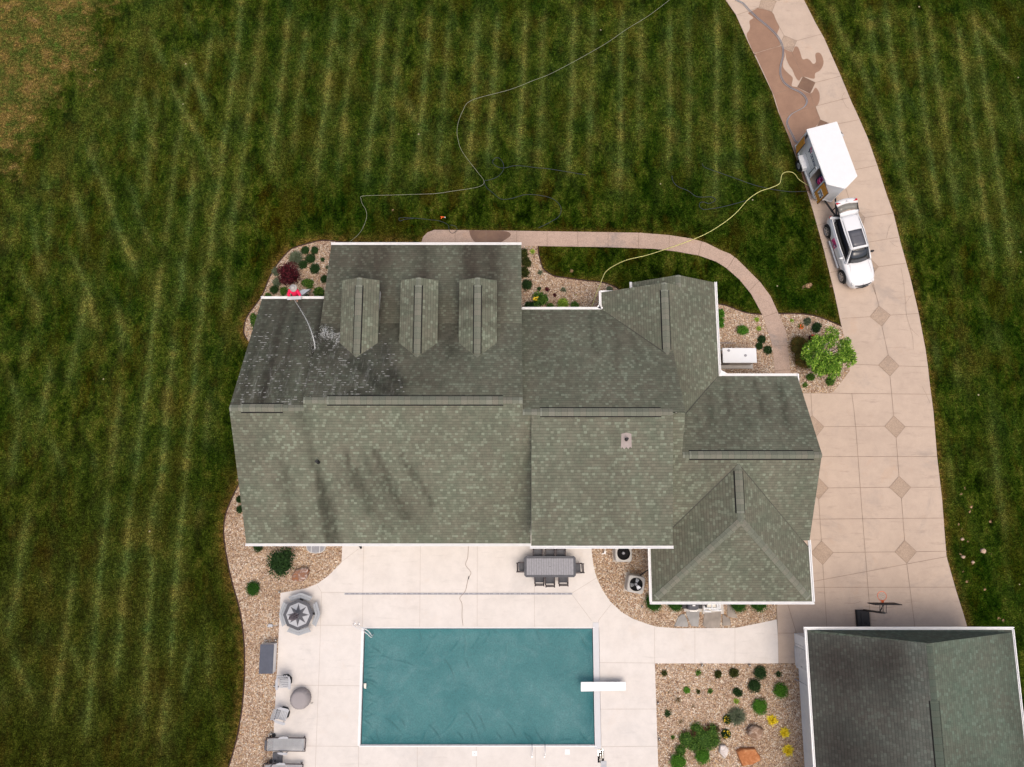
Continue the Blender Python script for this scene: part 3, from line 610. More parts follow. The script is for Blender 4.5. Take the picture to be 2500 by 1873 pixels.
# ------------------------------------------------------------------ gravel beds with plastic edging
def gravel_bed(key, z=0.028):
    a, b = BED[key]
    A = [tuple(p[:2]) for p in smoothpath([G(*p) for p in a], 4)]
    g = fill('gravel_bed', A + xy(b), [], z, 'gravel', kind='structure')
    mb = MB(); mb.tube([(p[0], p[1], 0.035) for p in A], 0.035, 6)
    return mb.build('bed_edging', 'edging', g)
for k in BED: gravel_bed(k)
fill('gravel_bed', xy(SE_CURVE) + xy(seg("1896,1440 1890,1290 1444,1270")), [], 0.027, 'gravel', kind='structure')
fill('gravel_bed', xy(seg("1598.4,1619.5 1950,1620 1956,1619 1975,1935 1609,1935")), [], 0.027, 'gravel', kind='structure')

# ------------------------------------------------------------------ patio and pool
ZP = 0.045
hole = [(-8.0, -5.93), (4.7, -5.93), (4.7, -11.9), (-8.0, -11.9)]
pit = [(4.5, -12.05), (4.83, -12.05), (4.83, -12.72), (4.5, -12.72)]
patio = fill('pool_patio', patio_out, [hole, pit], ZP, 'patio', kind='structure', skirt=0.3)
jp = """785.5,1446 781,1600 770.4,1873 768,1930|785.5,1446 842,1446.5|775.5,1429 785.5,1446|833,1372.5 875,1340.8|888.7,1300 885,1530|681,1526 866,1526.5 886,1526.5|676,1672 880,1674|668,1820 880,1822|876,1822 875,1930|1026.8,1300 1025,1530|1165.4,1300 1165,1528|1304,1300 1304.9,1530|1396,1448 1456,1411|1396,1451 1444,1515|1460.4,1515 1493,1473.6|1463.6,1617.4 1598,1618.5|1465,1731 1601,1730.6|1467,1822.5 1605,1821.6|1461,1515 1467,1822 1468,1930|
1597.4,1530 1598,1619|1696,1535 1696,1618|1793.7,1534 1793.7,1618|1897.5,1513 1899.7,1618|1019,1822 1019,1930|1163,1822 1163,1930|1306.7,1822 1307,1930"""
strips('control_joint', [xy(seg(a)) for a in jp.replace('\n', '').split('|')], 0.016, ZP + 0.004, 'joint_pale', patio)
# trench drain set in the patio
a, b = G(842, 1449.5), G(1396.5, 1449.5)
td = MB(); td.box((a.x + b.x) / 2, a.y, ZP + 0.008, b.x - a.x, 0.10, 0.006); o = td.build('trench_drain', 'mid_grey', patio)
td = MB(); n_ = 22
for i in range(n_ + 1):
    td.box(a.x + (b.x - a.x) * i / n_, a.y, ZP + 0.0125, 0.03, 0.10, 0.003)
for i in range(n_): td.box(a.x + (b.x - a.x) * (i + .5) / n_, a.y, ZP + 0.0125, 0.16, 0.03, 0.003)
td.build('drain_joint', 'light_grey', o)

pool = thing('swimming_pool', 'long rectangular in ground pool under a teal vinyl cover', 'pool', (0, 0, 0))
mb = MB()
for (x0, x1, yy0, yy1) in ((-8.0, 4.33, -5.93, -5.97), (-8.0, 4.33, -11.84, -11.9), (-8.0, -7.97, -11.84, -5.97)):
    mb.box((x0 + x1) / 2, (yy0 + yy1) / 2, -0.35, abs(x1 - x0), abs(yy1 - yy0), 0.78)
mb.build('pool_wall', 'light_grey', pool)
def make_cover():
    x0, x1, y0, y1 = -7.93, 4.33, -11.82, -5.99; nx, ny = 260, 130
    X, Y = np.meshgrid(np.linspace(x0, x1, nx), np.linspace(y0, y1, ny))
    edge = np.minimum.reduce([X - x0, x1 - X, Y - y0, y1 - Y])
    Z = -0.02 - 0.22 * (1 - np.exp(-edge / 0.35)) + 0.01
    rng = np.random.RandomState(3); FO = np.zeros_like(X)
    wr = []
    base = seg("680,420,620,510 620,510,540,640 790,430,720,510 850,470,760,600 1000,430,920,580 170,560,240,615 220,625,330,660 330,660,520,720 150,605,220,605 710,640,790,800 850,1020,980,1250 820,1060,720,1200 590,1140,690,1260 260,1090,400,1220 1440,420,1640,425 1640,425,1740,470 1790,520,1800,1240 1790,560,1740,470 1560,1270,1700,1258 380,1090,420,1170 810,1200,860,1260 1100,1200,1150,1260 860,420,860,640 860,640,900,720 960,1050,1020,1200 1180,1120,1260,1250 1320,1210,1390,1270 1180,520,1170,640 1060,440,1010,540")
    for x_0, y_0, x_1, y_1 in base:
        p, q = G(850 + x_0 / 3.072, 1400 + y_0 / 3.072), G(850 + x_1 / 3.072, 1400 + y_1 / 3.072); wr.append((p.x, p.y, q.x, q.y, 0.022, 0.05))
    for i in range(46):
        t = rng.rand(); L = 0.4 + rng.rand() * 0.5
        if i % 4 < 2: px, py = x0 + 0.02, y0 + t * (y1 - y0); a_ = rng.uniform(-0.9, 0.9)
        elif i % 4 == 2: px, py = x0 + t * (x1 - x0), y0 + 0.02; a_ = PI / 2 + rng.uniform(-0.9, 0.9)
        else: px, py = x0 + t * (x1 - x0), y1 - 0.02; a_ = -PI / 2 + rng.uniform(-0.9, 0.9)
        wr.append((px, py, px + L * math.cos(a_), py + L * math.sin(a_), 0.02, 0.045))
    for ax, ay, bx, by, amp, wd in wr:
        dx, dy = bx - ax, by - ay; L2 = dx * dx + dy * dy + 1e-9
        t = ((X - ax) * dx + (Y - ay) * dy) / L2; tt = np.clip(t, 0, 1)
        bow = 0.06 * np.sin(tt * PI) * math.sqrt(L2) ; nx_, ny_ = -dy / math.sqrt(L2), dx / math.sqrt(L2)
        d = np.hypot(X - (ax + tt * dx + bow * nx_), Y - (ay + tt * dy + bow * ny_))
        Z += amp * np.exp(-(d / wd) ** 2) * (0.4 + 0.6 * np.sin(tt * PI))
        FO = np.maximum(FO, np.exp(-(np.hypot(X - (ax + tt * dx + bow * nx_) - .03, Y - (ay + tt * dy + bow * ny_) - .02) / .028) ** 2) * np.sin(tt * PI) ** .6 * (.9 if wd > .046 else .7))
    Z += 0.012 * np.sin(X * 2.1 + Y) * np.sin(Y * 1.7)
    v = np.stack([X.ravel(), Y.ravel(), Z.ravel()], 1).tolist(); f = []
    for j in range(ny - 1):
        for i in range(nx - 1): k = j * nx + i; f.append((k, k + 1, k + nx + 1, k + nx))
    mb = MB(); mb.v = [tuple(q) for q in v]; mb.f = f
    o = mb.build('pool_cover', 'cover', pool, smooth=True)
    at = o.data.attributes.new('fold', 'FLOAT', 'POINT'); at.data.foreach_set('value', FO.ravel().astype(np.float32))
make_cover()
mb = MB(); mb.box(-8.06, -8.9, 0.055, 0.13, 5.98, 0.035); mb.build('cover_track', 'white_trim', pool, bevel=0.01)
mb = MB(); mb.box(-1.8, -11.92, 0.03, 12.5, 0.05, 0.07); mb.box(-1.8, -5.905, 0.03, 12.5, 0.03, 0.07); mb.build('coping', 'white_trim', pool)
mb = MB(); mb.box(4.52, -8.85, 0.04, 0.33, 6.40, 0.04); mb.build('cover_housing', 'housing', pool, bevel=0.008)
g = G(892, 1673); mb = MB(); mb.box(g.x, g.y, 0.08, 0.13, 0.24, 0.08); mb.box(g.x + .02, g.y - 0.13, 0.07, 0.09, 0.05, 0.06); mb.build('cover_pulley', 'cream', pool, bevel=0.01)
# mechanism pit
mb = MB(); mb.box(4.665, -12.385, -0.27, 0.33, 0.67, 0.02); mb.box(4.495, -12.385, -0.12, 0.01, 0.67, 0.30); mb.box(4.835, -12.385, -0.12, 0.01, 0.67, 0.30); mb.box(4.665, -12.045, -0.12, 0.33, 0.01, 0.3); mb.box(4.665, -12.725, -0.12, 0.33, 0.01, 0.3)
pm = thing('cover_motor', 'open pit beside the pool corner with the cover drive and motor', 'motor', (0, 0, 0))
mb.build('pit', 'dark_void', pm)
mb = MB(); mb.box(4.665, -12.15, -0.1, 0.30, 0.03, 0.04); mb.box(4.60, -12.24, -0.08, 0.2, 0.06, 0.06); mb.cyl(4.665, -12.38, -0.2, -0.05, 0.035); mb.box(4.78, -12.12, -0.08, .05, .07, .05); mb.box(4.54, -12.30, -.12, .02, .3, .05); mb.box(4.79, -12.36, -.14, .02, .4, .05); mb.build('bracket', 'steel', pm)
mb = MB(); mb.box(4.665, -12.48, -0.12, 0.09, 0.14, 0.1); mb.box(4.665, -12.62, -0.10, 0.14, 0.13, 0.12); mb.build('motor_body', 'cream', pm, bevel=0.01)
g = G(1473.5, 1866); mb = MB(); mb.box(g.x, g.y - .1, ZP + 0.009, 0.31, 0.55, 0.01); tag(mb.build('access_lid', 'light_grey', None), 'flat grey panel beside the open motor pit', 'lid')
for i, (px, py) in enumerate(((1159, 1839), (1385, 1835))):
    g = G(px, py); t = thing('skimmer_lid', ['square white skimmer lid in the patio with a finger hole, left one of two', 'square plain white skimmer lid in the patio near the ladder rails'][i], 'lid', (g.x, g.y, ZP), 0, 'skimmer lids below the pool')
    mb = MB(); mb.box(0, 0, 0.006, 0.26, 0.26, 0.012); mb.build('lid', 'white_trim', t, bevel=0.004)
    if i == 0: mb = MB(); mb.cyl(0, 0, 0.012, 0.015, 0.014); mb.build('finger_hole', 'black', t)
# diving board
db = thing('diving_board', 'white diving board reaching over the pool end', 'diving board', (0, 0, 0))
p = [G(1418, 1665, .5), G(1527.7, 1664.5, .5), G(1528, 1686, .5), G(1418, 1688.5, .5)]
mb = MB(); mb.prism([tuple(q[:2]) for q in p], 0.46, 0.52); mb.build('board', 'white_paint', db, bevel=0.015)
cx, cy = (p[1].x + p[2].x) / 2 - 0.5, (p[1].y + p[2].y) / 2
mb = MB(); mb.box(cx - .1, cy, 0.25, 0.75, 0.30, 0.42, top=.8); mb.build('stand', 'light_grey', db, bevel=0.03)
# ladder rails
for i, px in enumerate((1298.6, 1330)):
    a, b = G(px, 1819), G(px, 1852)
    t = thing('grab_rail', ['thin curved steel pool rail beside the ladder, left of the pair', 'thin curved steel pool rail beside the ladder, right of the pair'][i], 'rail', (a.x, a.y, 0), 0, 'pool ladder rails')
    L = a.y - b.y; pth = smoothpath([(0, 0.15, -0.25), (0, 0.10, 0.25), (0, 0, 0.42), (0, -L * .55, 0.48), (0, -L * .8, .35), (0, -L * .85, 0.04)], 6)
    mb = MB(); mb.tube(pth, 0.016, 8); mb.build('rail', 'steel', t, smooth=True)
    mb = MB(); mb.cyl(0, -L * .85, ZP, ZP + 0.02, 0.04); mb.build('escutcheon', 'steel', t)
# corner hand rails
t = thing('stair_handrail', 'white figure shaped pair of handrails at the upper left pool corner', 'handrail', (0, 0, 0))
for q in (((866, 1522), (888, 1541), (906, 1556)), ((877, 1523), (893, 1536), (908, 1552))):
    a, mdl, b = G(*q[0], .05), G(*q[1], .75), G(*q[2], .3)
    mb = MB(); mb.tube(smoothpath([a, a + Vector((0.02, -0.01, .55)), mdl + Vector((-.1, .05, .12)), mdl + Vector((.15, -.1, .05)), b, b + Vector((0, 0, -.45))], 6), 0.022, 8); mb.build('rail', 'white_paint', t, smooth=True)
    mb = MB(); mb.cyl(a.x, a.y, ZP, ZP + .025, .05); mb.build('escutcheon', 'steel', t)
MAT['valley'] = simple('valley_shade_strip', (0.06, 0.06, 0.048), 0.8)  # strip colour standing in for shade in the roof valleys
MAT['pale_pipe'] = simple('lead_flashing', (0.33, 0.28, 0.26), 0.7)
# ------------------------------------------------------------------ roofs
def zS(x, y): return 3.15 + .54 * (y + 1.35)
def zAN(x, y): return 2.95 + .57 * (11.6 - y)
def zMN(x, y): return 4.25 + .58 * (9.9 - y)
def zMP(x, y): return 4.25 - .319 * (y - 9.9)
def zBN(x, y): return 2.8 + .62 * (11.05 - y)
def zBS(x, y): return 6.6 - .19 * (4.92 - y)
def zPE(x, y): return 2.8 + .58 * (11.05 - x)
def zEW(x, y): return 2.8 + .58 * (x - 4.86)
def zDW(x, y): return 2.8 + .58 * (x - 6.55)
def zFN(x, y): return 2.8 + .575 * (7.38 - y)
def zFS(x, y): return 5.336 - .55 * (2.97 - y)
def zGW(x, y): return 2.8 + .565 * (x - 7.11)
def zGE(x, y): return 2.8 + .565 * (15.24 - x)
def zGS(x, y): return 2.8 + .565 * (y + 4.27)
# stains and wet patches: each a stroke (world x0,y0,x1,y1,half width,strength)
def onp(px, py, z):
    d = G(px, py, 0) - Vector((0, 0, CAMH)); lo, hi = 0.5, 1.0
    for _ in range(40):
        k = (lo + hi) / 2; q = Vector((0, 0, CAMH)) + d * k
        if q.z > z(q.x, q.y): lo = k
        else: hi = k
    return q
def strokes(txt, z):
    out = []
    for a in txt.split('|'):
        (x0, y0), (x1, y1), (wd, st) = seg(a)
        p, q = onp(x0, y0, z), onp(x1, y1, z); out.append((p.x, p.y, q.x, q.y, wd / 46.0, st))
    return out
ST = {'S': strokes("700,1140 716,1290 12,.5|765,1120 800,1240 13,.75|778,1170 806,1322 13,1.0|800,1215 826,1322 9,.8|738,1010 762,1120 10,.45|842,1095 872,1190 10,.65|868,1150 905,1245 14,.7|884,1110 925,1180 12,.5|915,1100 950,1185 11,.7|945,1170 990,1260 14,.75|972,1100 1010,1160 8,.7|1008,1150 1058,1235 8,.8|680,1120 690,1180 16,.3|700,1250 730,1310 18,.4|850,1160 1000,1250 40,.30|716,985 740,1020 14,.4|905,1210 940,1290 16,.35", zS),
      'AN': strokes("620,800 600,960 16,.30|655,800 630,980 10,.5|700,850 690,970 16,.35|610,900 575,985 14,.5|720,760 700,900 12,.3", zAN),
      'MN': strokes("850,880 900,905 13,.55|880,900 945,945 18,.7|905,925 965,975 18,.75|850,955 930,978 10,.8|950,905 985,940 13,.85|800,640 795,760 12,.3|975,830 965,770 9,.6|1105,790 1100,860 11,.5|965,690 962,760 9,.4|995,930 1075,945 9,.35|880,870 905,905 10,.5|1000,905 1040,935 12,.35|925,790 945,880 10,.45|1070,780 1100,870 10,.35|780,760 800,850 16,.35|945,780 950,860 18,.40|1108,760 1105,860 14,.42", zMN),
      'BN': strokes("1440,770 1455,860 7,.5|1500,790 1510,860 8,.35|1545,820 1560,880 8,.35|1320,790 1330,850 9,.3|1500,860 1505,930 8,.28", zBN),
      'FN': strokes("1770,930 1780,1010 9,.5|1840,930 1870,1010 8,.6|1900,930 1925,1040 8,.6|1730,960 1735,1030 10,.4|1800,960 1830,1040 9,.35|1700,1010 1710,1060 10,.3", zFN)}
SOOT_MP = [G(a, 640, 3.3).x for a in (885, 930, 1035, 1145, 1200)]
def stainval(kind, x, y):
    v = 0.0
    for x0, y0, x1, y1, wd, st in ST.get(kind, ()):
        dx, dy = x1 - x0, y1 - y0; L2 = dx * dx + dy * dy
        t = max(0, min(1, ((x - x0) * dx + (y - y0) * dy) / L2))
        wv = wd * (0.55 + 0.6 * t); jig = 0.22 * noise.noise(Vector((x * 2.2, y * 2.2, 1)))
        d = math.hypot(x - x0 - t * dx + jig, y - y0 - t * dy)
        v = max(v, st * math.exp(-(d / wv) ** 2))
    return v
def sstep(a, b, x): t = max(0, min(1, (x - a) / (b - a))); return t * t * (3 - 2 * t)
def attrs(kind, x, y):
    st = stainval(kind, x, y); soot_shade = wet = foam_sheen = 0.0
    nz = noise.noise(Vector((x * 0.9, y * 0.15, 4.0))); nb = noise.noise(Vector((x * 0.35, y * 0.35, 9.0))); nf = noise.noise(Vector((x * 2.6, y * 0.5, 2.0)))
    if kind == 'AN':
        wet = 0.8 + 0.3 * nz; soot_shade = 0.45 + 0.9 * max(-.3, noise.noise(Vector((x * 2.2, y * 0.12 + x * .3, 1.5))))
        foam_sheen = sstep(11.3, 9.2, y + 0.8 * nz) * (0.65 + 0.35 * sstep(9, 6, y))
        if x > -11.6 and y > 8.0: foam_sheen *= 0.25; wet += .2; soot_shade += .15
        if abs(x + 11.9 + (11.6 - y) * .05) < .12: foam_sheen *= 1.0
    if kind == 'MP':
        soot_shade = 0.58 + 0.35 * nb
        for i, cx in enumerate(SOOT_MP): soot_shade += (0.45, 0.5, 0.65, 0.7, .5)[i] * math.exp(-((x - cx) / (0.55, .5, .55, .5, .45)[i]) ** 2) * (0.8 + 0.4 * nf)
        soot_shade *= sstep(0.5, -0.8, x) * .7 + .3
        if x < -9.0: soot_shade += .12
    if kind == 'MN':
        soot_shade = 0.30 + 0.25 * nb + 0.38 * sstep(6.5, 9.5, y) * sstep(1.2, -3, x)
        ed = -5.6 + (7.2 - y) * 0.55 + 0.45 * nf + .3 * nz
        wet = sstep(ed + .25, ed - .25, x) * sstep(9.9, 9.3, y - .35 * nf)
        foam_sheen = wet * (0.6 + 0.4 * sstep(-5.8, -8, x))
        if x < -8.7: foam_sheen += 0.9 * sstep(9.6 + .5 * nf, 9.3 + .5 * nf, y) * sstep(8.8, 9.2, y + .2 * nf) * sstep(-9.9, -9.6, x)
    if kind == 'S':
        wet = sstep(5.05, 5.25, y + 0.1 * nf) * sstep(-9.7, -10.2, x)
        if x < -9.8: wet = max(wet, .3 * sstep(4.6, 5.1, y))
        soot_shade = 0.18 * max(0, nb + .2) + 0.15 * sstep(-1, 2, -x - 12 + 3 * nb)
        soot_shade += .22 * sstep(-.6, .9, x) * sstep(3.8, 2.2, y)  # painted shade beside the raised south panel
    if kind == 'BN': soot_shade = 0.22 + 0.25 * nb + 0.25 * sstep(9.3, 10.9, y + nz)
    if kind == 'BS': soot_shade = .06 + .28 * max(0, nz) + .2 * max(0, nb)
    if kind in ('FN', 'FS', 'PE', 'EW', 'GE', 'GS', 'DW'): soot_shade = 0.20 + 0.3 * nb + .10 * nz
    if kind == 'GW': soot_shade = .32 + .2 * nb  # dirt plus painted shade on the west hip slope
    if kind == 'DOR': soot_shade = .12 + .3 * nb; st = .55 * math.exp(-((y - 10.8 - .3 * nf) / .35) ** 2) * (1 if x > -3 else .2) + .4 * math.exp(-((y - 9.6) / .25) ** 2) * (1 if x > -3 else 0)
    if kind == 'DGW': soot_shade = .80 + 0.45 * nb + .25 * nz - .6 * sstep(18.2, 19.6, x) - .25 * sstep(-7, -5.6, y)  # west slope toned darker, easing off near the ridge
    if kind == 'DGE': soot_shade = -.05 + .4 * nb + .4 * sstep(23.5, 25, x) + .3 * sstep(-8, -13, y)
    return [max(0.0, min(1.2, st)), max(0.0, min(1.3, soot_shade)), max(0.0, min(1.0, wet)), max(0.0, min(1.6, foam_sheen))]

def roof_faces(name, faces, parent, step=0.22, th=0.10, mat='shingle', **tg):
    """faces: (xy polygon, plane function, downslope direction xy, stain kind)"""
    bm = bmesh.new(); uvl = bm.loops.layers.uv.new('UVMap')
    lay = [bm.verts.layers.float.new(n_) for n_ in ('stain', 'soot_shade', 'wet', 'foam_sheen')]
    for poly, zf, dn, kind in faces:
        b2 = bmesh.new(); vs = [b2.verts.new((x, y, 0)) for x, y in poly]; f = b2.faces.new(vs)
        if f.normal.z < 0 or (f.normal_update() or f.normal.z < 0): f.normal_flip()
        xs = [p[0] for p in poly]; ys = [p[1] for p in poly]
        if step:
            for lo, hi, ax in ((min(xs), max(xs), 0), (min(ys), max(ys), 1)):
                n_ = int((hi - lo) / step)
                for i in range(1, n_ + 1):
                    c = lo + (hi - lo) * i / (n_ + 1); no = (1, 0, 0) if ax == 0 else (0, 1, 0); co = (c, 0, 0) if ax == 0 else (0, c, 0)
                    bmesh.ops.bisect_plane(b2, geom=b2.verts[:] + b2.edges[:] + b2.faces[:], dist=1e-5, plane_co=co, plane_no=no)
        # outline edges for the skirt
        mp = {}
        g0 = zf(0, 0); gx = zf(1, 0) - g0; gy = zf(0, 1) - g0; sl = math.sqrt(1 + gx * gx + gy * gy); k = sl
        dl = math.hypot(*dn); dx, dy = dn[0] / dl, dn[1] / dl
        for v in b2.verts:
            nv = bm.verts.new((v.co.x, v.co.y, zf(v.co.x, v.co.y))); mp[v] = nv
            for l_, a in zip(lay, attrs(kind, v.co.x, v.co.y)): nv[l_] = a
        for f in b2.faces:
            nf = bm.faces.new([mp[v] for v in f.verts])
            for lp in nf.loops:
                x, y, _ = lp.vert.co; lp[uvl].uv = (-x * dy + y * dx + 50, -(x * dx + y * dy) * k + 50)
        for e in b2.edges:
            if len(e.link_faces) == 1:
                a, b = [mp[v] for v in e.verts]
                c = bm.verts.new(b.co - Vector((0, 0, th))); d = bm.verts.new(a.co - Vector((0, 0, th)))
                bm.faces.new((a, b, c, d))
        b2.free()
        lowv = [bm.verts.new((x, y, zf(x, y) - th)) for x, y in poly]; bm.faces.new(lowv[::-1])
    bmesh.ops.recalc_face_normals(bm, faces=[]) if False else None
    me = bpy.data.meshes.new(name); bm.to_mesh(me); bm.free()
    o = bpy.data.objects.new(name, me); link(o); me.materials.append(m(mat)); o.parent = parent
    return tag(o, **tg)

def ridge_cap(name, a, b, parent, half=0.20, slope=(0.55, 0.55), lift=0.05, seams=True, mat='cap', vent=True):
    """inverted V strip following a ridge or hip from a to b; slope = drop per metre on the left and right side"""
    a, b = Vector(a), Vector(b); t = (b - a); L = t.length; th_ = Vector((t.x, t.y, 0)).normalized(); nl = Vector((-th_.y, th_.x, 0))
    def mk(nm, hw, up, mt):
        prof = [(-hw, -slope[1] * hw + up), (0, up), (hw, -slope[0] * hw + up), (hw, -slope[0] * hw + up - 0.045), (0, up - 0.05), (-hw, -slope[1] * hw + up - 0.045)]
        vs = [(p + nl * s_ + Vector((0, 0, z_))) for p in (a, b) for s_, z_ in prof]; n = 6
        fs = [(i, (i + 1) % n, n + (i + 1) % n, n + i) for i in range(n)] + [(5, 4, 3, 2, 1, 0), (6, 7, 8, 9, 10, 11)]
        me = bpy.data.meshes.new(nm); me.from_pydata([tuple(v) for v in vs], [], fs); me.update()
        uv = me.uv_layers.new(name='UVMap')
        for pl in me.polygons:
            for li in pl.loop_indices:
                vi = me.loops[li].vertex_index; uv.data[li].uv = ((0 if vi < 6 else L) + 20, vi * .1)
        o = bpy.data.objects.new(nm, me); link(o); me.materials.append(m(mt)); o.parent = parent; return o
    o = mk(name, half, lift, mat)
    if vent:
        s_ = mk('vent_slot', half + 0.05, lift - 0.028, 'dark_void'); s_.parent = o
    return o

def gutter(a, b, parent, out, z, wd=0.13, ht=0.12, name='gutter'):
    """open white gutter from a to b (xy), out = unit vector away from the roof"""
    a = Vector((*a, z)); b = Vector((*b, z)); o_ = Vector((*out, 0)); mb = MB(); k = o_ * wd
    def wall(p, q, t0, t1, z0, z1):
        vs = [p + o_ * t0 + Vector((0, 0, z0)), q + o_ * t0 + Vector((0, 0, z0)), q + o_ * t1 + Vector((0, 0, z0)), p + o_ * t1 + Vector((0, 0, z0))]
        vs += [v + Vector((0, 0, z1 - z0)) for v in vs]
        mb.add(vs, [(3, 2, 1, 0), (4, 5, 6, 7), (0, 1, 5, 4), (1, 2, 6, 5), (2, 3, 7, 6), (3, 0, 4, 7)])
    wall(a, b, 0, wd, -ht, -ht + .05); wall(a, b, wd - .045, wd, -ht + .05, .0); wall(a, b, 0, .03, -ht + .05, -.02)
    return mb.build(name, 'white_trim', parent, label=None)

house = thing('house', 'large rambling house with green grey shingle roofs and three dormers', 'house', (0, 0, 0))
w_ = 0.45
mb = MB()
mb.prism([(-13.15, -.95), (.5, -.95), (.5, 11.0), (-5, 11.2), (-9.6, 12.2), (-9.6, 11.15), (-13.15, 11.15)], 0.0, 2.72)
mb.build('wall', 'siding', house)
mb = MB(); mb.prism([(.5, -.95), (7.6, -.95), (7.6, 10.6), (.5, 10.6)], 0.0, 2.6); mb.build('wall', 'siding', house)
mb = MB(); mb.prism([(1.1, -.9), (7.6, -.9), (7.6, 4.6), (1.1, 4.6)], 2.6, 5.25); mb.build('wall', 'siding', house)
mb = MB(); mb.prism([(5.3, 10.0), (10.6, 10.0), (10.6, 11.6), (5.3, 11.6)], 0, 2.65); mb.prism([(7, 11.6), (10.6, 11.6), (10.6, 12.1), (7, 12.1)], 0, 2.6); mb.prism([(7.6, 3), (10.6, 3), (10.6, 10), (7.6, 10)], 0, 2.6); mb.build('wall', 'siding', house)
mb = MB(); mb.prism([(10.6, -.8), (14.8, -.8), (14.8, 6.95), (10.6, 6.95)], 0, 2.6); mb.prism([(7.55, -3.8), (14.8, -3.8), (14.8, -.8), (7.55, -.8)], 0, 2.6); mb.build('wall', 'siding', house)
def gablewall(x, yz, parent, tk=0.08):
    mb = MB(); n = len(yz); vs = [(x - tk / 2, y, z) for y, z in yz] + [(x + tk / 2, y, z) for y, z in yz]
    mb.add(vs, [tuple(range(n)), tuple(range(n, 2 * n))[::-1]] + [(i, n + i, n + (i + 1) % n, (i + 1) % n) for i in range(n)])
    return mb.build('gable', 'siding', parent)
gablewall(-13.1, [(-.95, 2.7), (11.1, 2.7), (11.1, 3.0), (5.12, 6.45), (-.95, 3.1)], house)
gablewall(-9.6, [(5, 6.3), (5.46, 6.65), (9.9, 4.05), (12.2, 3.3), (12.2, 2.6), (5, 2.7)], house)
gablewall(.3, [(4.9, 6.2), (5.46, 6.65), (9.9, 4.05), (11, 3.6), (11, 2.6), (4.9, 2.7)], house)
gablewall(7.9, [(4.6, 2.6), (4.92, 6.4), (10.5, 3.0), (10.5, 2.6)], house)
gablewall(14.8, [(-.8, 2.6), (2.97, 5.15), (6.95, 2.9), (6.95, 2.6)], house)
mb = MB()
for x in (-9.4, -6.6, -3.4, -.2): mb = MB(); mb.cyl(x, 14.3, 0.02, 2.7, 0.12, n=12); mb.build('porch_post', 'white_trim', house)

rf = roof_faces('roof', [([(-13.55, 5.12), (-9.9, 5.12), (-9.9, 11.6), (-13.55, 11.6)], zAN, (0, 1), 'AN')], house, th=.12)
gutter((-13.6, 11.6), (-9.98, 11.6), rf, (0, 1), 3.0)
ridge_cap('ridge_vent', (-13.0, 5.12, 6.64), (-11.0, 5.12, 6.64), rf, .19, (.56, .56))
ridge_cap('ridge_cap', (-13.55, 5.12, 6.64), (-9.98, 5.12, 6.64), rf, .15, (.56, .56), .012, vent=False)
rf = roof_faces('roof', [([(-9.98, 5.458), (.51, 5.458), (.51, 9.9), (-9.98, 9.9)], zMN, (0, 1), 'MN'),
     ([(-9.98, 9.9), (.51, 9.9), (.51, 14.76), (-9.98, 14.76)], zMP, (0, 1), 'MP'),
     ([(-13.55, -1.37), (.95, -1.37), (.95, 4.92), (.51, 4.92), (.51, 5.458), (-9.98, 5.458), (-9.98, 5.12), (-13.55, 5.12)], zS, (0, -1), 'S')], house, th=.12)
gutter((-10.0, 14.76), (.53, 14.76), rf, (0, 1), 2.74)
gutter((-13.6, -1.37), (.97, -1.37), rf, (0, -1), 3.18)
ridge_cap('ridge_vent', (-8.85, 5.458, 6.826), (-.42, 5.458, 6.826), rf, .20, (.56, .56))
ridge_cap('ridge_cap', (-9.98, 5.458, 6.826), (.51, 5.458, 6.826), rf, .15, (.56, .56), .012, vent=False)
def vent_pipe(px, py, zf, parent, big):
    q = onp(px, py, zf); mb = MB()
    mb.cyl(q.x, q.y, q.z - .05, q.z + .10, .11, .07, n=14); mb.cyl(q.x, q.y, q.z, q.z + .38, .065, n=14)
    o = mb.build('vent_pipe', 'black', parent, smooth=False)
    if big:
        g0 = zf(0, 1) - zf(0, 0); mb = MB()
        pts = [(-.24, .26), (.0, .32), (.24, .26), (.26, -.42), (.18, -.34), (.10, -.46), (.0, -.36), (-.1, -.47), (-.2, -.36), (-.26, -.45)]
        mb.add([(q.x + a, q.y + b, q.z + b * g0 + .022) for a, b in pts], [tuple(range(len(pts)))[::-1]]); p_ = mb.build('flashing', 'pale_pipe', parent)
vent_pipe(777, 1128, zS, rf, False)
rf = roof_faces('roof', [([(.51, 4.92), (8.3, 4.92), (8.3, 11.05), (.51, 11.05)], zBN, (0, 1), 'BN'),
     ([(.93, 4.92), (7.72, 4.92), (7.72, -1.40), (.93, -1.40)], zBS, (0, -1), 'BS')], house, th=.12)
gutter((.53, 11.05), (4.8, 11.05), rf, (0, 1), 2.83)
gutter((.86, -1.40), (7.76, -1.40), rf, (0, -1), 5.43)
ridge_cap('ridge_vent', (1.35, 4.92, 6.6), (7.15, 4.92, 6.6), rf, .20, (.6, .2))
ridge_cap('ridge_cap', (.51, 4.92, 6.6), (7.72, 4.92, 6.6), rf, .15, (.6, .2), .012, vent=False)
vent_pipe(1529, 1073, zBS, rf, True)
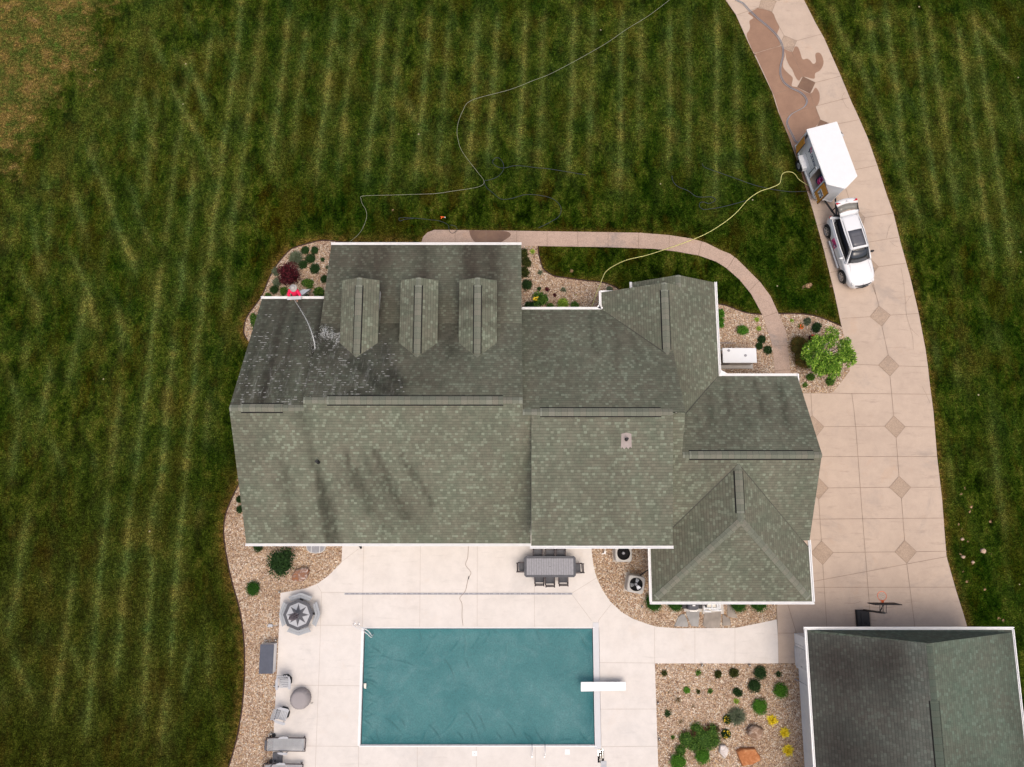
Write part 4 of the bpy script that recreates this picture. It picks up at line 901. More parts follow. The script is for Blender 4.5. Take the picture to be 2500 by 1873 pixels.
# north wing, two nested gables
rf = roof_faces('roof', [([(7.955, 4.4), (8.8, 4.4), (11.05, 4.4), (11.05, 12.57), (8.8, 12.57), (8.8, 12.01), (7.955, 12.01)], zPE, (1, 0), 'PE'),
     ([(4.86, 12.01), (7.955, 12.01), (7.955, 6.5), (4.86, 11.0)], zEW, (-1, 0), 'EW'), ([(6.55, 12.57), (8.8, 12.57), (8.8, 11.2), (6.55, 11.2)], zDW, (-1, 0), 'DW')], house, th=.10)
gutter((11.05, 7.36), (11.05, 12.6), rf, (1, 0), 2.83); gutter((4.86, 11.1), (4.86, 12.08), rf, (-1, 0), 2.83); gutter((6.55, 12.1), (6.55, 12.6), rf, (-1, 0), 2.83)
mb = MB(); mb.box(5.25, 12.06, 2.80, .9, .09, .10); mb.build('fascia', 'white_trim', rf)
mb = MB(); mb.prism([(4.73, 11.05), (4.86, 11.05), (4.99, 11.18), (4.6, 11.18), (4.73, 11.35)], 2.715, 2.835); mb.build('gutter_corner', 'white_trim', rf)
mb = MB(); mb.prism([(11.05, 7.38), (11.18, 7.7), (11.5, 7.51), (11.3, 7.38)], 2.715, 2.84); mb.build('gutter_corner', 'white_trim', rf)
ridge_cap('ridge_vent', (7.955, 11.62, 4.595), (7.955, 8.45, 4.595), rf, .19, (.56, .56))
ridge_cap('ridge_cap', (7.955, 12.01, 4.595), (7.955, 7.9, 4.595), rf, .15, (.56, .56), .012, vent=False)
ridge_cap('ridge_cap', (8.8, 12.57, 4.105), (8.8, 11.9, 4.105), rf, .15, (.56, .56), .012, vent=False)
# garage wing and its hip
rf = roof_faces('roof', [([(8.35, 2.97), (15.24, 2.97), (15.24, 7.38), (8.35, 7.38)], zFN, (0, 1), 'FN'),
     ([(7.4, -1.22), (15.22, -1.22), (15.22, 2.97), (8.35, 2.97), (8.35, 4.9), (7.4, 4.9)], zFS, (0, -1), 'FS')], house, th=.10)
gutter((11.1, 7.38), (15.27, 7.38), rf, (0, 1), 2.83)
mb = MB(); mb.box(15.28, 7.25, 2.78, .07, .5, .12); mb.build('fascia', 'white_trim', rf)
ridge_cap('ridge_vent', (8.72, 2.97, 5.336), (14.85, 2.97, 5.336), rf, .19, (.56, .56))
ridge_cap('ridge_cap', (8.4, 2.97, 5.336), (15.24, 2.97, 5.336), rf, .15, (.56, .56), .012, vent=False)
rf = roof_faces('roof', [([(7.11, -4.27), (11.175, -.205), (11.175, 2.55), (7.11, -1.62)], zGW, (-1, 0), 'GW'),
     ([(15.24, -4.27), (11.175, -.205), (11.175, 2.55), (15.24, -1.62)], zGE, (1, 0), 'GE'),
     ([(7.11, -4.27), (15.24, -4.27), (11.175, -.205)], zGS, (0, -1), 'GS')], house, th=.10)
gutter((7.0, -4.27), (15.35, -4.27), rf, (0, -1), 2.83); gutter((7.11, -4.27), (7.11, -1.0), rf, (-1, 0), 2.83); gutter((15.24, -4.27), (15.24, -1.2), rf, (1, 0), 2.83)
ridge_cap('ridge_vent', (11.175, .15, 5.097), (11.175, 2.2, 5.097), rf, .19, (.56, .56))
ridge_cap('ridge_cap', (11.175, -.25, 5.097), (11.175, 2.6, 5.097), rf, .15, (.56, .56), .012, vent=False)
ridge_cap('ridge_cap', (7.3, -4.08, 2.91), (11.175, -.205, 5.097), rf, .17, (.38, .38), .015, vent=False)
ridge_cap('ridge_cap', (15.05, -4.08, 2.91), (11.175, -.205, 5.097), rf, .17, (.38, .38), .015, vent=False)
def valley(a, b, parent):  # dark strip painting the shade crease along a valley
    mb = MB(); mb.bar(a, b, .05, .03); return mb.build('valley_shade_strip', 'valley', parent)
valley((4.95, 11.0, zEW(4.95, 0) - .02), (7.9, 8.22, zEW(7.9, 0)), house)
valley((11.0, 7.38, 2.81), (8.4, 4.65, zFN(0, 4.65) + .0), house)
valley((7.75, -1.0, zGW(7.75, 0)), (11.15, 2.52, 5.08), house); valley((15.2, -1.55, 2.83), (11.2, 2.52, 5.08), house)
# dormers
for xc in (-7.80, -4.77, -1.75):
    d = MB(); d.prism([(xc - .82, 7.9), (xc + .82, 7.9), (xc + .82, 11.72), (xc - .82, 11.72)], 3.3, 4.93)
    d.add([(xc - .82, 11.72, 4.9), (xc + .82, 11.72, 4.9), (xc, 11.72, 5.36), (xc - .82, 11.66, 4.9), (xc + .82, 11.66, 4.9), (xc, 11.66, 5.36)], [(0, 2, 1), (3, 4, 5), (0, 3, 5, 2), (1, 2, 5, 4)])
    dm = d.build('dormer', 'siding', house)
    g_ = MB(); g_.box(xc, 11.74, 4.25, 1.0, .05, .95); g_.build('window', 'glass', dm)
    zl = lambda x, y, c=xc: 4.95 + .515 * (x - c + .97); zr = lambda x, y, c=xc: 4.95 + .515 * (c + .97 - x)
    dr = roof_faces('dormer_roof', [([(xc - .97, 12.0), (xc, 12.0), (xc, 7.75), (xc - .97, 8.62)], zl, (-1, 0), 'DOR'), ([(xc + .97, 12.0), (xc, 12.0), (xc, 7.75), (xc + .97, 8.62)], zr, (1, 0), 'DOR')], dm, th=.09)
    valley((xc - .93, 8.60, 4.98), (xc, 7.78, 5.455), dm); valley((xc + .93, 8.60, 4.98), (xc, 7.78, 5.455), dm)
    ridge_cap('ridge_vent', (xc, 11.6, 5.45), (xc, 8.05, 5.45), dm, .17, (.5, .5))
    ridge_cap('ridge_cap', (xc, 12.0, 5.45), (xc, 7.85, 5.45), dm, .13, (.5, .5), .012, vent=False)
# downspout foot and window well behind the house
q = G(878, 1334, .25); t = thing('downspout', 'short dark downspout elbow under the eave at the patio edge', 'downspout', (q.x, q.y, 0))
mb = MB(); mb.tube([(-.12, .35, .35), (-.04, .1, .22), (.06, -.12, .10)], .055, 8); mb.build('spout', 'black', t, smooth=True)
t = thing('window_well', 'rounded grey window well cover with white bars in the gravel', 'window well', (*G(773, 1336)[:2], 0.0))
pts = [(-.55, .5), (.55, .5), (.55, .05), (.48, -.17), (.30, -.30), (0, -.34), (-.30, -.30), (-.48, -.17), (-.55, .05)]
mb = MB(); mb.prism(pts, .02, .17); mb.build('rim', 'pale_concrete', t)
mb = MB(); mb.prism([(a * .9, b * .88) for a, b in pts], .17, .185); mb.build('cover', 'mid_grey', t)
for x in (-.24, .22): mb = MB(); mb.box(x, .08, .192, .022, .76, .012); mb.build('bar', 'white_trim', t)

# ------------------------------------------------------------------ detached garage
dg = thing('detached_garage', 'detached white garage with a dark shingle roof at the frame corner', 'garage', (0, 0, 0))
EX0, EX1, EYN = 14.80, 25.10, -5.62
zl = lambda x, y: 3.0 + .35 * (x - EX0); zr = lambda x, y: 3.0 + .35 * (EX1 - x); RX = (EX0 + EX1) / 2; RZ = 3.0 + .35 * (RX - EX0)
mb = MB(); mb.prism([(15.33, -6.2), (24.6, -6.2), (24.6, -17), (15.33, -17)], 0, 2.95)
mb.add([(15.33, -6.2, 2.95), (24.6, -6.2, 2.95), (RX, -6.2, RZ - .15), (15.33, -6.15, 2.95), (24.6, -6.15, 2.95), (RX, -6.15, RZ - .15)], [(0, 1, 2), (3, 5, 4), (0, 2, 5, 3), (1, 4, 5, 2)])
wl = mb.build('wall', 'white_trim', dg)
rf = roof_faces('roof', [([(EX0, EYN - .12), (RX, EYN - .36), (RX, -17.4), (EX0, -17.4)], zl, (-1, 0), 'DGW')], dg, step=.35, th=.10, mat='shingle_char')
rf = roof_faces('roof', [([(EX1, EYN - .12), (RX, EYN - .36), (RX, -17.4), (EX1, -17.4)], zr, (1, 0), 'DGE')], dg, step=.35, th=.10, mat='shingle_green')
def tri_n():
    me = bpy.data.meshes.new('gable_apron'); A = (EX0, EYN, 2.93); B = (EX1, EYN, 2.93)
    vs = [A, B, (EX1, EYN - .12, 3.0), (RX, EYN - .36, RZ), (EX0, EYN - .12, 3.0)]
    me.from_pydata(vs, [], [(1, 0, 4, 3, 2)]); uv = me.uv_layers.new(name='UVMap')
    for li in me.polygons[0].loop_indices:
        v = vs[me.loops[li].vertex_index]; uv.data[li].uv = (v[0], v[2] * 1.1 + 10)
    for k, val in (('soot_shade', .3),):
        at = me.attributes.new(k, 'FLOAT', 'POINT'); at.data.foreach_set('value', [val] * 5)
    o = link(bpy.data.objects.new('gable_apron', me)); me.materials.append(m('shingle_green')); o.parent = dg
tri_n()
gutter((EX0 - .13, EYN), (EX1 + .13, EYN), rf, (0, 1), 3.0, .14); gutter((EX0, EYN), (EX0, -17.4), rf, (-1, 0), 3.03, .13); gutter((EX1, EYN), (EX1, -17.4), rf, (1, 0), 3.03, .10)
ridge_cap('ridge_cap', (RX, EYN - .4, RZ), (RX, -17.4, RZ), rf, .15, (.36, .36), .012, vent=False, mat='cap_green')
ridge_cap('ridge_vent', (RX, -8.6, RZ), (RX, -17.4, RZ), rf, .20, (.36, .36), lift=.035, mat='cap_green')
dr_ = MB(); dr_.box(15.27, -7.35, 1.06, .12, 1.25, 2.15); do = dr_.build('door_frame', 'white_trim', dg, bevel=.01)
dr_ = MB(); dr_.box(15.19, -7.35, 1.05, .05, 1.0, 2.0); do = dr_.build('door', 'light_door', dg) if 'light_door' in MAT else dr_.build('door', 'white_paint', dg, bevel=.01)
dr_ = MB(); dr_.cyl(15.14, -7.75, 1.0, 1.06, .035); dr_.build('handle', 'steel', do)
dr_ = MB(); dr_.box(15.26, -6.46, 1.5, .10, .5, 3.0); dr_.build('corner_board', 'white_trim', dg, bevel=.01)
dr_ = MB(); dr_.box(15.22, -8.25, 2.35, .16, .12, .2, top=.6); dr_.cyl(15.18, -8.25, 2.45, 2.52, .09, .03); dr_.build('wall_lamp', 'black', dg)
dr_ = MB(); dr_.tube([(15.26, -8.6, 2.7), (15.22, -8.6, 2.4), (15.24, -8.62, .2), (15.05, -8.55, .08)], .02, 6); dr_.build('conduit', 'mid_grey', dg)
MAT['slat_grey'] = simple('slat_grey', (0.34, 0.35, 0.36), 0.6, var=.1)
MAT['bench_grey'] = simple('bench_grey', (0.34, 0.36, 0.38), 0.6, var=.08)
MAT['dark_brown'] = simple('dark_brown_frame', (0.05, 0.038, 0.04), 0.6)
# ------------------------------------------------------------------ plants
def leafmesh(name, leaves, mat, parent, core=None, **tg):
    """leaves: list of (centre, direction, width, length, normal)"""
    vs = []; fs = []; rn = []
    for c, d, wd, ln, nr in leaves:
        s_ = d.cross(nr); s_.normalize(); n = len(vs)
        vs += [c - s_ * wd * .12, c + d * ln * .45 - s_ * wd * .5, c + d * ln, c + d * ln * .45 + s_ * wd * .5]
        fs.append((n, n + 1, n + 2, n + 3)); rn += [random.random()] * 4
    if core:
        mb = MB()
        for cc, rr in core: mb.ell(cc, rr, 10, 6, .3, random.random() * 9, 0.02)
        n = len(vs); vs += [Vector(v) for v in mb.v]; fs += [tuple(i + n for i in f) for f in mb.f]; rn += [0.12] * len(mb.v)
    me = bpy.data.meshes.new(name); me.from_pydata([tuple(v) for v in vs], [], fs); me.update(); me.materials.append(m(mat))
    at = me.attributes.new('rnd', 'FLOAT', 'POINT'); at.data.foreach_set('value', np.array(rn, dtype=np.float32))
    o = link(bpy.data.objects.new(name, me)); o.parent = parent; return tag(o, **tg)
def rv():
    while True:
        v = Vector((random.uniform(-1, 1), random.uniform(-1, 1), random.uniform(-1, 1)))
        if .05 < v.length < 1: return v.normalized()
def shell(blobs, n, wd, ln, out=.6, low=-.2):
    L = []; tot = sum(r[0] * r[1] for _, r in blobs)
    for c, r in blobs:
        for _ in range(max(8, int(n * r[0] * r[1] / tot))):
            d = rv()
            if d.z < low: d.z = -d.z
            k = random.uniform(.78, 1.08) * (1 + .30 * noise.noise(d * 1.8 + Vector(c) * 3))
            p = Vector((c[0] + d.x * r[0] * k, c[1] + d.y * r[1] * k, max(.02, c[2] + d.z * r[2] * k)))
            dd = (d * out + rv()).normalized(); nr = (d + rv() * .7 + Vector((0, 0, .5))).normalized()
            L.append((p, dd, wd * random.uniform(.7, 1.3), ln * random.uniform(.7, 1.3), nr))
    return L
def stems(parent, h, spread, n, mat='bark', r=.008, name='stem'):
    mb = MB()
    for _ in range(n):
        a = random.uniform(0, 2 * PI); s_ = spread * random.uniform(.3, 1); mb.tube([(0, 0, 0), (s_ * .4 * math.cos(a), s_ * .4 * math.sin(a), h * .5), (s_ * math.cos(a), s_ * math.sin(a), h)], [r * 1.4, r, r * .6], 4)
    return mb.build(name, mat, parent)
def flowers(parent, blobs, n, mat, size=.05):
    mb = MB()
    for c, r in blobs:
        for _ in range(max(2, n // len(blobs))):
            d = rv(); d.z = abs(d.z) * .8 + .3; d.normalize(); p = Vector((c[0] + d.x * r[0] * 1.05, c[1] + d.y * r[1] * 1.05, c[2] + d.z * r[2] * 1.08))
            for k in range(5):
                a = 2 * PI * k / 5 + random.random(); q = Vector((math.cos(a), math.sin(a), .25)) * size * random.uniform(.7, 1.1); s_ = Vector((-math.sin(a), math.cos(a), 0)) * size * .35
                mb.add([p, p + q * .6 - s_, p + q, p + q * .6 + s_], [(0, 1, 2, 3)])
    return mb.build('flower', mat, parent)
def plant(px, py, rpx, kind, label, cat=None, name=None, group=None, sx=1.0, sy=1.0, h=None):
    r = rpx / 46.0
    base = G(px, py, 0.0)
    hh = {'ball': .75, 'dense': .7, 'broad': .8, 'tuft': .45, 'grass': .8, 'sparse': .35, 'lime': .5, 'yellow': .45}[kind.split(':')[0]] * r if h is None else h
    base = G(px, py, hh * .7); base.z = 0
    typ, mat = (kind.split(':') + ['leaf_dark'])[:2]
    t = thing(name or {'ball': 'shrub', 'dense': 'shrub', 'broad': 'shrub', 'tuft': 'perennial', 'grass': 'ornamental_grass', 'sparse': 'perennial', 'lime': 'perennial', 'yellow': 'perennial'}[typ], label,
              cat or {'ball': 'shrub', 'dense': 'shrub', 'broad': 'shrub', 'grass': 'grass clump'}.get(typ, 'plant'), base, random.uniform(0, .3), group)
    rx, ry = r * sx, r * sy
    if typ == 'ball':
        bl = [((0, 0, hh * .55), (rx, ry, hh * .75))]; leafmesh('foliage', shell(bl, 520 + int(1500 * r), .030, .055, .9, -.3), mat, t, [((0, 0, hh * .5), (rx * .86, ry * .86, hh * .68))])
        stems(t, hh * .4, .05, 3, r=.012)
    elif typ == 'dense':
        bl = [((random.uniform(-.35, .35) * rx, random.uniform(-.35, .35) * ry, hh * .5), (rx * .68, ry * .68, hh * random.uniform(.55, .8))) for _ in range(4)]
        leafmesh('foliage', shell(bl, 420 + int(900 * r), .035, .085, .9, -.2), mat, t, [(c, tuple(q * .8 for q in r_)) for c, r_ in bl]); stems(t, hh * .4, .08, 4, r=.012)
    elif typ == 'broad':
        bl = [((random.uniform(-.5, .5) * rx, random.uniform(-.5, .5) * ry, hh * random.uniform(.4, .7)), (rx * random.uniform(.4, .58), ry * random.uniform(.4, .58), hh * random.uniform(.4, .6))) for _ in range(7)]
        leafmesh('foliage', shell(bl, 380 + int(900 * r), .06, .12, .8, -.1), mat, t, [(c, tuple(q * .7 for q in r_)) for c, r_ in bl]); stems(t, hh * .6, .25 * r, 6, r=.014)
    elif typ in ('tuft', 'lime', 'sparse', 'yellow', 'grass'):
        n = {'tuft': 190, 'lime': 150, 'sparse': 70, 'yellow': 420, 'grass': 900}[typ]; L = []
        n = int(n * (0.6 + r * 2.2)) if typ != 'grass' else n
        for _ in range(n):
            a = random.uniform(0, 2 * PI); el = random.uniform(.15, 1.35); d = Vector((math.cos(a) * math.cos(el) * sx, math.sin(a) * math.cos(el) * sy, math.sin(el) * (hh / r) * .9))
            ln = r * random.uniform(.45, 1.05); c0 = Vector((random.uniform(-.18, .18) * r, random.uniform(-.18, .18) * r, .01))
            if typ in ('grass', 'sparse'):
                c1 = c0 + d * ln * .55; L.append((c0, d.normalized(), .018, ln * .6, (rv() + Vector((0, 0, 1))).normalized()))
                d2 = Vector((d.x * 1.1, d.y * 1.1, d.z * .25)).normalized(); L.append((c1, d2, .016, ln * .5, (rv() * .4 + Vector((0, 0, 1))).normalized()))
            else:
                k = random.uniform(.35, 1); L.append((c0 + d * ln * k, (d + rv() * .5).normalized(), .045 if typ != 'yellow' else .035, .075 if typ != 'yellow' else .12, (rv() * .6 + Vector((0, 0, 1))).normalized()))
        leafmesh('foliage', L, mat, t); stems(t, hh * .6, r * .6, 6, r=.005)
    return t, r, hh

# front bed, upper left
plant(745, 611, 10, 'ball:leaf_dark', 'dark mounded shrub nearest the top edge of the upper left bed', group='low dark mounds in the upper left bed')
plant(768, 611, 9, 'ball:leaf_dark', 'small dark mounded shrub closest to the roof corner in the upper left bed', group='low dark mounds in the upper left bed')
plant(757.7, 631.7, 12, 'ball:leaf_dark', 'wide dark mounded shrub in the middle of the upper left bed', group='low dark mounds in the upper left bed', sx=1.1)
plant(740, 646, 11, 'ball:leaf_dark', 'dark mounded shrub touching the burgundy bush', group='low dark mounds in the upper left bed')
plant(768.6, 656, 13, 'ball:leaf_dark', 'largest dark mounded shrub, alone on gravel right of the burgundy bush', group='low dark mounds in the upper left bed')
plant(787.6, 634, 7, 'tuft:leaf_dark', 'smallest dark tuft close to the porch roof edge', group='low dark mounds in the upper left bed')
plant(793, 681, 10, 'dense:leaf_dark', 'dark shrub half hidden under the porch roof edge')
plant(720, 628, 24, 'grass:leaf_grey', 'grey green feathery clump above the burgundy bush')
plant(672, 662, 14, 'grass:leaf_grey', 'grey green feathery clump left of the burgundy bush', sx=.8)
plant(675, 688, 15, 'grass:leaf_grey', 'grey green clump below left of the burgundy bush', sx=.9)
plant(752, 694, 14, 'broad:leaf_mid', 'bright leafy shrub right of the person in pink')
plant(779.5, 713, 16, 'broad:leaf_mid', 'leafy green shrub wedged between the ladder and the porch roof')
plant(693.4, 711, 9, 'broad:leaf_mid', 'small leafy shrub just left of the person in pink')
plant(668, 709, 12, 'dense:leaf_dark', 'dark leafy mound at the left rim of the upper left bed')
plant(656, 725, 9, 'broad:leaf_mid', 'low green plant beside the white gutter corner')
plant(745, 728, 10, 'dense:leaf_dark', 'dark low plant beneath the ladder feet')
plant(799, 653, 5, 'tuft:leaf_grey', 'pale green tuft peeking from the porch roof edge')
plant(622, 783, 12, 'broad:leaf_mid', 'green shrub half under the left roof edge', sy=1.8)
t, r, hh = plant(707, 667, 31, 'broad:leaf_red', 'burgundy weeping maple bush in the upper left bed', 'maple', 'red_maple', h=.85)
b = [o for o in S.objects if o.parent == t]
bl = [((random.uniform(-.6, .6) * r, random.uniform(-.6, .6) * r, hh * random.uniform(.25, .7)), (r * .4, r * .4, hh * .3)) for _ in range(7)]
leafmesh('foliage', shell(bl, 900, .035, .12, 1.2, -.1), 'leaf_red', t)
# left side bed
plant(585, 1219, 8, 'dense:leaf_dark', 'dark shrub under the left eave, upper of two', group='shrubs under the left eave')
plant(587, 1244, 10, 'dense:leaf_dark', 'dark shrub under the left eave, lower of two', group='shrubs under the left eave')
plant(630.6, 1334, 13, 'dense:leaf_dark', 'dark shrub tucked against the back gutter beside the big glossy bush')
plant(681, 1370, 41, 'broad:leaf_dark', 'big glossy dark bush in the gravel behind the house', h=.95)
plant(617.5, 1437.7, 17, 'ball:leaf_box', 'round clipped green shrub alone in the left gravel bed')
plant(623, 1385, 5, 'sparse:leaf_grey', 'tiny weed left of the big glossy bush')
# bed between porch and north wing
for i, (x, y, rr) in enumerate(((1280, 618, 13), (1284, 640, 15), (1284, 664, 15))):
    plant(x, y, rr, 'dense:leaf_olive', ['olive yew along the porch corner, top of three', 'olive yew along the porch corner, middle of three', 'olive yew along the porch corner, lowest of three'][i], group='olive yews by the porch corner')
plant(1300, 614, 8, 'lime:leaf_lime', 'lime green tuft at the top of the narrow gravel strip')
plant(1319, 665, 8, 'tuft:leaf_grey', 'grey green tuft where the gravel strip starts to widen')
plant(1287, 695, 13, 'ball:leaf_dark', 'dark round shrub touching the porch roof edge')
plant(1335.5, 707, 7, 'tuft:leaf_red', 'burgundy tuft above the yellow flowered shrub')
plant(1354.4, 721, 4.5, 'tuft:leaf_red', 'tiny burgundy tuft between the two yellow green shrubs')
plant(1316, 705.5, 6, 'tuft:leaf_dark', 'small dark tuft just above the yellow flowered shrub')
plant(1376, 707.6, 8, 'tuft:leaf_grey', 'grey green tuft in the middle of the open gravel')
plant(1358, 690.6, 4, 'sparse:leaf_brown', 'tiny brownish weed below the lawn edge')
plant(1406, 720, 4.5, 'sparse:leaf_lime', 'tiny yellowish weed in the open gravel')
t, r, hh = plant(1315.7, 730, 22, 'broad:leaf_mid', 'largest green shrub with a patch of yellow flowers')
flowers(t, [((-.15, .02, hh * .6), (.16, .12, hh * .4))], 30, 'flower_yellow', .07)
t, r, hh = plant(1372, 739, 16, 'dense:leaf_lime', 'yellow green round shrub above the white gutter')
plant(1294, 748, 13, 'dense:leaf_dark', 'dark low shrub in the corner of porch and gutter')
plant(1341, 749, 11, 'dense:leaf_mid', 'low green shrub on the gutter between its larger neighbours')
plant(1405, 747, 13, 'dense:leaf_mid', 'dark green shrub right of the yellow green round one')
plant(1489, 706, 10, 'grass:leaf_grey', 'grey green clump against the north gable')
plant(1304, 676, 5, 'sparse:leaf_brown', 'small dry weed beside the olive yews')
plant(1461, 735, 5, 'sparse:leaf_mid', 'small green plant beside the white gutter corner near the yellow hose')
# bed beside the generator
plant(1757, 768, 13, 'broad:leaf_bright', 'bright leafy shrub on the east gutter, upper of two', group='leafy shrubs on the east gutter')
plant(1757, 787, 13, 'broad:leaf_bright', 'bright leafy shrub on the east gutter, lower of two', group='leafy shrubs on the east gutter')
plant(1814, 807, 16, 'dense:leaf_bright', 'round bright green shrub above the generator')
plant(1848, 780, 7, 'lime:leaf_lime', 'lime tuft nearest the curving walk, upper of two')
plant(1853, 802.7, 7, 'lime:leaf_lime', 'lime tuft nearest the curving walk, lower of two')
plant(1860.4, 829, 9.5, 'ball:leaf_dark', 'dark round tuft beside the walk, top of three')
plant(1854, 845, 8, 'ball:leaf_dark', 'dark round tuft beside the walk, leftmost of three')
t, r, hh = plant(1875, 855, 10, 'ball:leaf_dark', 'dark tuft with white flowers beside the walk'); flowers(t, [((0, 0, hh * .6), (r * .5, r * .5, hh * .6))], 7, 'flower_white', .035)
plant(1818, 777, 4.5, 'sparse:leaf_brown', 'dry reddish weed above the round bright shrub')
plant(1836, 798, 4, 'sparse:leaf_brown', 'small dry weed right of the round bright shrub')
# island bed by the driveway
plant(1933, 782.6, 5, 'lime:leaf_lime', 'tiny lime tuft in the driveway island bed')
t, r, hh = plant(1955.7, 797, 8, 'tuft:leaf_mid', 'green tuft with orange flowers in the driveway island bed', sy=1.3); flowers(t, [((0, 0, hh * .5), (r * .7, r, hh * .6))], 12, 'orange', .045)
plant(1971, 785, 9, 'dense:leaf_grey', 'grey green mound nearest the lawn in the driveway island bed')
plant(1994, 799, 13, 'dense:leaf_dark', 'dark green mound just above the small tree', sx=1.1)
plant(1927, 805, 5, 'sparse:leaf_brown', 'rust coloured weed near the walk in the driveway island bed')
plant(1950, 842, 30, 'dense:leaf_rust', 'rusty green spreading shrub left of the small tree, upper lobe', sy=.85)
plant(1960, 877, 27, 'dense:leaf_rust', 'rusty green spreading shrub left of the small tree, lower lobe', sy=1.15)
t, r, hh = plant(1985, 829, 10, 'dense:leaf_red', 'dark leaved plant with red flowers between shrub and tree'); flowers(t, [((0, .1, hh * .6), (r * .6, r * .7, hh * .6))], 16, 'flower_red', .07)
plant(1966, 940, 9, 'tuft:leaf_mid', 'lone green tuft at the bottom of the driveway island bed')
plant(2026.5, 932, 11, 'dense:leaf_mid', 'green mound under the lower right of the small tree')
plant(1979, 919, 10, 'dense:leaf_mid', 'green mound under the lower left of the small tree')
def small_tree():
    c = G(2023, 864, 1.7); t = thing('tree', 'small bright green flowering tree beside the driveway', 'tree', (c.x, c.y, 0))
    blobs = []
    for _ in range(34):
        a = random.uniform(0, 2 * PI); q = random.uniform(.1, 1.0) ** .6 * 1.12; blobs.append(((q * math.cos(a) * 1.05, q * math.sin(a) * 1.08, 1.75 + random.uniform(-.55, .65) * (1 - q * .45)), (random.uniform(.20, .36),) * 2 + (random.uniform(.18, .3),)))
    mb = MB(); br = MB(); mb.tube([(0, 0, 0), (.03, -.02, .5), (0, .02, 1.0)], [.075, .06, .05], 8); mb.build('trunk', 'bark', t, smooth=True)
    for c_, r_ in blobs: br.tube([(0, .02, .9), (c_[0] * .45, c_[1] * .45, 1.0 + (c_[2] - 1) * .55), c_], [.035, .022, .008], 5)
    br.build('limb', 'bark', t)
    leafmesh('crown', shell(blobs, 8200, .060, .15, .7, -.5), 'leaf_tree', t)
    bl = [((c_[0], c_[1], c_[2]), r_) for c_, r_ in blobs[:9]]; flowers(t, bl, 12, 'flower_white', .05)
small_tree()
# boxwoods under the hip roof
for i, (x, y, rr) in enumerate(((1597, 1472, 21), (1650, 1474, 20), (1803.8, 1474, 21), (1852.7, 1473, 21))):
    plant(x, y, rr, 'ball:leaf_box', ['round boxwood at the lower left corner of the hip roof', 'round boxwood left of the grill', 'round boxwood right of the flagstones', 'round boxwood nearest the driveway under the hip roof'][i], 'boxwood', 'boxwood', 'boxwoods under the hip roof', h=.55)
# rock garden
RG = [(1622, 1643.5, 8, 'tuft:leaf_olive', 'olive tuft at the top left corner of the rock garden'), (1653.5, 1666, 5.5, 'sparse:leaf_red', 'small dark red sprig below the olive corner tuft'),
 (1677.4, 1686, 9.5, 'grass:leaf_bright', 'upright green grassy tuft in the upper left of the rock garden'), (1633.6, 1690, 6, 'sparse:leaf_brown', 'thin brown weed near the left rim of the rock garden'),
 (1704.6, 1689, 5, 'tuft:leaf_olive', 'small olive tuft right of the upright grassy one'), (1704.8, 1642.5, 7.5, 'tuft:leaf_mid', 'green tuft second in the top row of the rock garden'),
 (1733.7, 1688, 6.5, 'tuft:leaf_mid', 'small round green tuft in the middle of the rock garden'), (1754.5, 1647, 9, 'dense:leaf_olive', 'olive mound third in the top row of the rock garden'),
 (1795, 1645.5, 12.5, 'dense:leaf_olive', 'rusty olive mound fourth in the top row of the rock garden'), (1856.4, 1643.5, 15, 'ball:leaf_dark', 'dark round shrub with a brown centre in the top row'),
 (1900.6, 1646, 8, 'tuft:leaf_dark', 'small dark tuft nearest the garage wall in the top row'), (1842.5, 1675, 15, 'ball:leaf_dark', 'dark round shrub just below the top row'),
 (1907, 1686.7, 17, 'ball:leaf_bright', 'vivid green ball nearest the garage wall'), (1801.7, 1691, 10, 'dense:leaf_dark', 'dark green mound left of the dark round shrub'),
 (1797.7, 1712, 7, 'lime:leaf_lime', 'yellow green tuft in the centre of the rock garden'), (1855.8, 1725.7, 18, 'ball:leaf_bright', 'vivid green ball above the tan boulder'),
 (1655.5, 1709, 12, 'sparse:leaf_brown', 'wispy brown clump with a green heart'), (1692, 1724, 7, 'sparse:leaf_brown', 'small wispy brown clump right of the larger one'),
 (1629.6, 1742, 10, 'tuft:leaf_dark', 'spiky dark green tuft near the left rim'), (1661.4, 1761, 10, 'sparse:leaf_brown', 'rusty brown clump above the spreading ground cover'),
 (1698, 1754, 4, 'sparse:leaf_brown', 'tiny orange brown sprig above the ground cover'), (1801.7, 1751, 26, 'grass:leaf_grey', 'large dark feathery grass clump in the centre of the rock garden'),
 (1716, 1846.5, 17, 'ball:leaf_bright', 'green ball touching the bottom of the spreading ground cover'), (1656.5, 1862, 19, 'ball:leaf_bright', 'green ball cut by the bottom edge of the picture'),
 (1631.6, 1781, 5.5, 'sparse:leaf_brown', 'small rusty weed left of the ground cover'), (1642.6, 1800.7, 5, 'tuft:leaf_mid', 'tiny green sprig at the left tip of the ground cover'),
 (1634.6, 1826.6, 4, 'sparse:leaf_mid', 'tiny green sprig low at the left rim'), (1766, 1696, 5, 'sparse:leaf_brown', 'tiny red brown weed in the middle of the rock garden'),
 (1663, 1673, 3.5, 'sparse:leaf_brown', 'minute brown weed beside the dark red sprig'), (1623, 1802, 3.5, 'sparse:leaf_mid', 'minute green weed closest to the pool patio')]
for x, y, rr, k, lb in RG: plant(x, y, rr, k, lb)
for x, y, rr, lb in ((1775, 1757, 10, 'dark plant dotted yellow, joined to the feathery grass clump'), (1772, 1791, 12, 'dark round plant dotted yellow below the feathery grass clump')):
    t, r, hh = plant(x, y, rr, 'dense:leaf_dark', lb); flowers(t, [((0, 0, hh * .6), (r * .8, r * .8, hh * .6))], 20, 'flower_yellow', .045)
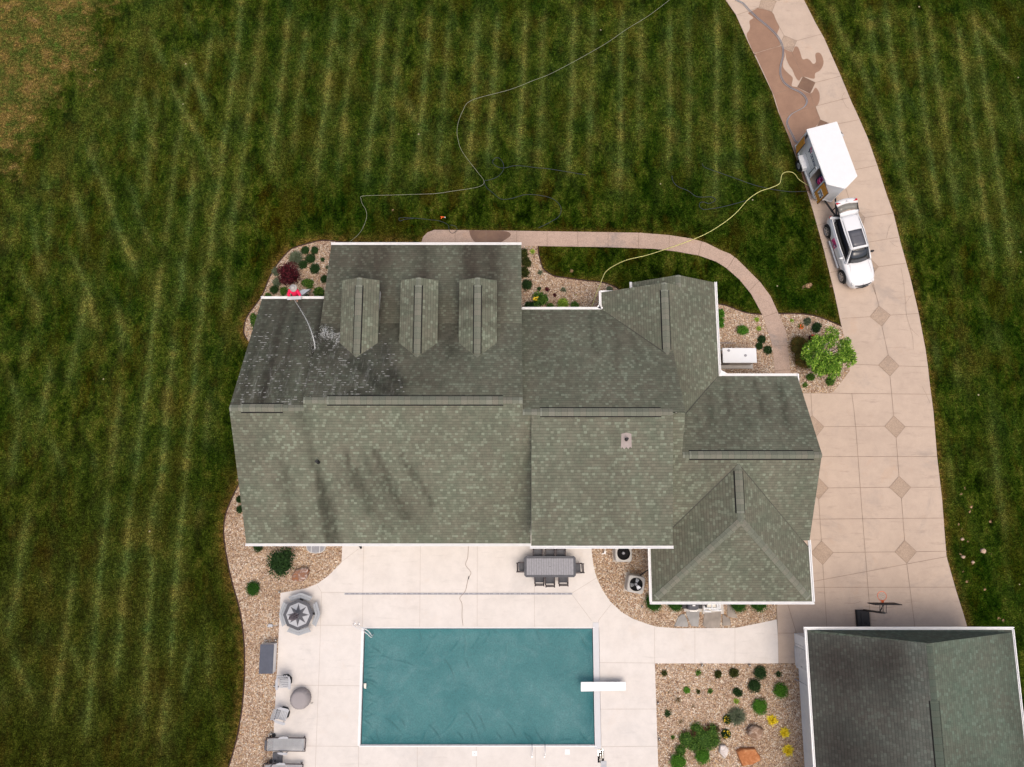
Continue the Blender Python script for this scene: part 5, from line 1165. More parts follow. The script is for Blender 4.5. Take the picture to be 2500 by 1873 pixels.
for i, (x, y, rr) in enumerate(((1886, 1759, 13), (1916, 1789, 11.5), (1924, 1832.5, 12.5))):
    plant(x, y, rr, 'yellow:leaf_yellow', ['bright yellow plant nearest the green ball', 'ragged yellow plant, middle of the three yellow ones', 'bright yellow plant right of the orange slab'][i], 'plant', 'yellow_plant', 'yellow plants along the garage')
def groundcover():
    c = G(1700, 1800); t = thing('spreading_shrub', 'sprawling irregular green ground cover with dark red tips', 'shrub', (c.x, c.y, 0))
    bl = []
    for x, y, rr in ((1700, 1779, 13), (1740, 1784, 15), (1722, 1806, 27), (1678, 1806, 19), (1662, 1832, 12), (1695, 1820, 15), (1745, 1808, 13)):
        q = G(x, y, .15); bl.append(((q.x - c.x, q.y - c.y, .1), (rr / 46, rr / 46, .22)))
    leafmesh('foliage', shell(bl, 3200, .035, .085, .9, 0), 'leaf_mid', t, [(a, (b_[0] * .85, b_[1] * .85, .16)) for a, b_ in bl])
    b2 = []
    for x, y, rr in ((1724, 1773, 7), (1690, 1789, 6), (1668, 1783, 4), (1752, 1780, 5)):
        q = G(x, y, .15); b2.append(((q.x - c.x, q.y - c.y, .26), (rr / 46, rr / 46, .1)))
    leafmesh('tips', shell(b2, 260, .03, .07, .9, 0), 'leaf_red', t); stems(t, .2, .5, 8)
groundcover()
def rock(px, py, rx, ry, h, mat, label, rz=0, poly=None, name='boulder'):
    c = G(px, py, h * .6); t = MB()
    if poly:
        P = [(G(a, b, h)[0] - c.x, G(a, b, h)[1] - c.y) for a, b in poly]; n = len(P); cx = sum(p[0] for p in P) / n; cy = sum(p[1] for p in P) / n
        lv = [(1.06, 0), (1.08, h * .5), (1.0, h * .92), (.86, h)]
        vs = [(cx + (x - cx) * k, cy + (y - cy) * k, z + .03 * noise.noise(Vector((x * 3, y * 3, z * 5)))) for k, z in lv for x, y in P]
        fs = [tuple(range(3 * n, 4 * n))] + [(j * n + i, j * n + (i + 1) % n, (j + 1) * n + (i + 1) % n, (j + 1) * n + i) for j in range(3) for i in range(n)]
        t.add(vs, fs); o = t.build(name, mat, bevel=.015)
        bmx = bmesh.new(); bmx.from_mesh(o.data); bmesh.ops.recalc_face_normals(bmx, faces=bmx.faces[:]); bmx.to_mesh(o.data); bmx.free()
    else:
        t.ell((0, 0, h * .4), (rx / 46, ry / 46, h * .62), 18, 12, .35, px); o = t.build(name, mat, smooth=True)
    o.location = (c.x, c.y, 0.02); o.rotation_euler.z = rz; return tag(o, label, 'rock')
rock(1844.5, 1788.4, 20, 15, .45, 'rock_tan', 'rounded tan and brown boulder in the rock garden', .2)
rock(0, 0, 0, 0, .25, 'rock_white', 'pale pointed stone beside the orange slab', poly=[(1759.5, 1821), (1771, 1820.5), (1779.5, 1831), (1777, 1842), (1769.5, 1853.5), (1764, 1845), (1757, 1838)]) if False else None
def rockp(pts, h, mat, label):
    cx = sum(p[0] for p in pts) / len(pts); cy = sum(p[1] for p in pts) / len(pts); return rock(cx, cy, 1, 1, h, mat, label, poly=pts)
rockp([(1759.5, 1821), (1771, 1820.5), (1779.5, 1831), (1777, 1842), (1769.5, 1853.5), (1764, 1845), (1757, 1838)], .22, 'rock_white', 'pale pointed stone beside the orange slab')
rockp([(1802, 1836), (1812, 1830), (1843, 1829.5), (1855, 1847), (1857, 1857), (1838, 1866), (1815, 1871), (1806, 1850)], .28, 'rock_orange', 'flat orange sandstone slab in the rock garden')
rockp([(711, 1417), (713, 1403), (722, 1392), (735, 1388), (749, 1388), (752, 1396), (746, 1411), (737, 1419), (722, 1419)], .35, 'rock_rust', 'rust and white striped boulder behind the house')
# flagstones
fl = ["35,760 130,560 200,500 250,500 310,600 345,740 330,770", "285,470 330,420 575,430 570,560 555,770 405,760 340,620", "670,480 1020,440 1025,560 1000,790 720,795 630,740 650,600", "1050,495 1210,610 1220,750 1045,745", "1140,300 1190,300 1290,400 1370,590 1250,580 1150,550"]
fn = ['grey triangular flagstone, leftmost of the stepping stones', 'grey green flagstone in front of the grill', 'largest square brown flagstone in front of the white pipes', 'small brown wedge shaped flagstone', 'brown flagstone beside the boxwood']
for s_, lb, mt in zip(fl, fn, ('flag_grey', 'flag_grey', 'flag', 'flag', 'flag')):
    P = [(1640 + a / 8.508, 1440 + b / 8.508) for a, b in seg(s_)]; W = [G(*p) for p in P]; c = sum(W, Vector()) / len(W)
    mb = MB(); mb.prism([((q - c).x * 0.97, (q - c).y * 0.97) for q in W], 0, .05); o = mb.build('flagstone', mt, bevel=.012, label=lb, cat='stepping stone', group='flagstones by the grill'); o.location = (c.x, c.y, .025)

# ------------------------------------------------------------------ equipment round the house
def px8(a, b, h=0): return G(1640 + a / 8.508, 1440 + b / 8.508, h)
c = px8(450, 330, 1.0); t = thing('grill', 'dark lidded barbecue grill under the hip roof eave', 'grill', (c.x, c.y, 0))
mb = MB(); mb.box(0, 0, .45, .62, .42, .75); mb.build('cabinet', 'black', t, bevel=.02)
mb = MB(); mb.lathe([(.01, 0), (.2, .02), (.27, .10), (.27, .5), (.2, .58), (.01, .6)], n=16); o = mb.build('lid', 'dark_grey', t); o.rotation_euler = (0, PI / 2, 0); o.location = (-.3, 0, .85); o.scale = (.9, .9, 1)
mb = MB(); mb.tube([(-.18, -.22, .98), (-.18, -.28, .98), (.18, -.28, .98), (.18, -.22, .98)], .014, 6); mb.build('handle', 'steel', t)
mb = MB(); mb.box(-.44, 0, .83, .22, .36, .03); mb.box(.42, 0, .83, .2, .36, .03); mb.build('side_shelf', 'black', t, bevel=.01)
mb = MB(); mb.box(0, .02, 1.135, .14, .06, .012); mb.build('thermometer', 'white_trim', t)
c = px8(430, 340); mb = MB(); mb.box(0, 0, 0, .95, .55, .06); o = mb.build('paver', 'pale_concrete', bevel=.01, label='pale square paver carrying the grill', cat='paver'); o.location = (c.x, c.y, .05)
c = px8(850, 350); t = thing('pool_pump_piping', 'white plastic pool pipes and valves on a slab under the eave', 'pipes', (c.x, c.y, 0))
mb = MB(); mb.box(0, .05, .03, 1.15, .85, .08); mb.build('slab', 'pale_concrete', t, bevel=.01)
def P8(a, b, h): q = px8(a, b, h); return (q.x - c.x, q.y - c.y, h)
for pth in ([(670, 340), (680, 440), (815, 450)], [(680, 385), (940, 385)], [(835, 270), (838, 415), (1030, 425)], [(945, 270), (960, 415)], [(1000, 290), (995, 400)]):
    mb = MB(); mb.tube([P8(a, b, .45) for a, b in pth], .05, 8); mb.build('pipe', 'white_paint', t)
mb = MB(); mb.tube([P8(690 + 28 * math.cos(a), 285 + 28 * math.sin(a), .5) for a in [i * PI / 6 for i in range(12)]], .012, 5, True); mb.cyl(*P8(690, 285, 0)[:2], .3, .55, .02); mb.cyl(*P8(672, 325, 0)[:2], .3, .5, .045); mb.build('valve', 'dark_grey', t)
mb = MB(); q = P8(850, 320, 0); mb.cyl(q[0] - .18, q[1], .07, .42, .26, .24, 20); mb.build('filter_tank', 'cream', t, smooth=False)
def ac_unit(px, py, rz, lb, blades):
    c = G(px, py, .8); t = thing('air_conditioner', lb, 'air conditioner', (c.x, c.y, 0), rz, 'air conditioner units')
    def ring(hs, z, k=.32): 
        return [(hs * (abs(math.cos(a)) ** k) * (1 if math.cos(a) > 0 else -1), hs * (abs(math.sin(a)) ** k) * (1 if math.sin(a) > 0 else -1), z) for a in [2 * PI * i / 32 for i in range(32)]]
    rs = [ring(.44, .03), ring(.45, .12), ring(.45, .70), ring(.46, .74), ring(.43, .80), ring(.35, .81, .9)]; vs = sum(rs, []); mb = MB()
    mb.add(vs, [(j * 32 + i, j * 32 + (i + 1) % 32, (j + 1) * 32 + (i + 1) % 32, (j + 1) * 32 + i) for j in range(5) for i in range(32)]); mb.build('body', 'ac_grey', t)
    mb = MB(); mb.cyl(0, 0, .60, .62, .345, n=28); mb.lathe([(.345, .62), (.345, .814), (.352, .814)], n=28, caps=False); mb.build('fan_well', 'dark_void', t)
    mb = MB(); mb.cyl(0, 0, .64, .78, .075, n=16); mb.build('fan_hub', 'mid_grey', t)
    if blades:
        for k in range(3):
            a = k * 2 * PI / 3 + 1.35; mb = MB(); p = [(.10, -.05), (.30, -.11), (.31, .12), (.11, .07)]
            mb.add([(x * math.cos(a) - y * math.sin(a), x * math.sin(a) + y * math.cos(a), .72 + y * .35) for x, y in p], [(0, 1, 2, 3)]); mb.build('fan_blade', 'steel', t)
    mb = MB()
    for i in range(24): a = 2 * PI * i / 24; mb.tube([(.06 * math.cos(a), .06 * math.sin(a), .80), (.345 * math.cos(a), .345 * math.sin(a), .805)], .0025, 3)
    for rr in (.12, .2, .28): mb.tube([(rr * math.cos(2 * PI * i / 24), rr * math.sin(2 * PI * i / 24), .803) for i in range(24)], .0025, 3, True)
    mb.build('fan_guard', 'black', t)
    mb = MB(); mb.box(0, 0, .0, 1.0, 1.0, .06); mb.build('pad', 'tan_wall', t)
ac_unit(1522.5, 1351, 0.0, 'grey air conditioner with an empty dark fan well beside the eave', False)
ac_unit(1553, 1427, -.18, 'grey air conditioner with pale fan blades beside the hip roof', True)
a, b = G(1563, 1405, .5), G(1590, 1390, .5); mb = MB(); mb.tube([a, (a + b) / 2 + Vector((0, .08, .12)), b], .035, 6); mb.build('refrigerant_line', 'black', label='short black insulated pipe from the lower air conditioner to the wall', cat='pipe')
c = G(1476, 1349); mb = MB(); mb.box(0, 0, .1, .10, .12, .2); mb.tube([(0, .05, .18), (0, .3, .12)], .02, 5); mb.box(-.05, -.05, .05, .16, .05, .08); o = mb.build('valve_stub', 'white_trim', label='small white pipe stub in the gravel by the upper air conditioner', cat='pipe'); o.location = (c.x, c.y, .02)
# generator
t = thing('generator', 'white metal standby generator between the house wall and the walk', 'generator', (0, 0, 0))
lid = [G(1763.3, 849.4, 1.15), G(1846.6, 848.7, 1.15), G(1848.7, 884.9, 1.15), G(1764.9, 886, 1.15)]
x0, x1, y1, y0 = lid[3].x, lid[2].x, lid[0].y, lid[3].y
mb = MB(); mb.box((x0 + x1) / 2, (y0 + y1) / 2, .06, x1 - x0 + .15, y1 - y0 + .25, .12); mb.build('pad', 'pale_concrete', t)
mb = MB(); mb.box((x0 + x1) / 2, (y0 + y1) / 2, .60, x1 - x0 - .14, y1 - y0 - .12, .95); mb.build('cabinet', 'tan_wall', t, bevel=.02)
mb = MB(); mb.box((x0 + x1) / 2, (y0 + y1) / 2, 1.12, x1 - x0, y1 - y0, .07, top=.985); mb.build('lid', 'white_paint', t, bevel=.015)
mb = MB()
for i in range(5): mb.bar((x0 + .12 + i * .09, y0 + .055, .35), (x0 + .12 + i * .09, y0 + .055, .95), .03, .02)
mb.build('louvre', 'dark_grey', t)
mb = MB(); mb.box(x0 + .065, (y0 + y1) / 2, .8, .02, .35, .25); mb.build('control_panel', 'black', t)
for px, py in ((1779, 856), (1820, 868)):
    q = G(px, py, 1.16); mb = MB(); mb.cyl(q.x, q.y, 1.155, 1.175, .075, n=16); mb.cyl(q.x, q.y, 1.175, 1.19, .03, n=8); mb.build('cap', 'mid_grey', t)
a, b = G(1756, 837, .3), G(1796, 838, .3); mb = MB(); mb.tube([a, b, b + Vector((.02, .05, -.25))], .018, 6); mb.build('conduit', 'mid_grey', label='thin grey conduit above the generator', cat='pipe')
# garden lights
def glight(px, py, lb, cat='light', k=1.0, grp='round path lights at the rock garden rim'):
    c = G(px, py); t = thing('path_light', lb, cat, (c.x, c.y, 0.02), 0, grp); mb = MB(); mb.cyl(0, 0, 0, .14 * k, .02); mb.build('stake', 'black', t); mb = MB(); mb.cyl(0, 0, .14 * k, .18 * k, .065, .05, 14); mb.build('shade', 'dark_grey', t); mb = MB(); mb.cyl(0, 0, .18 * k, .19 * k, .03, n=10); mb.build('lens', 'cream', t)
glight(1712.8, 1622.5, 'round path light on the top rim of the rock garden, left one'); glight(1828.5, 1623.5, 'round path light on the top rim of the rock garden, right one')
glight(1605.3, 1715.6, 'round path light on the left rim of the rock garden, upper one'); glight(1608.5, 1802.7, 'round path light on the left rim of the rock garden, lower one')
glight(684, 1445, 'dark path light at the inner corner of the left gravel bed', grp=None); glight(675.5, 1562, 'dark path light behind the storage bench', grp=None)
glight(672, 1674, 'dark path light left of the upper swivel chair', grp=None); glight(664.5, 1790, 'dark path light above the lounge chair', grp=None)
glight(1567, 1481, 'dark spotlight in the gravel beside the corner boxwood', grp=None)
c = G(661, 1527); mb = MB(); mb.box(0, 0, .05, .26, .15, .1); mb.tube([(.12, 0, .08), (.3, -.02, .06), (.42, .05, .03)], .012, 5); o = mb.build('junction_box', 'light_grey', label='small pale box lying in the gravel left of the octagonal table', cat='box'); o.location = (c.x, c.y, .02)

# ------------------------------------------------------------------ patio furniture
a, b = G(1279.6, 1357.5, .74), G(1406, 1409.4, .74); cx, cy = (a.x + b.x) / 2, (a.y + b.y) / 2; W_, H_ = b.x - a.x, a.y - b.y
t = thing('dining_table', 'long grey slatted outdoor dining table with a dark frame', 'table', (cx, cy, ZP))
def chamfer(w_, h_, c_): return [(-w_ + c_, -h_), (w_ - c_, -h_), (w_, -h_ + c_), (w_, h_ - c_), (w_ - c_, h_), (-w_ + c_, h_), (-w_, h_ - c_), (-w_, -h_ + c_)]
mb = MB(); mb.prism(chamfer(W_ / 2, H_ / 2, .1), .68, .735); mb.build('table_frame', 'dark_grey', t, bevel=.008)
mb = MB(); n_ = 19; w1 = (W_ - .26) / n_
for i in range(n_): mb.box(-(W_ - .26) / 2 + (i + .5) * w1, 0, .738, w1 - .012, H_ - .25, .02)
mb.build('slats', 'mid_grey', t)
mb = MB(); mb.cyl(0, 0, .745, .752, .022, n=10); mb.build('umbrella_hole', 'black', t)
for sx in (-1, 1):
    for sy in (-1, 1): mb = MB(); mb.box(sx * (W_ / 2 - .2), sy * (H_ / 2 - .18), .34, .09, .09, .68); mb.build('leg', 'dark_grey', t)
def dchair():
    t = thing('dining_chair', 'x', 'chair', (0, 0, 0))
    mb = MB(); mb.box(0, 0, .43, .46, .44, .04); mb.build('seat', 'dark_grey', t, bevel=.01)
    mb = MB()
    for z in (.58, .70, .82, .90): mb.box(0, .245 + (z - .45) * .22, z, .42, .025, .07 if z < .88 else .05)
    mb.build('backrest', 'dark_brown', t)
    for s_ in (-1, 1):
        mb = MB(); mb.bar((s_ * .23, .20, .4), (s_ * .23, .36, .95), .05, .05); mb.bar((s_ * .25, -.2, .62), (s_ * .25, .27, .64), .055, .03); mb.bar((s_ * .25, -.2, .62), (s_ * .25, -.2, .45), .04, .04); mb.build('arm_frame', 'dark_brown', t)
    for sx in (-1, 1):
        for sy in (-1, 1): mb = MB(); mb.box(sx * .2, sy * .19, .21, .045, .045, .42); mb.build('leg', 'dark_brown', t)
    return t
def copy_tree(o, parent=None):
    c = o.copy(); link(c)
    if parent: c.parent = parent
    for ch in [k for k in S.objects if k.parent == o]: copy_tree(ch, c)
    return c
ch0 = dchair(); first = True
for px, py, rz, lb in ((1312.7, 1352, 0, 'dining chair on the house side, leftmost'), (1342.5, 1353, 0, 'dining chair on the house side, middle'), (1368.7, 1353, 0, 'dining chair on the house side, rightmost'),
    (1316.5, 1412, PI, 'dining chair on the pool side, leftmost'), (1342.3, 1415, PI, 'dining chair on the pool side, pulled out furthest'), (1374.8, 1412.5, PI, 'dining chair on the pool side, rightmost'),
    (1277.5, 1384.5, PI / 2, 'dining chair at the left head of the long table'), (1407.5, 1387, -PI / 2 + .05, 'dining chair at the right head of the long table')):
    o = ch0 if first else copy_tree(ch0); first = False; c = G(px, py, .5); o.location = (c.x, c.y, ZP); o.rotation_euler.z = rz; tag(o, lb, 'chair', 'chairs round the long dining table')
# octagonal table
c = G(728, 1501, .75); t = thing('picnic_table', 'octagonal picnic table with a dark star inlay and bench seats', 'picnic table', (c.x, c.y, ZP))
RO = .80; oc = [(RO * math.sin(PI * k / 4), RO * math.cos(PI * k / 4)) for k in range(8)]; RI = .63; oi = [(RI * math.sin(PI * k / 4), RI * math.cos(PI * k / 4)) for k in range(8)]
mb = MB(); mb.prism(oc, .68, .73); mb.build('table_rim', 'dark_grey', t, bevel=.006)
mb = MB(); mb.prism(oi, .70, .736); mb.build('table_panel', 'light_grey', t)
st = []
for k in range(16): rr = .59 if k % 2 == 0 else .25; st.append((rr * math.sin(PI * k / 8), rr * math.cos(PI * k / 8)))
mb = MB(); mb.prism(st, .73, .742); mb.build('star_inlay', 'dark_grey', t)
for k in range(4):
    a0 = k * PI / 2; mb = MB()
    for sg_ in (-1, 1):
        for r0, r1 in ((.83, .965), (.975, 1.11)):
            A = a0; B = a0 + sg_ * PI / 4 * .80
            p = [(r0 * 1.0 * math.sin(A), r0 * math.cos(A)), (r1 * math.sin(A), r1 * math.cos(A)), (r1 * 1.0 * math.sin(B), r1 * math.cos(B)), (r0 * math.sin(B), r0 * math.cos(B))]
            mb.prism(p, .40, .44)
    mb.build('bench', 'bench_grey', t, bevel=.006)
    mb = MB(); mb.bar((.3 * math.sin(a0), .3 * math.cos(a0), .35), (1.0 * math.sin(a0), 1.0 * math.cos(a0), .37), .1, .05); mb.bar((.75 * math.sin(a0), .75 * math.cos(a0), .0), (.35 * math.sin(a0), .35 * math.cos(a0), .68), .09, .05); mb.build('leg', 'black', t)
def parasol(name, lb, loc, h, base=None, tilt=(0, 0), mat='mauve'):
    t = thing(name, lb, 'parasol', loc)
    ax = Vector((tilt[0], tilt[1], 1)).normalized()
    mb = MB(); mb.tube([Vector((0, 0, 0)), ax * (h + .05)], .022, 8); mb.build('pole', 'dark_grey', t)
    L = []; mb = MB(); n = 32
    for j, (q, rr) in enumerate(((.42, .05), (.46, .12), (.6, .125), (.8, .10), (.93, .06), (1.0, .02))):
        for i in range(n): a = 2 * PI * i / n; k = rr * (1 + .45 * math.sin(a * 8) * (1 if q < .9 else .3)); L.append(ax * (h * q) + Vector((k * math.cos(a), k * math.sin(a), 0)))
    mb.add(L, [(j * n + i, j * n + (i + 1) % n, (j + 1) * n + (i + 1) % n, (j + 1) * n + i) for j in range(5) for i in range(n)] + [tuple(range(n))[::-1], tuple(range(5 * n, 6 * n))]); mb.build('canopy', mat, t)
    mb = MB(); mb.tube([ax * (h * .62) + Vector((.14 * math.cos(a), .14 * math.sin(a), 0)) for a in [i * PI / 8 for i in range(16)]], .012, 5, True); mb.build('strap', 'black', t)
    for k in range(8): a = k * PI / 4 + .2; mb = MB(); mb.tube([ax * (h * .42) + Vector((.13 * math.cos(a), .13 * math.sin(a), 0)), ax * (h * .97) + Vector((.03 * math.cos(a), .03 * math.sin(a), 0))], .010, 4); mb.build('rib', 'light_grey' if k % 2 else 'mauve', t)
    return t
parasol('parasol', 'closed mauve grey parasol standing in the octagonal table', (c.x + .02, c.y, ZP), 2.5)
# second closed parasol on a square base
c = G(678, 1850, .08); t = parasol('parasol', 'closed dark parasol on a square black base at the bottom edge', (c.x - .12, c.y - .16, ZP), 2.6, tilt=(-.05, -.10))
mb = MB(); mb.box(.12, .16, .05, .52, .52, .10); mb.cyl(.12, .16, .1, .14, .07); mb.cyl(.0, .02, .0, .35, .05); mb.build('base', 'dark_grey', t, bevel=.04)
# storage bench
P = [G(636.3, 1573.2, .62), G(669.4, 1573.2, .62), G(664.7, 1645, .62), G(631.6, 1645, .62)]; cx, cy = sum(q.x for q in P) / 4, sum(q.y for q in P) / 4; wx = P[1].x - P[0].x; wy = P[0].y - P[3].y
t = thing('deck_box', 'pale outdoor storage box with a ribbed slate blue lid', 'storage box', (cx, cy, .03))
mb = MB(); mb.box(0, 0, .29, wx - .01, wy - .01, .56); mb.build('box_body', 'white_trim', t, bevel=.01)
mb = MB(); mb.box(0, 0, .585, wx, wy, .05)
for i in range(10): mb.box(-wx / 2 + (i + .5) * wx / 10, 0, .615, wx / 10 - .025, wy, .012)
mb.build('lid', 'slate', t) if 'slate' in MAT else mb.build('lid', 'dark_grey', t)
# swivel chairs
def swivel():
    t = thing('swivel_chair', 'x', 'chair', (0, 0, 0))
    mb = MB(); mb.prism([(.34 * math.cos(PI / 8 + k * PI / 4), .34 * math.sin(PI / 8 + k * PI / 4)) for k in range(8)], 0, .06); mb.cyl(0, 0, .06, .34, .05); mb.build('base', 'black', t, bevel=.01)
    mb = MB()
    for i in range(5): mb.box(0, -.26 + i * .085, .40 - i * .012, .50, .068, .022)
    mb.build('seat', 'light_grey', t)
    mb = MB()
    for i in range(6): x = -.215 + i * .086; hh_ = .92 - abs(x) * .35; mb.bar((x, .14, .34), (x * 1.15, .40, hh_), .07, .022)
    mb.build('backrest', 'light_grey', t)
    for s_ in (-1, 1): mb = MB(); mb.prism([(s_ * .27, -.34), (s_ * .36, -.36), (s_ * .41, -.28), (s_ * .40, .1), (s_ * .33, .30), (s_ * .28, .30)], .585, .61); mb.bar((s_ * .31, -.2, .38), (s_ * .33, -.25, .585), .10, .025); mb.build('armrest', 'light_grey', t)
    mb = MB(); mb.bar((-.28, .26, .6), (.28, .26, .6), .05, .03); mb.bar((-.25, .05, .33), (.25, .05, .33), .06, .04); mb.build('cross_rail', 'dark_grey', t)
    return t
s0 = swivel(); c = G(695, 1664, .35); s0.location = (c.x, c.y, ZP); s0.rotation_euler.z = .05; tag(s0, 'grey slatted swivel chair just above the covered fire pit', 'chair', 'swivel chairs by the fire pit')
s1 = copy_tree(s0); c = G(689, 1744, .35); s1.location = (c.x, c.y, ZP); s1.rotation_euler.z = R(75); tag(s1, 'grey slatted swivel chair turned sideways below the covered fire pit', 'chair', 'swivel chairs by the fire pit')
# fire pit under its cover
c = G(737, 1703); t = thing('fire_pit', 'round fire pit under a pleated taupe cover', 'fire pit', (c.x, c.y, ZP))
mb = MB(); mb.lathe([(.52, .0), (.53, .25), (.50, .42), (.40, .55), (.36, .57), (.20, .585), (.02, .59)], n=96, wob=lambda a, z: (.020 * math.sin(a * 22 + 2 * math.sin(a * 3)) if z < .57 else 0)); mb.build('cover', 'tan_cover', t, smooth=True)
mb = MB(); mb.tube([(.50, -.25, .05), (.58, -.27, .03), (.62, -.22, .02)], .015, 5); mb.build('tie', 'black', t)
# lounge chairs
def lounger():
    t = thing('lounge_chair', 'x', 'lounge chair', (0, 0, 0)); W2 = .32
    mb = MB(); n = 27
    for i in range(n):
        x = -.62 + i * 1.62 / n; mb.box(x, 0, .35, .042, .60, .02)
    mb.build('seat_slats', 'slat_grey', t)
    mb = MB(); n = 8
    for i in range(n): mb.box(-.90 + i * .036, 0, .37 + (7 - i) * .012, .026, .60, .02)
    mb.build('back_slats', 'slat_grey', t)
    mb = MB(); mb.box(-.99, 0, .49, .12, .50, .08); mb.build('pillow', 'dark_grey', t, bevel=.03)
    mb = MB()
    for s_ in (-1, 1): mb.box(0, s_ * W2, .32, 2.05, .035, .07)
    mb.box(1.03, 0, .32, .035, .66, .07); mb.box(-1.03, 0, .34, .035, .6, .06); mb.build('rail', 'dark_brown', t)
    for s_ in (-1, 1):
        mb = MB(); mb.prism([(-.35, s_ * .33), (-.30, s_ * .40), (-.1, s_ * .45), (.16, s_ * .43), (.18, s_ * .35), (-.1, s_ * .33)], .56, .585); mb.bar((.1, s_ * .38, .3), (.1, s_ * .38, .56), .05, .03); mb.bar((-.2, s_ * .36, .3), (-.25, s_ * .36, .56), .05, .03); mb.build('armrest', 'light_grey', t)
    for sx in (-.9, .9):
        for s_ in (-1, 1): mb = MB(); mb.box(sx, s_ * .3, .15, .06, .05, .3); mb.build('leg', 'dark_brown', t)
    mb = MB(); mb.cyl(-.72, .36, .05, .09, .10); mb.build('wheel', 'black', t)
    return t
l0 = lounger(); c = G(697, 1818, .4); l0.location = (c.x, c.y, ZP); l0.rotation_euler.z = -.012; tag(l0, 'grey slatted lounge chair with a dark headrest pillow', 'lounge chair', 'lounge chairs at the bottom left')
l1 = copy_tree(l0); c = G(690, 1882, .4); l1.location = (c.x, c.y, ZP); tag(l1, 'grey lounge chair mostly cut off by the bottom edge of the picture', 'lounge chair', 'lounge chairs at the bottom left')
# basketball hoop
t = thing('basketball_hoop', 'portable basketball hoop with an orange rim and black base', 'basketball hoop', (0, 0, ZD))
pb = [G(2090.5, 1489, .2), G(2123, 1490, .2), G(2126.5, 1538, .2), G(2093, 1538, .2)]; dx = (pb[3] - pb[0]).normalized() * 1.12
mb = MB(); base = [(pb[0].x, pb[0].y), (pb[1].x, pb[1].y), (pb[1].x + .0, pb[1].y - 1.15), (pb[0].x + .0, pb[0].y - 1.15)]
n0 = len(base); mb.prism(base, 0, .1); bc = sum(q[0] for q in base) / 4, sum(q[1] for q in base) / 4
mb.prism([(bc[0] + (x - bc[0]) * .93, bc[1] + (y - bc[1]) * .95) for x, y in base], .1, .19); mb.box(bc[0] - .1, bc[1], .2, .08, .9, .03); mb.cyl(bc[0] + .12, bc[1] - .1, .19, .23, .05); mb.build('base', 'black', t, bevel=.03)
pA, pB = G(2108.6, 1489.5, .15), G(2159, 1496.5, 3.0); mb = MB(); mb.tube([pA, pB], .055, 10); mb.build('pole', 'black', t)
bb0, bb1 = G(2125.5, 1474, 3.3), G(2190.6, 1476, 3.3); mb = MB(); bcx, bcy = (bb0.x + bb1.x) / 2, bb0.y
mb.box(bcx, bcy, 3.35, bb1.x - bb0.x, .04, .85); mb.build('backboard', 'board_clear', t) if 'board_clear' in MAT else mb.build('backboard', 'dark_grey', t)
mb = MB()
for a_ in ((-.10, 0), (.10, 0)):
    for z in (3.0, 2.75): mb.bar((pB.x + a_[0] - .02, pB.y, z), (bcx + a_[0], bcy - .02, z + .3), .022, .022)
mb.bar((pB.x - .05, pB.y, 2.6), (bcx, bcy - .05, 3.2), .035, .035); mb.bar((pB.x - .13, pB.y, 3.0), (pB.x + .13, pB.y, 3.0), .03, .03); mb.build('arm', 'black', t)
rc = G(2152.6, 1455.2, 3.05); mb = MB(); mb.tube([(rc.x + .225 * math.cos(i * PI / 14), rc.y + .225 * math.sin(i * PI / 14), 3.05) for i in range(28)], .012, 6, True)
mb.box(rc.x, bcy + .09, 3.05, .11, .13, .03); mb.bar((rc.x - .2, rc.y - .1, 3.05), (rc.x - .06, bcy + .05, 3.03), .012, .012); mb.bar((rc.x + .2, rc.y - .1, 3.05), (rc.x + .06, bcy + .05, 3.03), .012, .012); mb.build('rim', 'orange', t)
mb = MB()
for i in range(10):
    a0 = i * PI / 5
    for sg_ in (-1, 1):
        mb.tube([(rc.x + .22 * math.cos(a0), rc.y + .22 * math.sin(a0), 3.04), (rc.x + .16 * math.cos(a0 + sg_ * .3), rc.y + .16 * math.sin(a0 + sg_ * .3), 2.85), (rc.x + .12 * math.cos(a0), rc.y + .12 * math.sin(a0), 2.65)], .003, 3)
mb.build('net', 'white_trim', t)
MAT['car_white'] = simple('car_paint', (0.72, 0.72, 0.72), 0.22, spec=.5, var=.01)
MAT['car_white'].node_tree.nodes['Principled BSDF'].inputs['Coat Weight'].default_value = .6
MAT['cavity'] = simple('cavity', (0.012, 0.012, 0.013), 0.7)
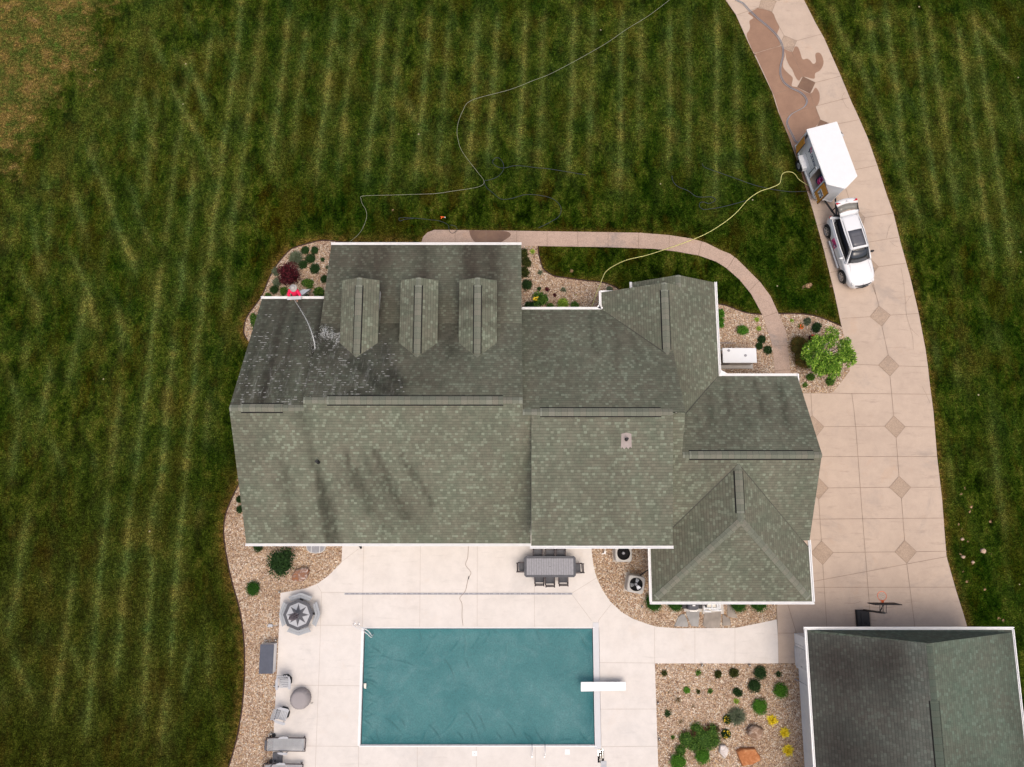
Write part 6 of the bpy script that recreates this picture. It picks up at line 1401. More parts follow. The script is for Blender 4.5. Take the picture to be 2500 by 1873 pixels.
# ------------------------------------------------------------------ white SUV
W1, W2_ = G(2020, 566.6, .37), G(2055, 675, .37); fw = (W2_ - W1).normalized(); lf = Vector((-fw.y, fw.x, 0))
co = (W1 + W2_) / 2 + lf * .84; car = thing('parked_car', 'white suv with its tailgate raised in front of the trailer', 'car', (co.x, co.y, ZD), math.atan2(fw.y, fw.x))
def loft_body():
    # stations x, half width, sill z, belt z, deck z, crown
    stn = [(-2.10, .62, .42, .72, .80, .0), (-2.07, .74, .34, .80, .90, .01), (-1.95, .80, .30, .95, 1.04, .015), (-1.55, .845, .29, .98, 1.07, .02), (-1.0, .86, .28, .97, 1.06, .02), (-.2, .86, .28, .95, 1.04, .02),
           (.6, .86, .28, .93, 1.02, .02), (.95, .86, .28, .92, 1.02, .05), (1.4, .85, .29, .88, .98, .06), (1.85, .81, .30, .82, .92, .055), (2.12, .70, .32, .74, .84, .045), (2.26, .54, .36, .64, .74, .02), (2.31, .40, .40, .58, .64, 0)]
    mb = MB(); ring = []
    for x, hw, zs, zb, zd, cr in stn:
        pr = [(0, zs), (.80 * hw, zs), (.97 * hw, zs + .06), (hw, (zs + zb) / 2), (.985 * hw, zb - .03), (.94 * hw, zb + .02), (.84 * hw, zd - .01), (.45 * hw, zd + cr * .8), (0, zd + cr)]
        ring.append([(x, y, z) for y, z in pr] + [(x, -y, z) for y, z in pr[-2:0:-1]])
    n = len(ring[0]); vs = sum(ring, []); fs = [(j * n + i, (j + 1) * n + i, (j + 1) * n + (i + 1) % n, j * n + (i + 1) % n) for j in range(len(ring) - 1) for i in range(n)]
    fs += [tuple(range(n)), tuple(range((len(ring) - 1) * n, len(ring) * n))[::-1]]
    mb.add(vs, fs); return mb.build('body', 'car_white', car, sub=2)
loft_body()
RFx = [(-1.72, .50, 1.60), (-1.55, .525, 1.635), (-.7, .545, 1.665), (.1, .535, 1.65), (.32, .51, 1.615)]      # roof stations x, half width, z
def surf(name, rows, mat, thick=.02, parent=car, sub=0):
    mb = MB(); n = len(rows[0]); vs = [p for r_ in rows for p in r_]; mb.add(vs, [(j * n + i, j * n + i + 1, (j + 1) * n + i + 1, (j + 1) * n + i) for j in range(len(rows) - 1) for i in range(n - 1)])
    o = mb.build(name, mat, parent, smooth=True)
    if thick: s_ = o.modifiers.new('solid', 'SOLIDIFY'); s_.thickness = thick; s_.offset = 0
    if sub: u = o.modifiers.new('sub', 'SUBSURF'); u.levels = u.render_levels = sub
    return o
RFrows = lambda up, kk: [[(x, hw * k * kk, z + .035 * (1 - (k * kk) ** 2) + up) for k in (-1, -.66, -.33, 0, .33, .66, 1)] for x, hw, z in RFx]
surf('roof', [[(x, hw * k, z + .035 * (1 - k * k)) for k in (-1, -.66, -.33, 0, .33, .66, 1)] for x, hw, z in RFx], 'car_white', .04)
# cabin
ws = surf('windshield', [[(x + .13 * (1 - (k * k)), hw * k, z + .03 * (1 - k * k)) for k in (-1, -.6, -.2, .2, .6, 1)] for x, hw, z in ((.33, .49, 1.60), (.60, .58, 1.36), (.86, .68, 1.10))], 'windscreen' if 'windscreen' in MAT else 'glass', .015)
mb = MB()
for s_ in (-1, 1): mb.tube([(.95, s_ * .70, 1.09), (.75, s_ * .02, 1.16)], .012, 5)
mb.build('wiper', 'black', ws)
for s_ in (-1, 1):
    surf('side_window', [[(x, s_ * hw, z) for x, hw, z in ((-1.72, .60, 1.40), (-1.5, .565, 1.585), (-.7, .580, 1.625), (.1, .57, 1.60), (.28, .565, 1.53))],
                         [(x, s_ * hw, z) for x, hw, z in ((-1.55, .745, 1.11), (-1.4, .755, 1.09), (-.7, .762, 1.07), (.2, .755, 1.06), (.72, .745, 1.04))]], 'glass_side' if 'glass_side' in MAT else 'glass', .012)
    mb = MB(); mb.tube([(.88, s_ * .715, 1.09), (.60, s_ * .615, 1.36), (.33, s_ * .515, 1.605)], [.045, .04, .035], 8); mb.tube([(-1.95, s_ * .74, 1.05), (-1.80, s_ * .64, 1.35), (-1.68, s_ * .52, 1.60)], [.09, .08, .06], 8)
    mb.tube([(-1.68, s_ * .52, 1.61), (-.7, s_ * .565, 1.65), (.33, s_ * .52, 1.605)], .035, 8); mb.tube([(.88, s_ * .745, 1.045), (0, s_ * .785, 1.06), (-1.0, s_ * .78, 1.08), (-1.85, s_ * .74, 1.11)], .04, 8)
    mb.build('pillar', 'car_white', car, smooth=True)
    mb = MB(); mb.tube([(-1.45, s_ * .475, 1.665), (-.7, s_ * .50, 1.70), (.15, s_ * .485, 1.675)], .012, 6); mb.build('roof_rail', 'dark_grey', car)
    mb = MB(); mb.ell((.50, s_ * .93, 1.08), (.07, .13, .08), 12, 8); mo = mb.build('mirror', 'car_white' if s_ < 0 else 'black', car, smooth=True)
    mb = MB(); mb.bar((-.85, s_ * .88, .30), (.85, s_ * .88, .30), .10, .05); mb.build('running_board', 'light_grey', car, bevel=.01)
    mb = MB(); mb.ell((2.02, s_ * .60, .80), (.17, .09, .05), 12, 6); mb.build('headlight', 'lamp_lens', car, smooth=True)
    mb = MB(); mb.ell((-2.03, s_ * .70, .93), (.09, .08, .12), 12, 6); mb.build('tail_light', 'red', car, smooth=True)
    for x in (-1.42, 1.42):
        mb = MB(); mb.lathe([(.235, -.11), (.345, -.11), (.365, -.07), (.365, .07), (.345, .11), (.26, .118)], n=36, caps=False); o = mb.build('wheel', 'rubber', car, smooth=False); o.rotation_euler = (PI / 2, 0, 0); o.location = (x, s_ * .79, .365)
        mb = MB(); mb.cyl(0, 0, -.04, .02, .26, n=28); mb.lathe([(.235, .0), (.262, .0), (.262, .122), (.235, .122), (.235, .0)], n=28, caps=False)
        for k in range(5):
            for d_ in (-.13, .13): a = k * 2 * PI / 5 + d_; mb.bar((.05 * math.cos(a), .05 * math.sin(a), .09), (.245 * math.cos(a), .245 * math.sin(a), .085), .035, .03)
        mb.cyl(0, 0, .02, .105, .055, n=14); q = mb.build('rim', 'alloy', o)
        if s_ > 0: q.rotation_euler = (PI, 0, 0)
        mb = MB(); mb.lathe([(.03, .021), (.234, .021)], n=28); q2 = mb.build('brake', 'dark_void', o); 
        if s_ > 0: q2.rotation_euler = (PI, 0, 0)
        mb = MB()
        pts = [(x + .425 * math.cos(a), .375 + .425 * math.sin(a)) for a in [PI * i / 12 for i in range(13)]]
        pts = [(pts[0][0], .26)] + pts + [(pts[-1][0], .26)]
        mb.add([(a, s_ * .70, b) for a, b in pts] + [(a, s_ * .868, b) for a, b in pts], [tuple(range(len(pts))), tuple(range(len(pts), 2 * len(pts)))[::-1]] + [(i, i + 1, len(pts) + i + 1, len(pts) + i) for i in range(len(pts) - 1)])
        mb.build('wheel_arch', 'cavity', car)
zr_ = lambda x: float(np.interp(x, [q[0] for q in RFx], [q[2] for q in RFx])) + .032
sr = surf('sunroof', [[(x, y, zr_(x) + .035 * (1 - (y / .54) ** 2)) for y in (-.40, -.2, 0, .2, .40)] for x in (-.78, -.55, -.2, 0, .20)], 'sunroof', .012)
mb = MB()
for a, b in ((-.40, -.2), (-.2, 0), (0, .2), (.2, .40)): mb.bar((-.40, a, zr_(-.4) + .045 - .02 * (a / .4) ** 2), (-.40, b, zr_(-.4) + .045 - .02 * (b / .4) ** 2), .012, .006)
mb.build('sunroof_seam', 'black', sr)
mb = MB(); mb.tube([(2.20, -.48, .74), (2.275, -.25, .765), (2.295, 0, .77), (2.275, .25, .765), (2.20, .48, .74)], .035, 6); mb.tube([(2.28, -.35, .58), (2.33, 0, .58), (2.28, .35, .58)], .05, 6); mb.build('grille', 'black', car)
mb = MB(); mb.cyl(2.21, 0, .80, .815, .04, n=12); mb.build('badge', 'alloy', car)
mb = MB()
for s_ in (-1, 1): mb.tube([(.98, s_ * .55, 1.055), (1.5, s_ * .60, .985), (2.1, s_ * .46, .86)], .006, 4)
mb.build('bonnet_seam', 'mid_grey', car)
mb = MB(); mb.box(-2.08, 0, .50, .14, 1.30, .20); mb.build('bumper', 'car_white', car, bevel=.05)
mb = MB(); mb.prism([(-2.04, -.60), (-1.70, -.52), (-1.70, .52), (-2.04, .60)], 1.0, 1.12); mb.prism([(-1.95, -.55), (-1.2, -.5), (-1.2, .5), (-1.95, .55)], 1.1, 1.13); mb.build('boot_interior', 'cavity', car)
# door magnet with the painted emblem
def sidepanel(name, x0, x1, z0, z1, y, mat, parent, k=0.0):
    mb = MB(); mb.add([(x0, y + k * 0, z0), (x1, y, z0), (x1, y - k, z1), (x0, y - k, z1), (x0, y + .006, z0), (x1, y + .006, z0), (x1, y - k + .006, z1), (x0, y - k + .006, z1)], [(0, 1, 2, 3), (4, 7, 6, 5), (0, 4, 5, 1), (1, 5, 6, 2), (2, 6, 7, 3), (3, 7, 4, 0)])
    return mb.build(name, mat, parent)
sg_ = sidepanel('door_sign', -.80, -.25, .52, .90, -.872, 'magenta', car, -.012)
for x0, x1, z0, z1, mt in ((-.80, -.62, .52, .66, 'mid_grey'), (-.66, -.48, .56, .70, 'light_grey'), (-.55, -.42, .62, .76, 'navy'), (-.42, -.27, .76, .89, 'navy'), (-.40, -.30, .66, .77, 'white_trim'), (-.76, -.66, .80, .88, 'pink_pale')):
    sidepanel('print', x0, x1, z0, z1, -.874, mt, sg_, -.014) if mt in MAT else None
# raised tailgate
tg_ = surf('tailgate', [[(x - .10 * (1 - k * k) * f, hw * k, z) for k in (-1, -.6, -.2, .2, .6, 1)] for x, hw, z, f in ((-1.70, .53, 1.64, .2), (-1.86, .56, 1.72, .5), (-1.90, .56, 1.72, .6))], 'car_white', .05)
surf('rear_window', [[(x - .10 * (1 - k * k), hw * k, z) for k in (-1, -.6, -.2, .2, .6, 1)] for x, hw, z in ((-1.93, .53, 1.72), (-2.26, .56, 1.80))], 'glass_pale', .02, tg_)
surf('gate_panel', [[(x - .10 * (1 - k * k), hw * k, z) for k in (-1, -.6, -.2, .2, .6, 1)] for x, hw, z in ((-2.27, .60, 1.81), (-2.45, .63, 1.83), (-2.56, .63, 1.78), (-2.60, .60, 1.70))], 'car_white', .05, tg_)
mb = MB()
for s_ in (-1, 1): mb.bar((-1.80, s_ * .57, 1.68), (-2.3, s_ * .60, 1.77), .05, .08)
mb.bar((-1.915, -.54, 1.71), (-1.915, .54, 1.71), .03, .05); mb.build('window_frame', 'black', tg_)
for s_ in (-1, 1): mb = MB(); mb.prism([(-2.42, s_ * .36), (-2.40, s_ * .62), (-2.50, s_ * .635), (-2.54, s_ * .60)], 1.80, 1.862); mb.build('tail_light', 'red', tg_, bevel=.01)
mb = MB(); mb.cyl(-2.52, 0, 1.85, 1.862, .045, n=12); mb.box(-2.46, .02, 1.855, .03, .22, .01); mb.build('badge', 'light_grey', tg_)
for s_ in (-1, 1): mb = MB(); mb.tube([(-1.75, s_ * .55, 1.15), (-1.95, s_ * .57, 1.70)], .012, 5); mb.build('strut', 'black', car)

# ------------------------------------------------------------------ enclosed trailer
H_T = 2.3
tp = [G(x, y, H_T) for x, y in ((1970.4, 317.2), (2041.4, 302), (2091, 432.7), (2058.7, 460.6), (2018, 448.7))]
ax = ((tp[4] - tp[0]).normalized() + (tp[2] - tp[1]).normalized()).normalized(); ay = Vector((-ax.y, ax.x, 0)); ct = (tp[0] + tp[1] + tp[2] + tp[4]) / 4
tr = thing('trailer', 'white enclosed cargo trailer with open orange backed side doors', 'trailer', (ct.x, ct.y, ZD), math.atan2(ax.y, ax.x))
def TL(v): d = v - ct; return (d.dot(ax), d.dot(ay))
L5 = [TL(q) for q in tp]                       # rear right, rear left, front left, nose, front right in trailer frame
hw = (L5[1][1] - L5[0][1]) / 2; xr = (L5[0][0] + L5[1][0]) / 2; xf = (L5[2][0] + L5[4][0]) / 2; xn = L5[3][0]
zb, zt = .45, H_T
# walls; the right side (towards the lawn) has two openings
def wall_right(x0, x1, z0, z1): mb.box((x0 + x1) / 2, -hw + .02, (z0 + z1) / 2, x1 - x0, .04, z1 - z0)
def WP(px, py):
    """photo point on the trailer's right side wall -> (x, z) in the trailer frame"""
    d = G(px, py, 0) - Vector((0, 0, CAMH)); o_ = Vector((0, 0, CAMH)) - ct - Vector((0, 0, 0)); k = (-hw - o_.dot(ay)) / d.dot(ay); q = o_ + d * k; return q.dot(ax), q.z + H_T
mb = MB(); o1, o2 = WP(2000.9, 408.2)[0], WP(2012.9, 438)[0]; o3, o4 = xr + .12, xr + .30
wall_right(xr, o3, zb, zt); wall_right(o4, o1, zb, zt); wall_right(o2, xf, zb, zt); wall_right(o1, o2, zb, .58); wall_right(o3, o4, zb, .58); wall_right(o1, o2, 2.12, zt); wall_right(o3, o4, 2.12, zt)
mb.box((xr + xf) / 2, hw - .02, (zb + zt) / 2, xf - xr, .04, zt - zb); mb.box(xr + .02, 0, (zb + zt) / 2, .04, 2 * hw - .08, zt - zb)
for s_ in (-1, 1): mb.bar((xf, s_ * (hw - .02), (zb + zt) / 2), (xn, 0, (zb + zt) / 2), .04, zt - zb)
mb.build('wall', 'trailer_skin', tr)
def pent(k, dz=0): return [(xr - k, -hw - k), (xf, -hw - k), (xn + k * 1.2, 0), (xf, hw + k), (xr - k, hw + k)]
mb = MB(); mb.prism(pent(.012), zt, zt + .05); rfo = mb.build('roof', 'white_paint', tr, bevel=.012)
mb = MB(); q = pent(.03); 
for a, b in zip(q, q[1:] + q[:1]): mb.bar((*a, zt - .01), (*b, zt - .01), .05, .09)
mb.build('roof_trim', 'white_trim', tr, bevel=.01)
mb = MB(); mb.prism(pent(-.03), zb, zb + .05); mb.build('floor', 'tan_wall', tr)
mb = MB(); q = pent(.01)
for a, b in zip(q, q[1:] + q[:1]): mb.bar((*a, zb), (*b, zb), .05, .12)
mb.build('bottom_rail', 'white_trim', tr)
mb = MB(); mb.box((o1 + o2) / 2 + .1, .1, 1.0, .9, 1.0, .9); mb.cyl(o1 + .25, -.3, .5, 1.3, .22, n=16); mb.build('water_tank', 'navy', tr, bevel=.05)
mb = MB(); mb.lathe([(.10, -.08), (.26, -.08), (.26, .08), (.10, .08)], (o1 + o2) / 2 + .1, -.45, 20); hr = mb.build('hose_reel', 'magenta', tr); hr.location.z = 1.1
mb = MB(); mb.tube([((o1 + o2) / 2 + .1 + .18 * math.cos(a), -.45 + .18 * math.sin(a), 1.2) for a in [i * PI / 8 for i in range(16)]], .035, 6, True); mb.tube([(o1 + .3, -.5, 1.35), (o1 + .7, -.55, 1.5), (o2 - .2, -.4, 1.3)], .03, 6); mb.build('hose_coil', 'pink_pale', tr)
MAT_OK = True
def door(x_h, w_, ang, nm, mat_in, z0=.55, z1=2.1, inside=-1):
    c_, s2 = math.cos(ang), math.sin(ang); a = Vector((x_h, -hw - .03, 0)); b = a + Vector((c_, s2, 0)) * w_
    mb = MB(); mb.bar((a.x, a.y, (z0 + z1) / 2), (b.x, b.y, (z0 + z1) / 2), .035, z1 - z0); o = mb.build('side_door', 'dark_brown', tr)
    n = Vector((-s2, c_, 0)) * inside; mb = MB(); k = .022
    mb.bar((a.x + c_ * .04 + n.x * k, a.y + s2 * .04 + n.y * k, (z0 + z1) / 2), (b.x - c_ * .04 + n.x * k, b.y - s2 * .04 + n.y * k, (z0 + z1) / 2), .012, z1 - z0 - .08); mb.build('door_lining', mat_in, o); return o, a, b, n
# front door opens flat toward the nose, its orange lining seen from outside
def flatdoor(pa, pb, z0, z1, lining, off):
    """a side door folded back along the wall: its lined inner face looks outward"""
    a_, b_ = TL(G(*pa, z1)), TL(G(*pb, z1)); a_ = Vector((a_[0], min(a_[1], -hw - off), 0)); b_ = Vector((b_[0], min(b_[1], -hw - off), 0))
    mb = MB(); mb.bar((a_.x, a_.y, (z0 + z1) / 2), (b_.x, b_.y, (z0 + z1) / 2), .04, z1 - z0); o = mb.build('side_door', 'dark_brown', tr)
    e = (b_ - a_).normalized(); n_ = Vector((e.y, -e.x, 0)); p, q = a_ + e * .03 + n_ * .024, b_ - e * .03 + n_ * .024
    mb = MB(); mb.bar((p.x, p.y, (z0 + z1) / 2 + .01), (q.x, q.y, (z0 + z1) / 2 + .01), .012, z1 - z0 - .07); mb.build('door_lining', lining, o)
    return o, a_, b_, e, n_
o, a, b, e_, n = flatdoor((2012.9, 444.7), (2022.2, 472.6), .62, 2.15, 'amber', .04)
Ld = (b - a).length
def onpan(nm, mt, par, u0, u1, z0, z1, lift):
    p0, p1 = a + e_ * u0 * Ld + n * lift, a + e_ * u1 * Ld + n * lift
    mb = MB(); mb.bar((p0.x, p0.y, (z0 + z1) / 2), (p1.x, p1.y, (z0 + z1) / 2), .006, z1 - z0); return mb.build(nm, mt, par)
ps = onpan('notice', 'white_trim', o, .22, .86, 1.15, 1.62, .034)
for k_ in range(6): onpan('print', 'navy', ps, .27 + k_ * .095, .335 + k_ * .095, 1.40 + .02 * (k_ % 2), 1.56 - .03 * (k_ % 3 == 1), .040)
for k_ in (0, 3): onpan('print', 'black', ps, .34 + k_ * .12, .46 + k_ * .12, 1.19, 1.34, .040)
for k_ in range(4): onpan('sticker', 'white_trim', o, .05 + k_ * .2, .17 + k_ * .2, .66, .78, .034)
o, a, b, e_, n = flatdoor((1963.7, 331.8), (1965.2, 351.5), .78, 2.08, 'amber', .04)
mb = MB(); mb.box((o1 + .0) - .10, -hw - .03, 1.35, .15, .04, 1.0); mb.build('hinged_flap', 'white_trim', tr)
mb = MB(); mb.bar((o1 - .20, -hw - .05, .9), (o1 - .20, -hw - .05, 1.75), .03, .03); mb.bar((o1 - .20, -hw - .05, 1.75), (o1 - .05, -hw - .05, 1.8), .03, .03); mb.bar((o1 - .20, -hw - .05, .9), (o1 - .02, -hw - .05, .86), .03, .03); mb.build('latch_bar', 'black', tr)
mb = MB(); mb.bar((xr + .2, hw + .02, 1.9), (xr + .75, hw + .30, 1.7), .5, .02) ; mb.build('vent_flap', 'light_grey', tr)
mb = MB(); mb.bar((xr + .15, hw + .01, 2.1), (xr + .62, hw + .28, 2.02), .03, .04); mb.build('flap_arm', 'black', tr)
for s_ in (-1, 1):
    wx = TL(G(1957, 404, .35))[0]
    mb = MB(); mb.lathe([(.18, -.1), (.33, -.1), (.345, -.06), (.345, .06), (.33, .1), (.19, .1)], n=32, caps=False); w_o = mb.build('wheel', 'rubber', tr); w_o.rotation_euler = (PI / 2 * -s_ * -1, 0, 0) if False else (PI / 2, 0, 0); w_o.location = (wx, s_ * (hw + .11), .345)
    mb = MB(); mb.cyl(0, 0, -.04, .08, .20, n=24)
    for k in range(8): a_ = k * PI / 4; mb.bar((.04 * math.cos(a_), .04 * math.sin(a_), .09), (.19 * math.cos(a_), .19 * math.sin(a_), .09), .03, .02)
    q = mb.build('rim', 'alloy', w_o)
    if s_ > 0: q.rotation_euler = (PI, 0, 0)
    mb = MB(); pf = [(wx - .48, .62), (wx - .42, .84), (wx + .42, .84), (wx + .48, .62)]; y0_, y1_ = s_ * (hw + .005), s_ * (hw + .26)
    for (xa, za), (xb, zb_) in zip(pf, pf[1:]): mb.add([(xa, y0_, za), (xb, y0_, zb_), (xb, y1_, zb_), (xa, y1_, za), (xa, y0_, za + .02), (xb, y0_, zb_ + .02), (xb, y1_, zb_ + .02), (xa, y1_, za + .02)], [(0, 1, 2, 3), (4, 7, 6, 5), (0, 3, 7, 4), (1, 5, 6, 2), (3, 2, 6, 7)])
    mb.bar((wx - .44, y1_, .80), (wx + .44, y1_, .80), .015, .09); mb.build('fender', 'white_trim', tr)
mb = MB(); mb.bar((xf - .1, -.45, .42), (xn + 1.02, 0, .42), .07, .09); mb.bar((xf - .1, .45, .42), (xn + 1.02, 0, .42), .07, .09); mb.tube([(xn + .5, .0, .1), (xn + .5, 0, .95)], .03, 8); mb.box(xn + 1.12, 0, .45, .25, .1, .12); mb.build('tongue', 'black', tr)
mb = MB(); mb.bar((xf + .08, -hw + .25, .65), (xn - .02, -.06, .65), .015, .35); mb.build('stone_guard', 'dark_grey', tr)
# painted emblem and lettering on the trailer side (too blurred to read: kept as marks)
sy = -hw - .004
def mark(x, z, sx_, sz_, rot, mat, par):
    mb = MB(); c_, s2 = math.cos(rot), math.sin(rot)
    mb.add([(x + a * c_ - b * s2, sy - .004 * d, z + a * s2 + b * c_) for d in (0, 1) for a, b in ((-sx_ / 2, -sz_ / 2), (sx_ / 2, -sz_ / 2), (sx_ / 2, sz_ / 2), (-sx_ / 2, sz_ / 2))], [(0, 1, 2, 3), (7, 6, 5, 4), (0, 4, 5, 1), (1, 5, 6, 2), (2, 6, 7, 3), (3, 7, 4, 0)]); return mb
def marks(lst, mat):
    M_ = MB()
    for x, z, a, b, r_ in lst:
        q = mark(x, z, a, b, r_, mat, None); M_.add(q.v, q.f)
    return M_.build('lettering', mat, tr)
def wm(px, py): return WP(1955 + px / 20.71, 350 + py / 20.71)
def blob(pts, sz, mat): return marks([(*wm(*p), a, b, r_) for p, (a, b, r_) in zip(pts, sz)], mat)
blob([(515, 300), (520, 235), (545, 420), (490, 470)], [(.13, .16, .2), (.08, .10, .4), (.05, .12, -.5), (.10, .05, .6)], 'magenta')
blob([(440, 330), (450, 390), (400, 440), (480, 500)], [(.09, .13, .5), (.15, .12, .2), (.05, .14, -.4), (.10, .07, .3)], 'navy')
lt = []
for k_ in range(5):
    x_, z_ = wm(505 + k_ * 38, 640 + k_ * 112); x2, z2 = wm(590 + k_ * 28, 660 + k_ * 105); zz = z2
    lt += [(x_, (z_ + zz) / 2, .034, abs(zz - z_) + .12, .06), (x_ + .055, zz + .02, .11, .045, .1), (x_ + .055, z_ - .02, .10, .045, -.1)] + ([(x_ + .10, (z_ + zz) / 2, .034, .18, -.15)] if k_ % 2 == 0 else [])
marks(lt, 'navy')
marks([(*wm(250 + k_ * 26, 520 + k_ * 77), .035, .055, .2 * (k_ % 3)) for k_ in range(11)] + [(*wm(470 + k_ * 22, 930 + k_ * 70), .02, .04, 0) for k_ in range(5)], 'dark_grey')

# ------------------------------------------------------------------ ladder, person, water
la0, la1 = G(748, 712, .05), G(711, 727, 3.35)
la0 = G(749, 707, .03); la1 = G(722, 728, 3.12)
t = thing('ladder', 'aluminium ladder leaning on the left roof gutter', 'ladder', (0, 0, 0))
ld = (la1 - la0); sdv = Vector((ld.y, -ld.x, 0)).normalized() * .0 + Vector((-ld.y, ld.x, 0)).normalized() * .22 if abs(ld.x) > .3 else Vector((.22, 0, 0))
for s_ in (-1, 1): mb = MB(); mb.bar(la0 + sdv * s_ * 1.1, la1 + sdv * s_, .03, .08); mb.build('rail', 'alu', t)
n_ = 11
mb = MB()
for i in range(n_): p = la0.lerp(la1, (i + .5) / n_); mb.bar(p - sdv, p + sdv, .07, .03)
mb.build('rungs', 'alu', t)
mb = MB(); mb.bar(la1 + Vector((-.45, -.02, .02)), la1 + Vector((.30, .02, .02)), .18, .04); mb.build('standoff', 'alu', t)
def skin_body(name, verts, edges, radii, mat, parent, root=0, sub=2):
    me = bpy.data.meshes.new(name); me.from_pydata([tuple(v) for v in verts], edges, []); me.update()
    o = link(bpy.data.objects.new(name, me)); o.parent = parent; me.materials.append(m(mat))
    md = o.modifiers.new('skin', 'SKIN'); md.use_smooth_shade = True
    sv = me.skin_vertices[0].data
    for i, r_ in enumerate(radii): sv[i].radius = (r_, r_) if not isinstance(r_, tuple) else r_; sv[i].use_root = (i == root)
    u = o.modifiers.new('sub', 'SUBSURF'); u.levels = u.render_levels = sub; return o
pz = thing('person', 'person in a pink shirt and grey sun hat leaning from the ladder over the gutter', 'person', (0, 0, 0))
hdc = G(716.5, 704.5, 3.42); chs = G(717.5, 711.5, 3.14); pe = G(721, 720, 2.62); nk = chs.lerp(hdc, .6) + Vector((0, -.02, 0))
shL, shR = chs + Vector((-.20, .02, .10)), chs + Vector((.20, .02, .10)); elL, elR = chs + Vector((-.33, -.16, -.10)), chs + Vector((.33, -.20, -.08)); haL, haR = chs + Vector((-.17, -.36, -.10)), chs + Vector((.19, -.46, -.08))
V = [pe, pe.lerp(chs, .5), chs, nk, hdc, shL, elL, haL, shR, elR, haR, pe + Vector((-.10, .0, -.08)), pe + Vector((-.11, -.05, -.50)), pe + Vector((-.10, .12, -.90)), pe + Vector((-.10, .0, -.95)), pe + Vector((.10, .0, -.08)), pe + Vector((.11, -.05, -.50)), pe + Vector((.12, .12, -.90)), pe + Vector((.12, .0, -.95))]
E_ = [(0, 1), (1, 2), (2, 3), (3, 4), (2, 5), (5, 6), (6, 7), (2, 8), (8, 9), (9, 10), (0, 11), (11, 12), (12, 13), (13, 14), (0, 15), (15, 16), (16, 17), (17, 18)]
Rr = [.15, .14, .16, .055, .095, .065, .045, .03, .065, .045, .03, .085, .065, .045, .04, .085, .065, .045, .04]
skin_body('body', V, E_, Rr, 'skin', pz)
skin_body('shirt', [pe + Vector((0, 0, .02)), pe.lerp(chs, .5), chs + Vector((0, 0, .01)), shL, elL, elL.lerp(haL, .6), shR, elR, elR.lerp(haR, .7)], [(0, 1), (1, 2), (2, 3), (3, 4), (4, 5), (2, 6), (6, 7), (7, 8)], [.185, .195, .205, .10, .08, .065, .10, .08, .065], 'pink', pz)
skin_body('trousers', [pe + Vector((0, .02, -.02)), V[11] + Vector((-.0, .02, 0)), V[12], V[13] + Vector((0, 0, .05)), V[15] + Vector((0, .02, 0)), V[16], V[17] + Vector((0, 0, .05))], [(0, 1), (1, 2), (2, 3), (0, 4), (4, 5), (5, 6)], [.165, .105, .085, .07, .105, .085, .07], 'jeans', pz)
for s_, V_ in ((-1, V[14]), (1, V[18])): mb = MB(); mb.ell((V_.x, V_.y - .05, V_.z - .02), (.05, .14, .05), 10, 6); mb.build('shoe', 'black', pz, smooth=True)
for hv, s_ in ((haL, 1), (haR, -1)):
    for k in range(5):
        q = MB(); ang = (-.4 + k * .2); d = Vector((s_ * (.25 if k < 4 else .8) * (1 if k == 4 else .3) + math.sin(ang) * .5, -1 if k < 4 else -.35, 0)).normalized(); L_ = (.07, .08, .075, .06, .055)[k]
        b0 = hv + Vector(((k - 1.5) * .016 if k < 4 else s_ * .03, -.03 if k < 4 else 0, .0)); q.tube([b0, b0 + d * L_ * .55 + Vector((0, 0, .005)), b0 + d * L_ + Vector((0, 0, -.035))], [.010, .009, .007], 6)
        q.build('finger', 'skin', pz, smooth=True)
hc = hdc + Vector((0, 0, .09)); mb = MB(); mb.lathe([(.205, -.05), (.20, -.03), (.12, .005), (.108, .03), (.10, .09), (.07, .115), (.01, .12)], n=26, wob=lambda a, z: .03 * math.sin(a * 3) if z < 0 else 0)
hb = mb.build('hat', 'hat', pz, smooth=True); hb.location = hc; hb.rotation_euler = (R(14), R(-6), 0)
mb = MB()
for s_ in (-1, 1): mb.ell((hdc.x + s_ * .035, hdc.y - .082, hdc.z + .005), (.013, .008, .009), 8, 5)
mb.build('eye', 'black', pz); mb = MB(); mb.ell((hdc.x, hdc.y - .10, hdc.z - .025), (.014, .02, .022), 8, 6)
for s_ in (-1, 1): mb.ell((hdc.x + s_ * .095, hdc.y, hdc.z - .01), (.012, .025, .03), 8, 6)
mb.build('nose_and_ears', 'skin', pz, smooth=True); mb = MB(); mb.ell((hdc.x, hdc.y - .088, hdc.z - .058), (.025, .008, .007), 8, 5); mb.build('mouth', 'red_soft', pz, smooth=True)
t = thing('spray_gun', 'black handled spray wand held over the gutter by the person in pink', 'spray gun', (0, 0, 0)); g0 = haR + Vector((-.1, .02, .02)); nz_ = G(718.5, 731, 3.15)
mb = MB(); mb.tube([haL + Vector((.04, -.02, .01)), (haL + nz_) / 2, nz_], .014, 6); mb.build('wand', 'black', t); mb = MB(); mb.tube([haL + Vector((.04, 0, .0)), haL + Vector((.02, .1, -.1)), pe + Vector((.35, .1, -1.2)), pe + Vector((.6, .4, -2.5))], .012, 6); mb.build('hose', 'hose_grey', t)
tw = NT('water_spray', .35, .5); tw.col((.80, .82, .80)); tw.b.inputs['Alpha'].default_value = .5
MAT['water'] = tw.m
jp_ = [(719, 733, 3.2), (733, 755, 4.1), (747, 779, 4.9), (758, 804, 5.3), (765, 826, 5.45), (768.7, 845, 5.25), (769, 858, 5.05)]
pth = smoothpath([G(*q) for q in jp_], 8); n = len(pth)
mb = MB(); mb.tube(pth, [.010 + .030 * (i / n) * (0.7 + .3 * math.sin(i * 1.7)) for i in range(n)], 7)
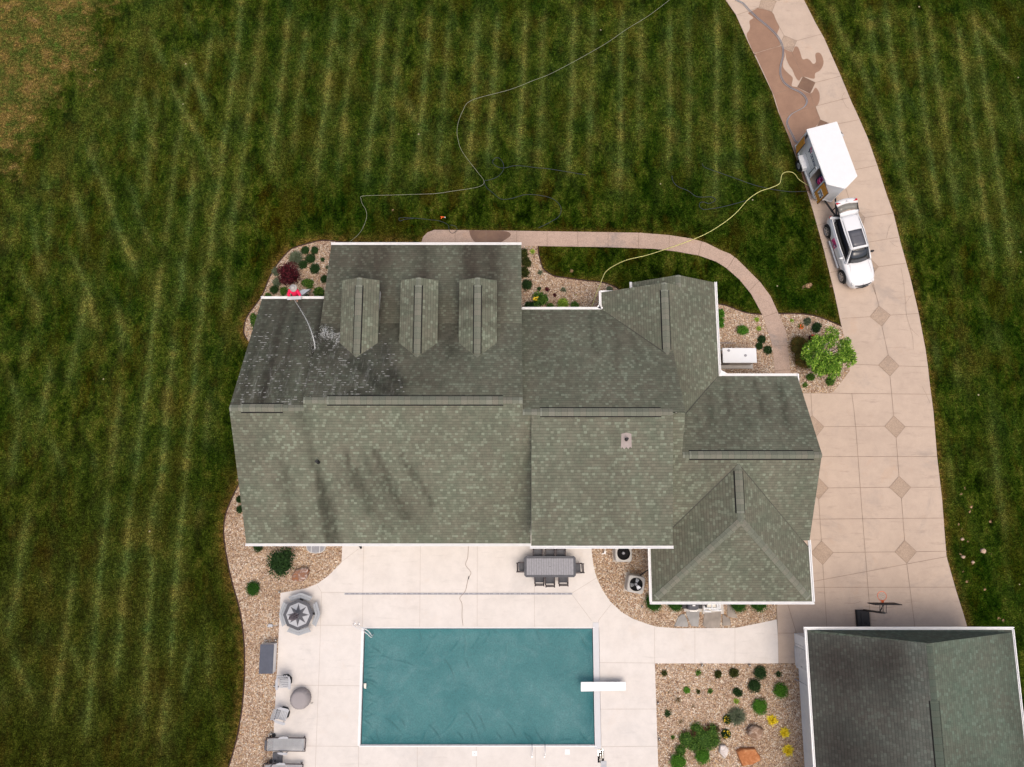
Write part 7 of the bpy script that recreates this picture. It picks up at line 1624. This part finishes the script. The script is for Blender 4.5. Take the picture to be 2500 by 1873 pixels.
for i in range(420):
    k = random.random() ** .6; p = pth[min(n - 1, int(k * n))]; s_ = .03 + .16 * k * k; q = p + Vector((random.gauss(0, s_), random.gauss(0, s_), random.gauss(0, s_ * .6))); rr = random.uniform(.006, .013); mb.ell(q, (rr, rr, rr * 1.4), 4, 3)
tag(mb.build('water_jet', 'water', smooth=True), 'white arc of water sprayed from the ladder onto the left roof', 'water', kind='stuff')
# splash where the jet fans over the low porch slope
mb = MB()
for px, py, L_, sd_ in ((791, 800, 18, 3), (795, 796, 26, 2), (800, 808, 16, 4), (812, 806, 26, 2), (822, 826, 20, 4), (829, 812, 16, 4)):
    a = onp(px, py, zMN if G(px, py, 4.2).y < 9.9 else zMP); b = onp(px - 6 + sd_, py + L_, zMN)
    mb.tube(smoothpath([a + Vector((0, 0, .03)), a.lerp(b, .5) + Vector((.04, 0, .05)), b + Vector((0, 0, .02))], 4), [.002, .006, .009, .012, .012, .010, .008, .005, .002][:9], 5)
    for _ in range(70): q = a.lerp(b, random.random() * 1.2) + Vector((random.gauss(0, .10), random.gauss(0, .10), .04)); mb.ell(q, (.012, .020, .006), 4, 3)
tag(mb.build('water_splash', 'water', smooth=True), 'white splashing water fingers at the left edge of the dormer roof', 'water', kind='stuff')

# ------------------------------------------------------------------ hoses and cords
def hose(name, txt, r, mat, label, z=.0, cat='hose', wob=.0, zs=None):
    P = [G(*q, .02) for q in seg(txt)]; out = []
    for i, p in enumerate(smoothpath(P, 8)):
        h = z + r + .006 + wob * noise.noise(Vector((p.x, p.y, 3))); out.append(Vector((p.x + .01 * noise.noise(p * 2), p.y, h)))
    mb = MB(); mb.tube(out, r, 6); return tag(mb.build(name, mat, smooth=True), label, cat)
GH = "1780,-20 1793.9,0 1813,11 1828.6,28 1850,48 1872,66 1891.7,84.7 1903.6,102 1910,121.7 1909,143 1903.6,165 1904.7,187 1913.4,204 1930.8,217 1950,226 1963,237 1967.7,250 1961,263 1943.8,272.7 1928.6,282.5 1920,297.7 1923,313 1933,332.5 1939.5,345.5 1950,352"
hose('hose', GH, .018, 'hose_grey', 'grey supply hose snaking down the wet driveway, left of the pair', ZD + .01)
hose('hose', ' '.join('%g,%g' % (a + 2.6, b - 1.6) for a, b in seg(GH)), .016, 'hose_grey2', 'grey supply hose snaking down the wet driveway, right of the pair', ZD + .01)
hose('hose', "1990,452 1985,452.6 1974,454 1961,446.7 1949,438 1941,427.4 1931.9,421.4 1920,420.8 1910.6,424.8 1906.6,432.7 1905,443 1900,451 1880,460 1853.5,469 1825,489 1797,520 1765,546 1723,571.7 1680,589.8 1629,607.8 1578.7,624 1531.6,635 1502.7,647.6 1480,663 1470,682 1464,698 1458,712 1451.7,730 1443,753 1440,762", .020, 'hose_yellow', 'yellow hose running from the trailer across lawn and walk to the house', .045)
hose('hose', "1650,-12 1635,0 1582,40 1530,72 1469,113 1356,175 1300,198 1243,220 1153,245 1130,271 1116.6,311 1119,345 1130,373 1164,418 1181,441 1175,454 1148,461 1113,466 1065,473 1017,475 950,477 887,479 881.6,487 885,499 894,515 894,537 878.5,569 850,594", .009, 'hose_white', 'long pale thin hose crossing the whole front lawn', .03)
hose('hose', "1430,428 1390,421 1340,413 1310,410 1260,405 1231.5,410.7 1213,407 1202.5,396 1213,385 1226,394.5 1229.7,412.5 1217,430.6 1195,439.7 1182.6,443 1188,457.8 1206,474 1224,486.7 1249.5,485 1282,476 1318,477.6 1350.8,486.7 1369,506.6 1365,528 1343.6,542.7 1314.6,557", .015, 'hose_dark', 'dark looped hose in the grass above the walk, touching the pale hose', .025)
hose('hose', "1714,400 1722,410 1759.5,423.4 1800,437.9 1840,452 1880,462 1920,468 1940,468.6 1955,468 1969,467 1985,460", .015, 'hose_dark', 'dark hose from the grass to the trailer door', .03)
hose('hose', "1640,430 1643,443 1654.6,456 1680,466.8 1698,479.5 1716,482 1734,481 1744,485 1745,491 1730.6,497.5 1718,494 1709,495.7 1707,504.8 1717,512 1730.6,511 1759.5,506.6 1795.7,497.5 1830,488", .017, 'hose_dark', 'dark curled hose lying in the grass left of the yellow hose', .028)
hose('hose', "1010,534 990,536 977,540 974,534 985,532 1021,534 1048,537 1074.7,540.5 1093.7,550 1097,564 1104.7,570 1115.8,563 1112,553 1100,550", .015, 'hose_dark', 'dark hose end looping onto the start of the walk', .035)
hose('extension_cord', "1144,1329 1143.4,1342 1141.5,1362.8 1136.9,1379 1149.6,1398 1143,1413 1136.5,1442 1122.8,1460 1128.3,1475 1128.3,1507.4 1130.6,1527", .009, 'cord_brown', 'thin brown cord wandering over the patio to the pool', ZP, 'cord')
c = G(1143.5, 1411); mb = MB(); mb.bar((0, -.07, .03), (.04, .09, .03), .045, .04); o = mb.build('cord_plug', 'black', bevel=.01, label='small black plug joint on the patio cord', cat='plug'); o.location = (c.x, c.y, ZP)
c = G(1081, 531); t = thing('hose_nozzle', 'small orange nozzle lying in the grass above the walk', 'nozzle', (c.x, c.y, .05)); mb = MB(); mb.bar((-.12, .02, .02), (.10, -.02, .02), .05, .05); mb.bar((-.05, 0, .02), (-.09, -.11, .02), .05, .04); mb.build('nozzle_body', 'orange', t, bevel=.01); mb = MB(); mb.cyl(.14, -.03, 0, .05, .03); mb.build('tip', 'white_trim', t)
for px, py, rr, lb in ((2399.6, 1345, .16, 'largest pale stone lying in the right lawn'), (2351, 1360, .10, 'pale stone in the right lawn nearest the driveway'), (2374.6, 1372.5, .09, 'small pale stone in the right lawn below the largest one'), (2348.5, 1316.5, .09, 'small pale stone in the right lawn above the others')):
    c = G(px, py); mb = MB(); mb.ell((0, 0, .02), (rr, rr * .8, rr * .5), 10, 7, .4, px); o = mb.build('stone', 'stone_pink', smooth=True, label=lb, cat='stone'); o.location = (c.x, c.y, .02)
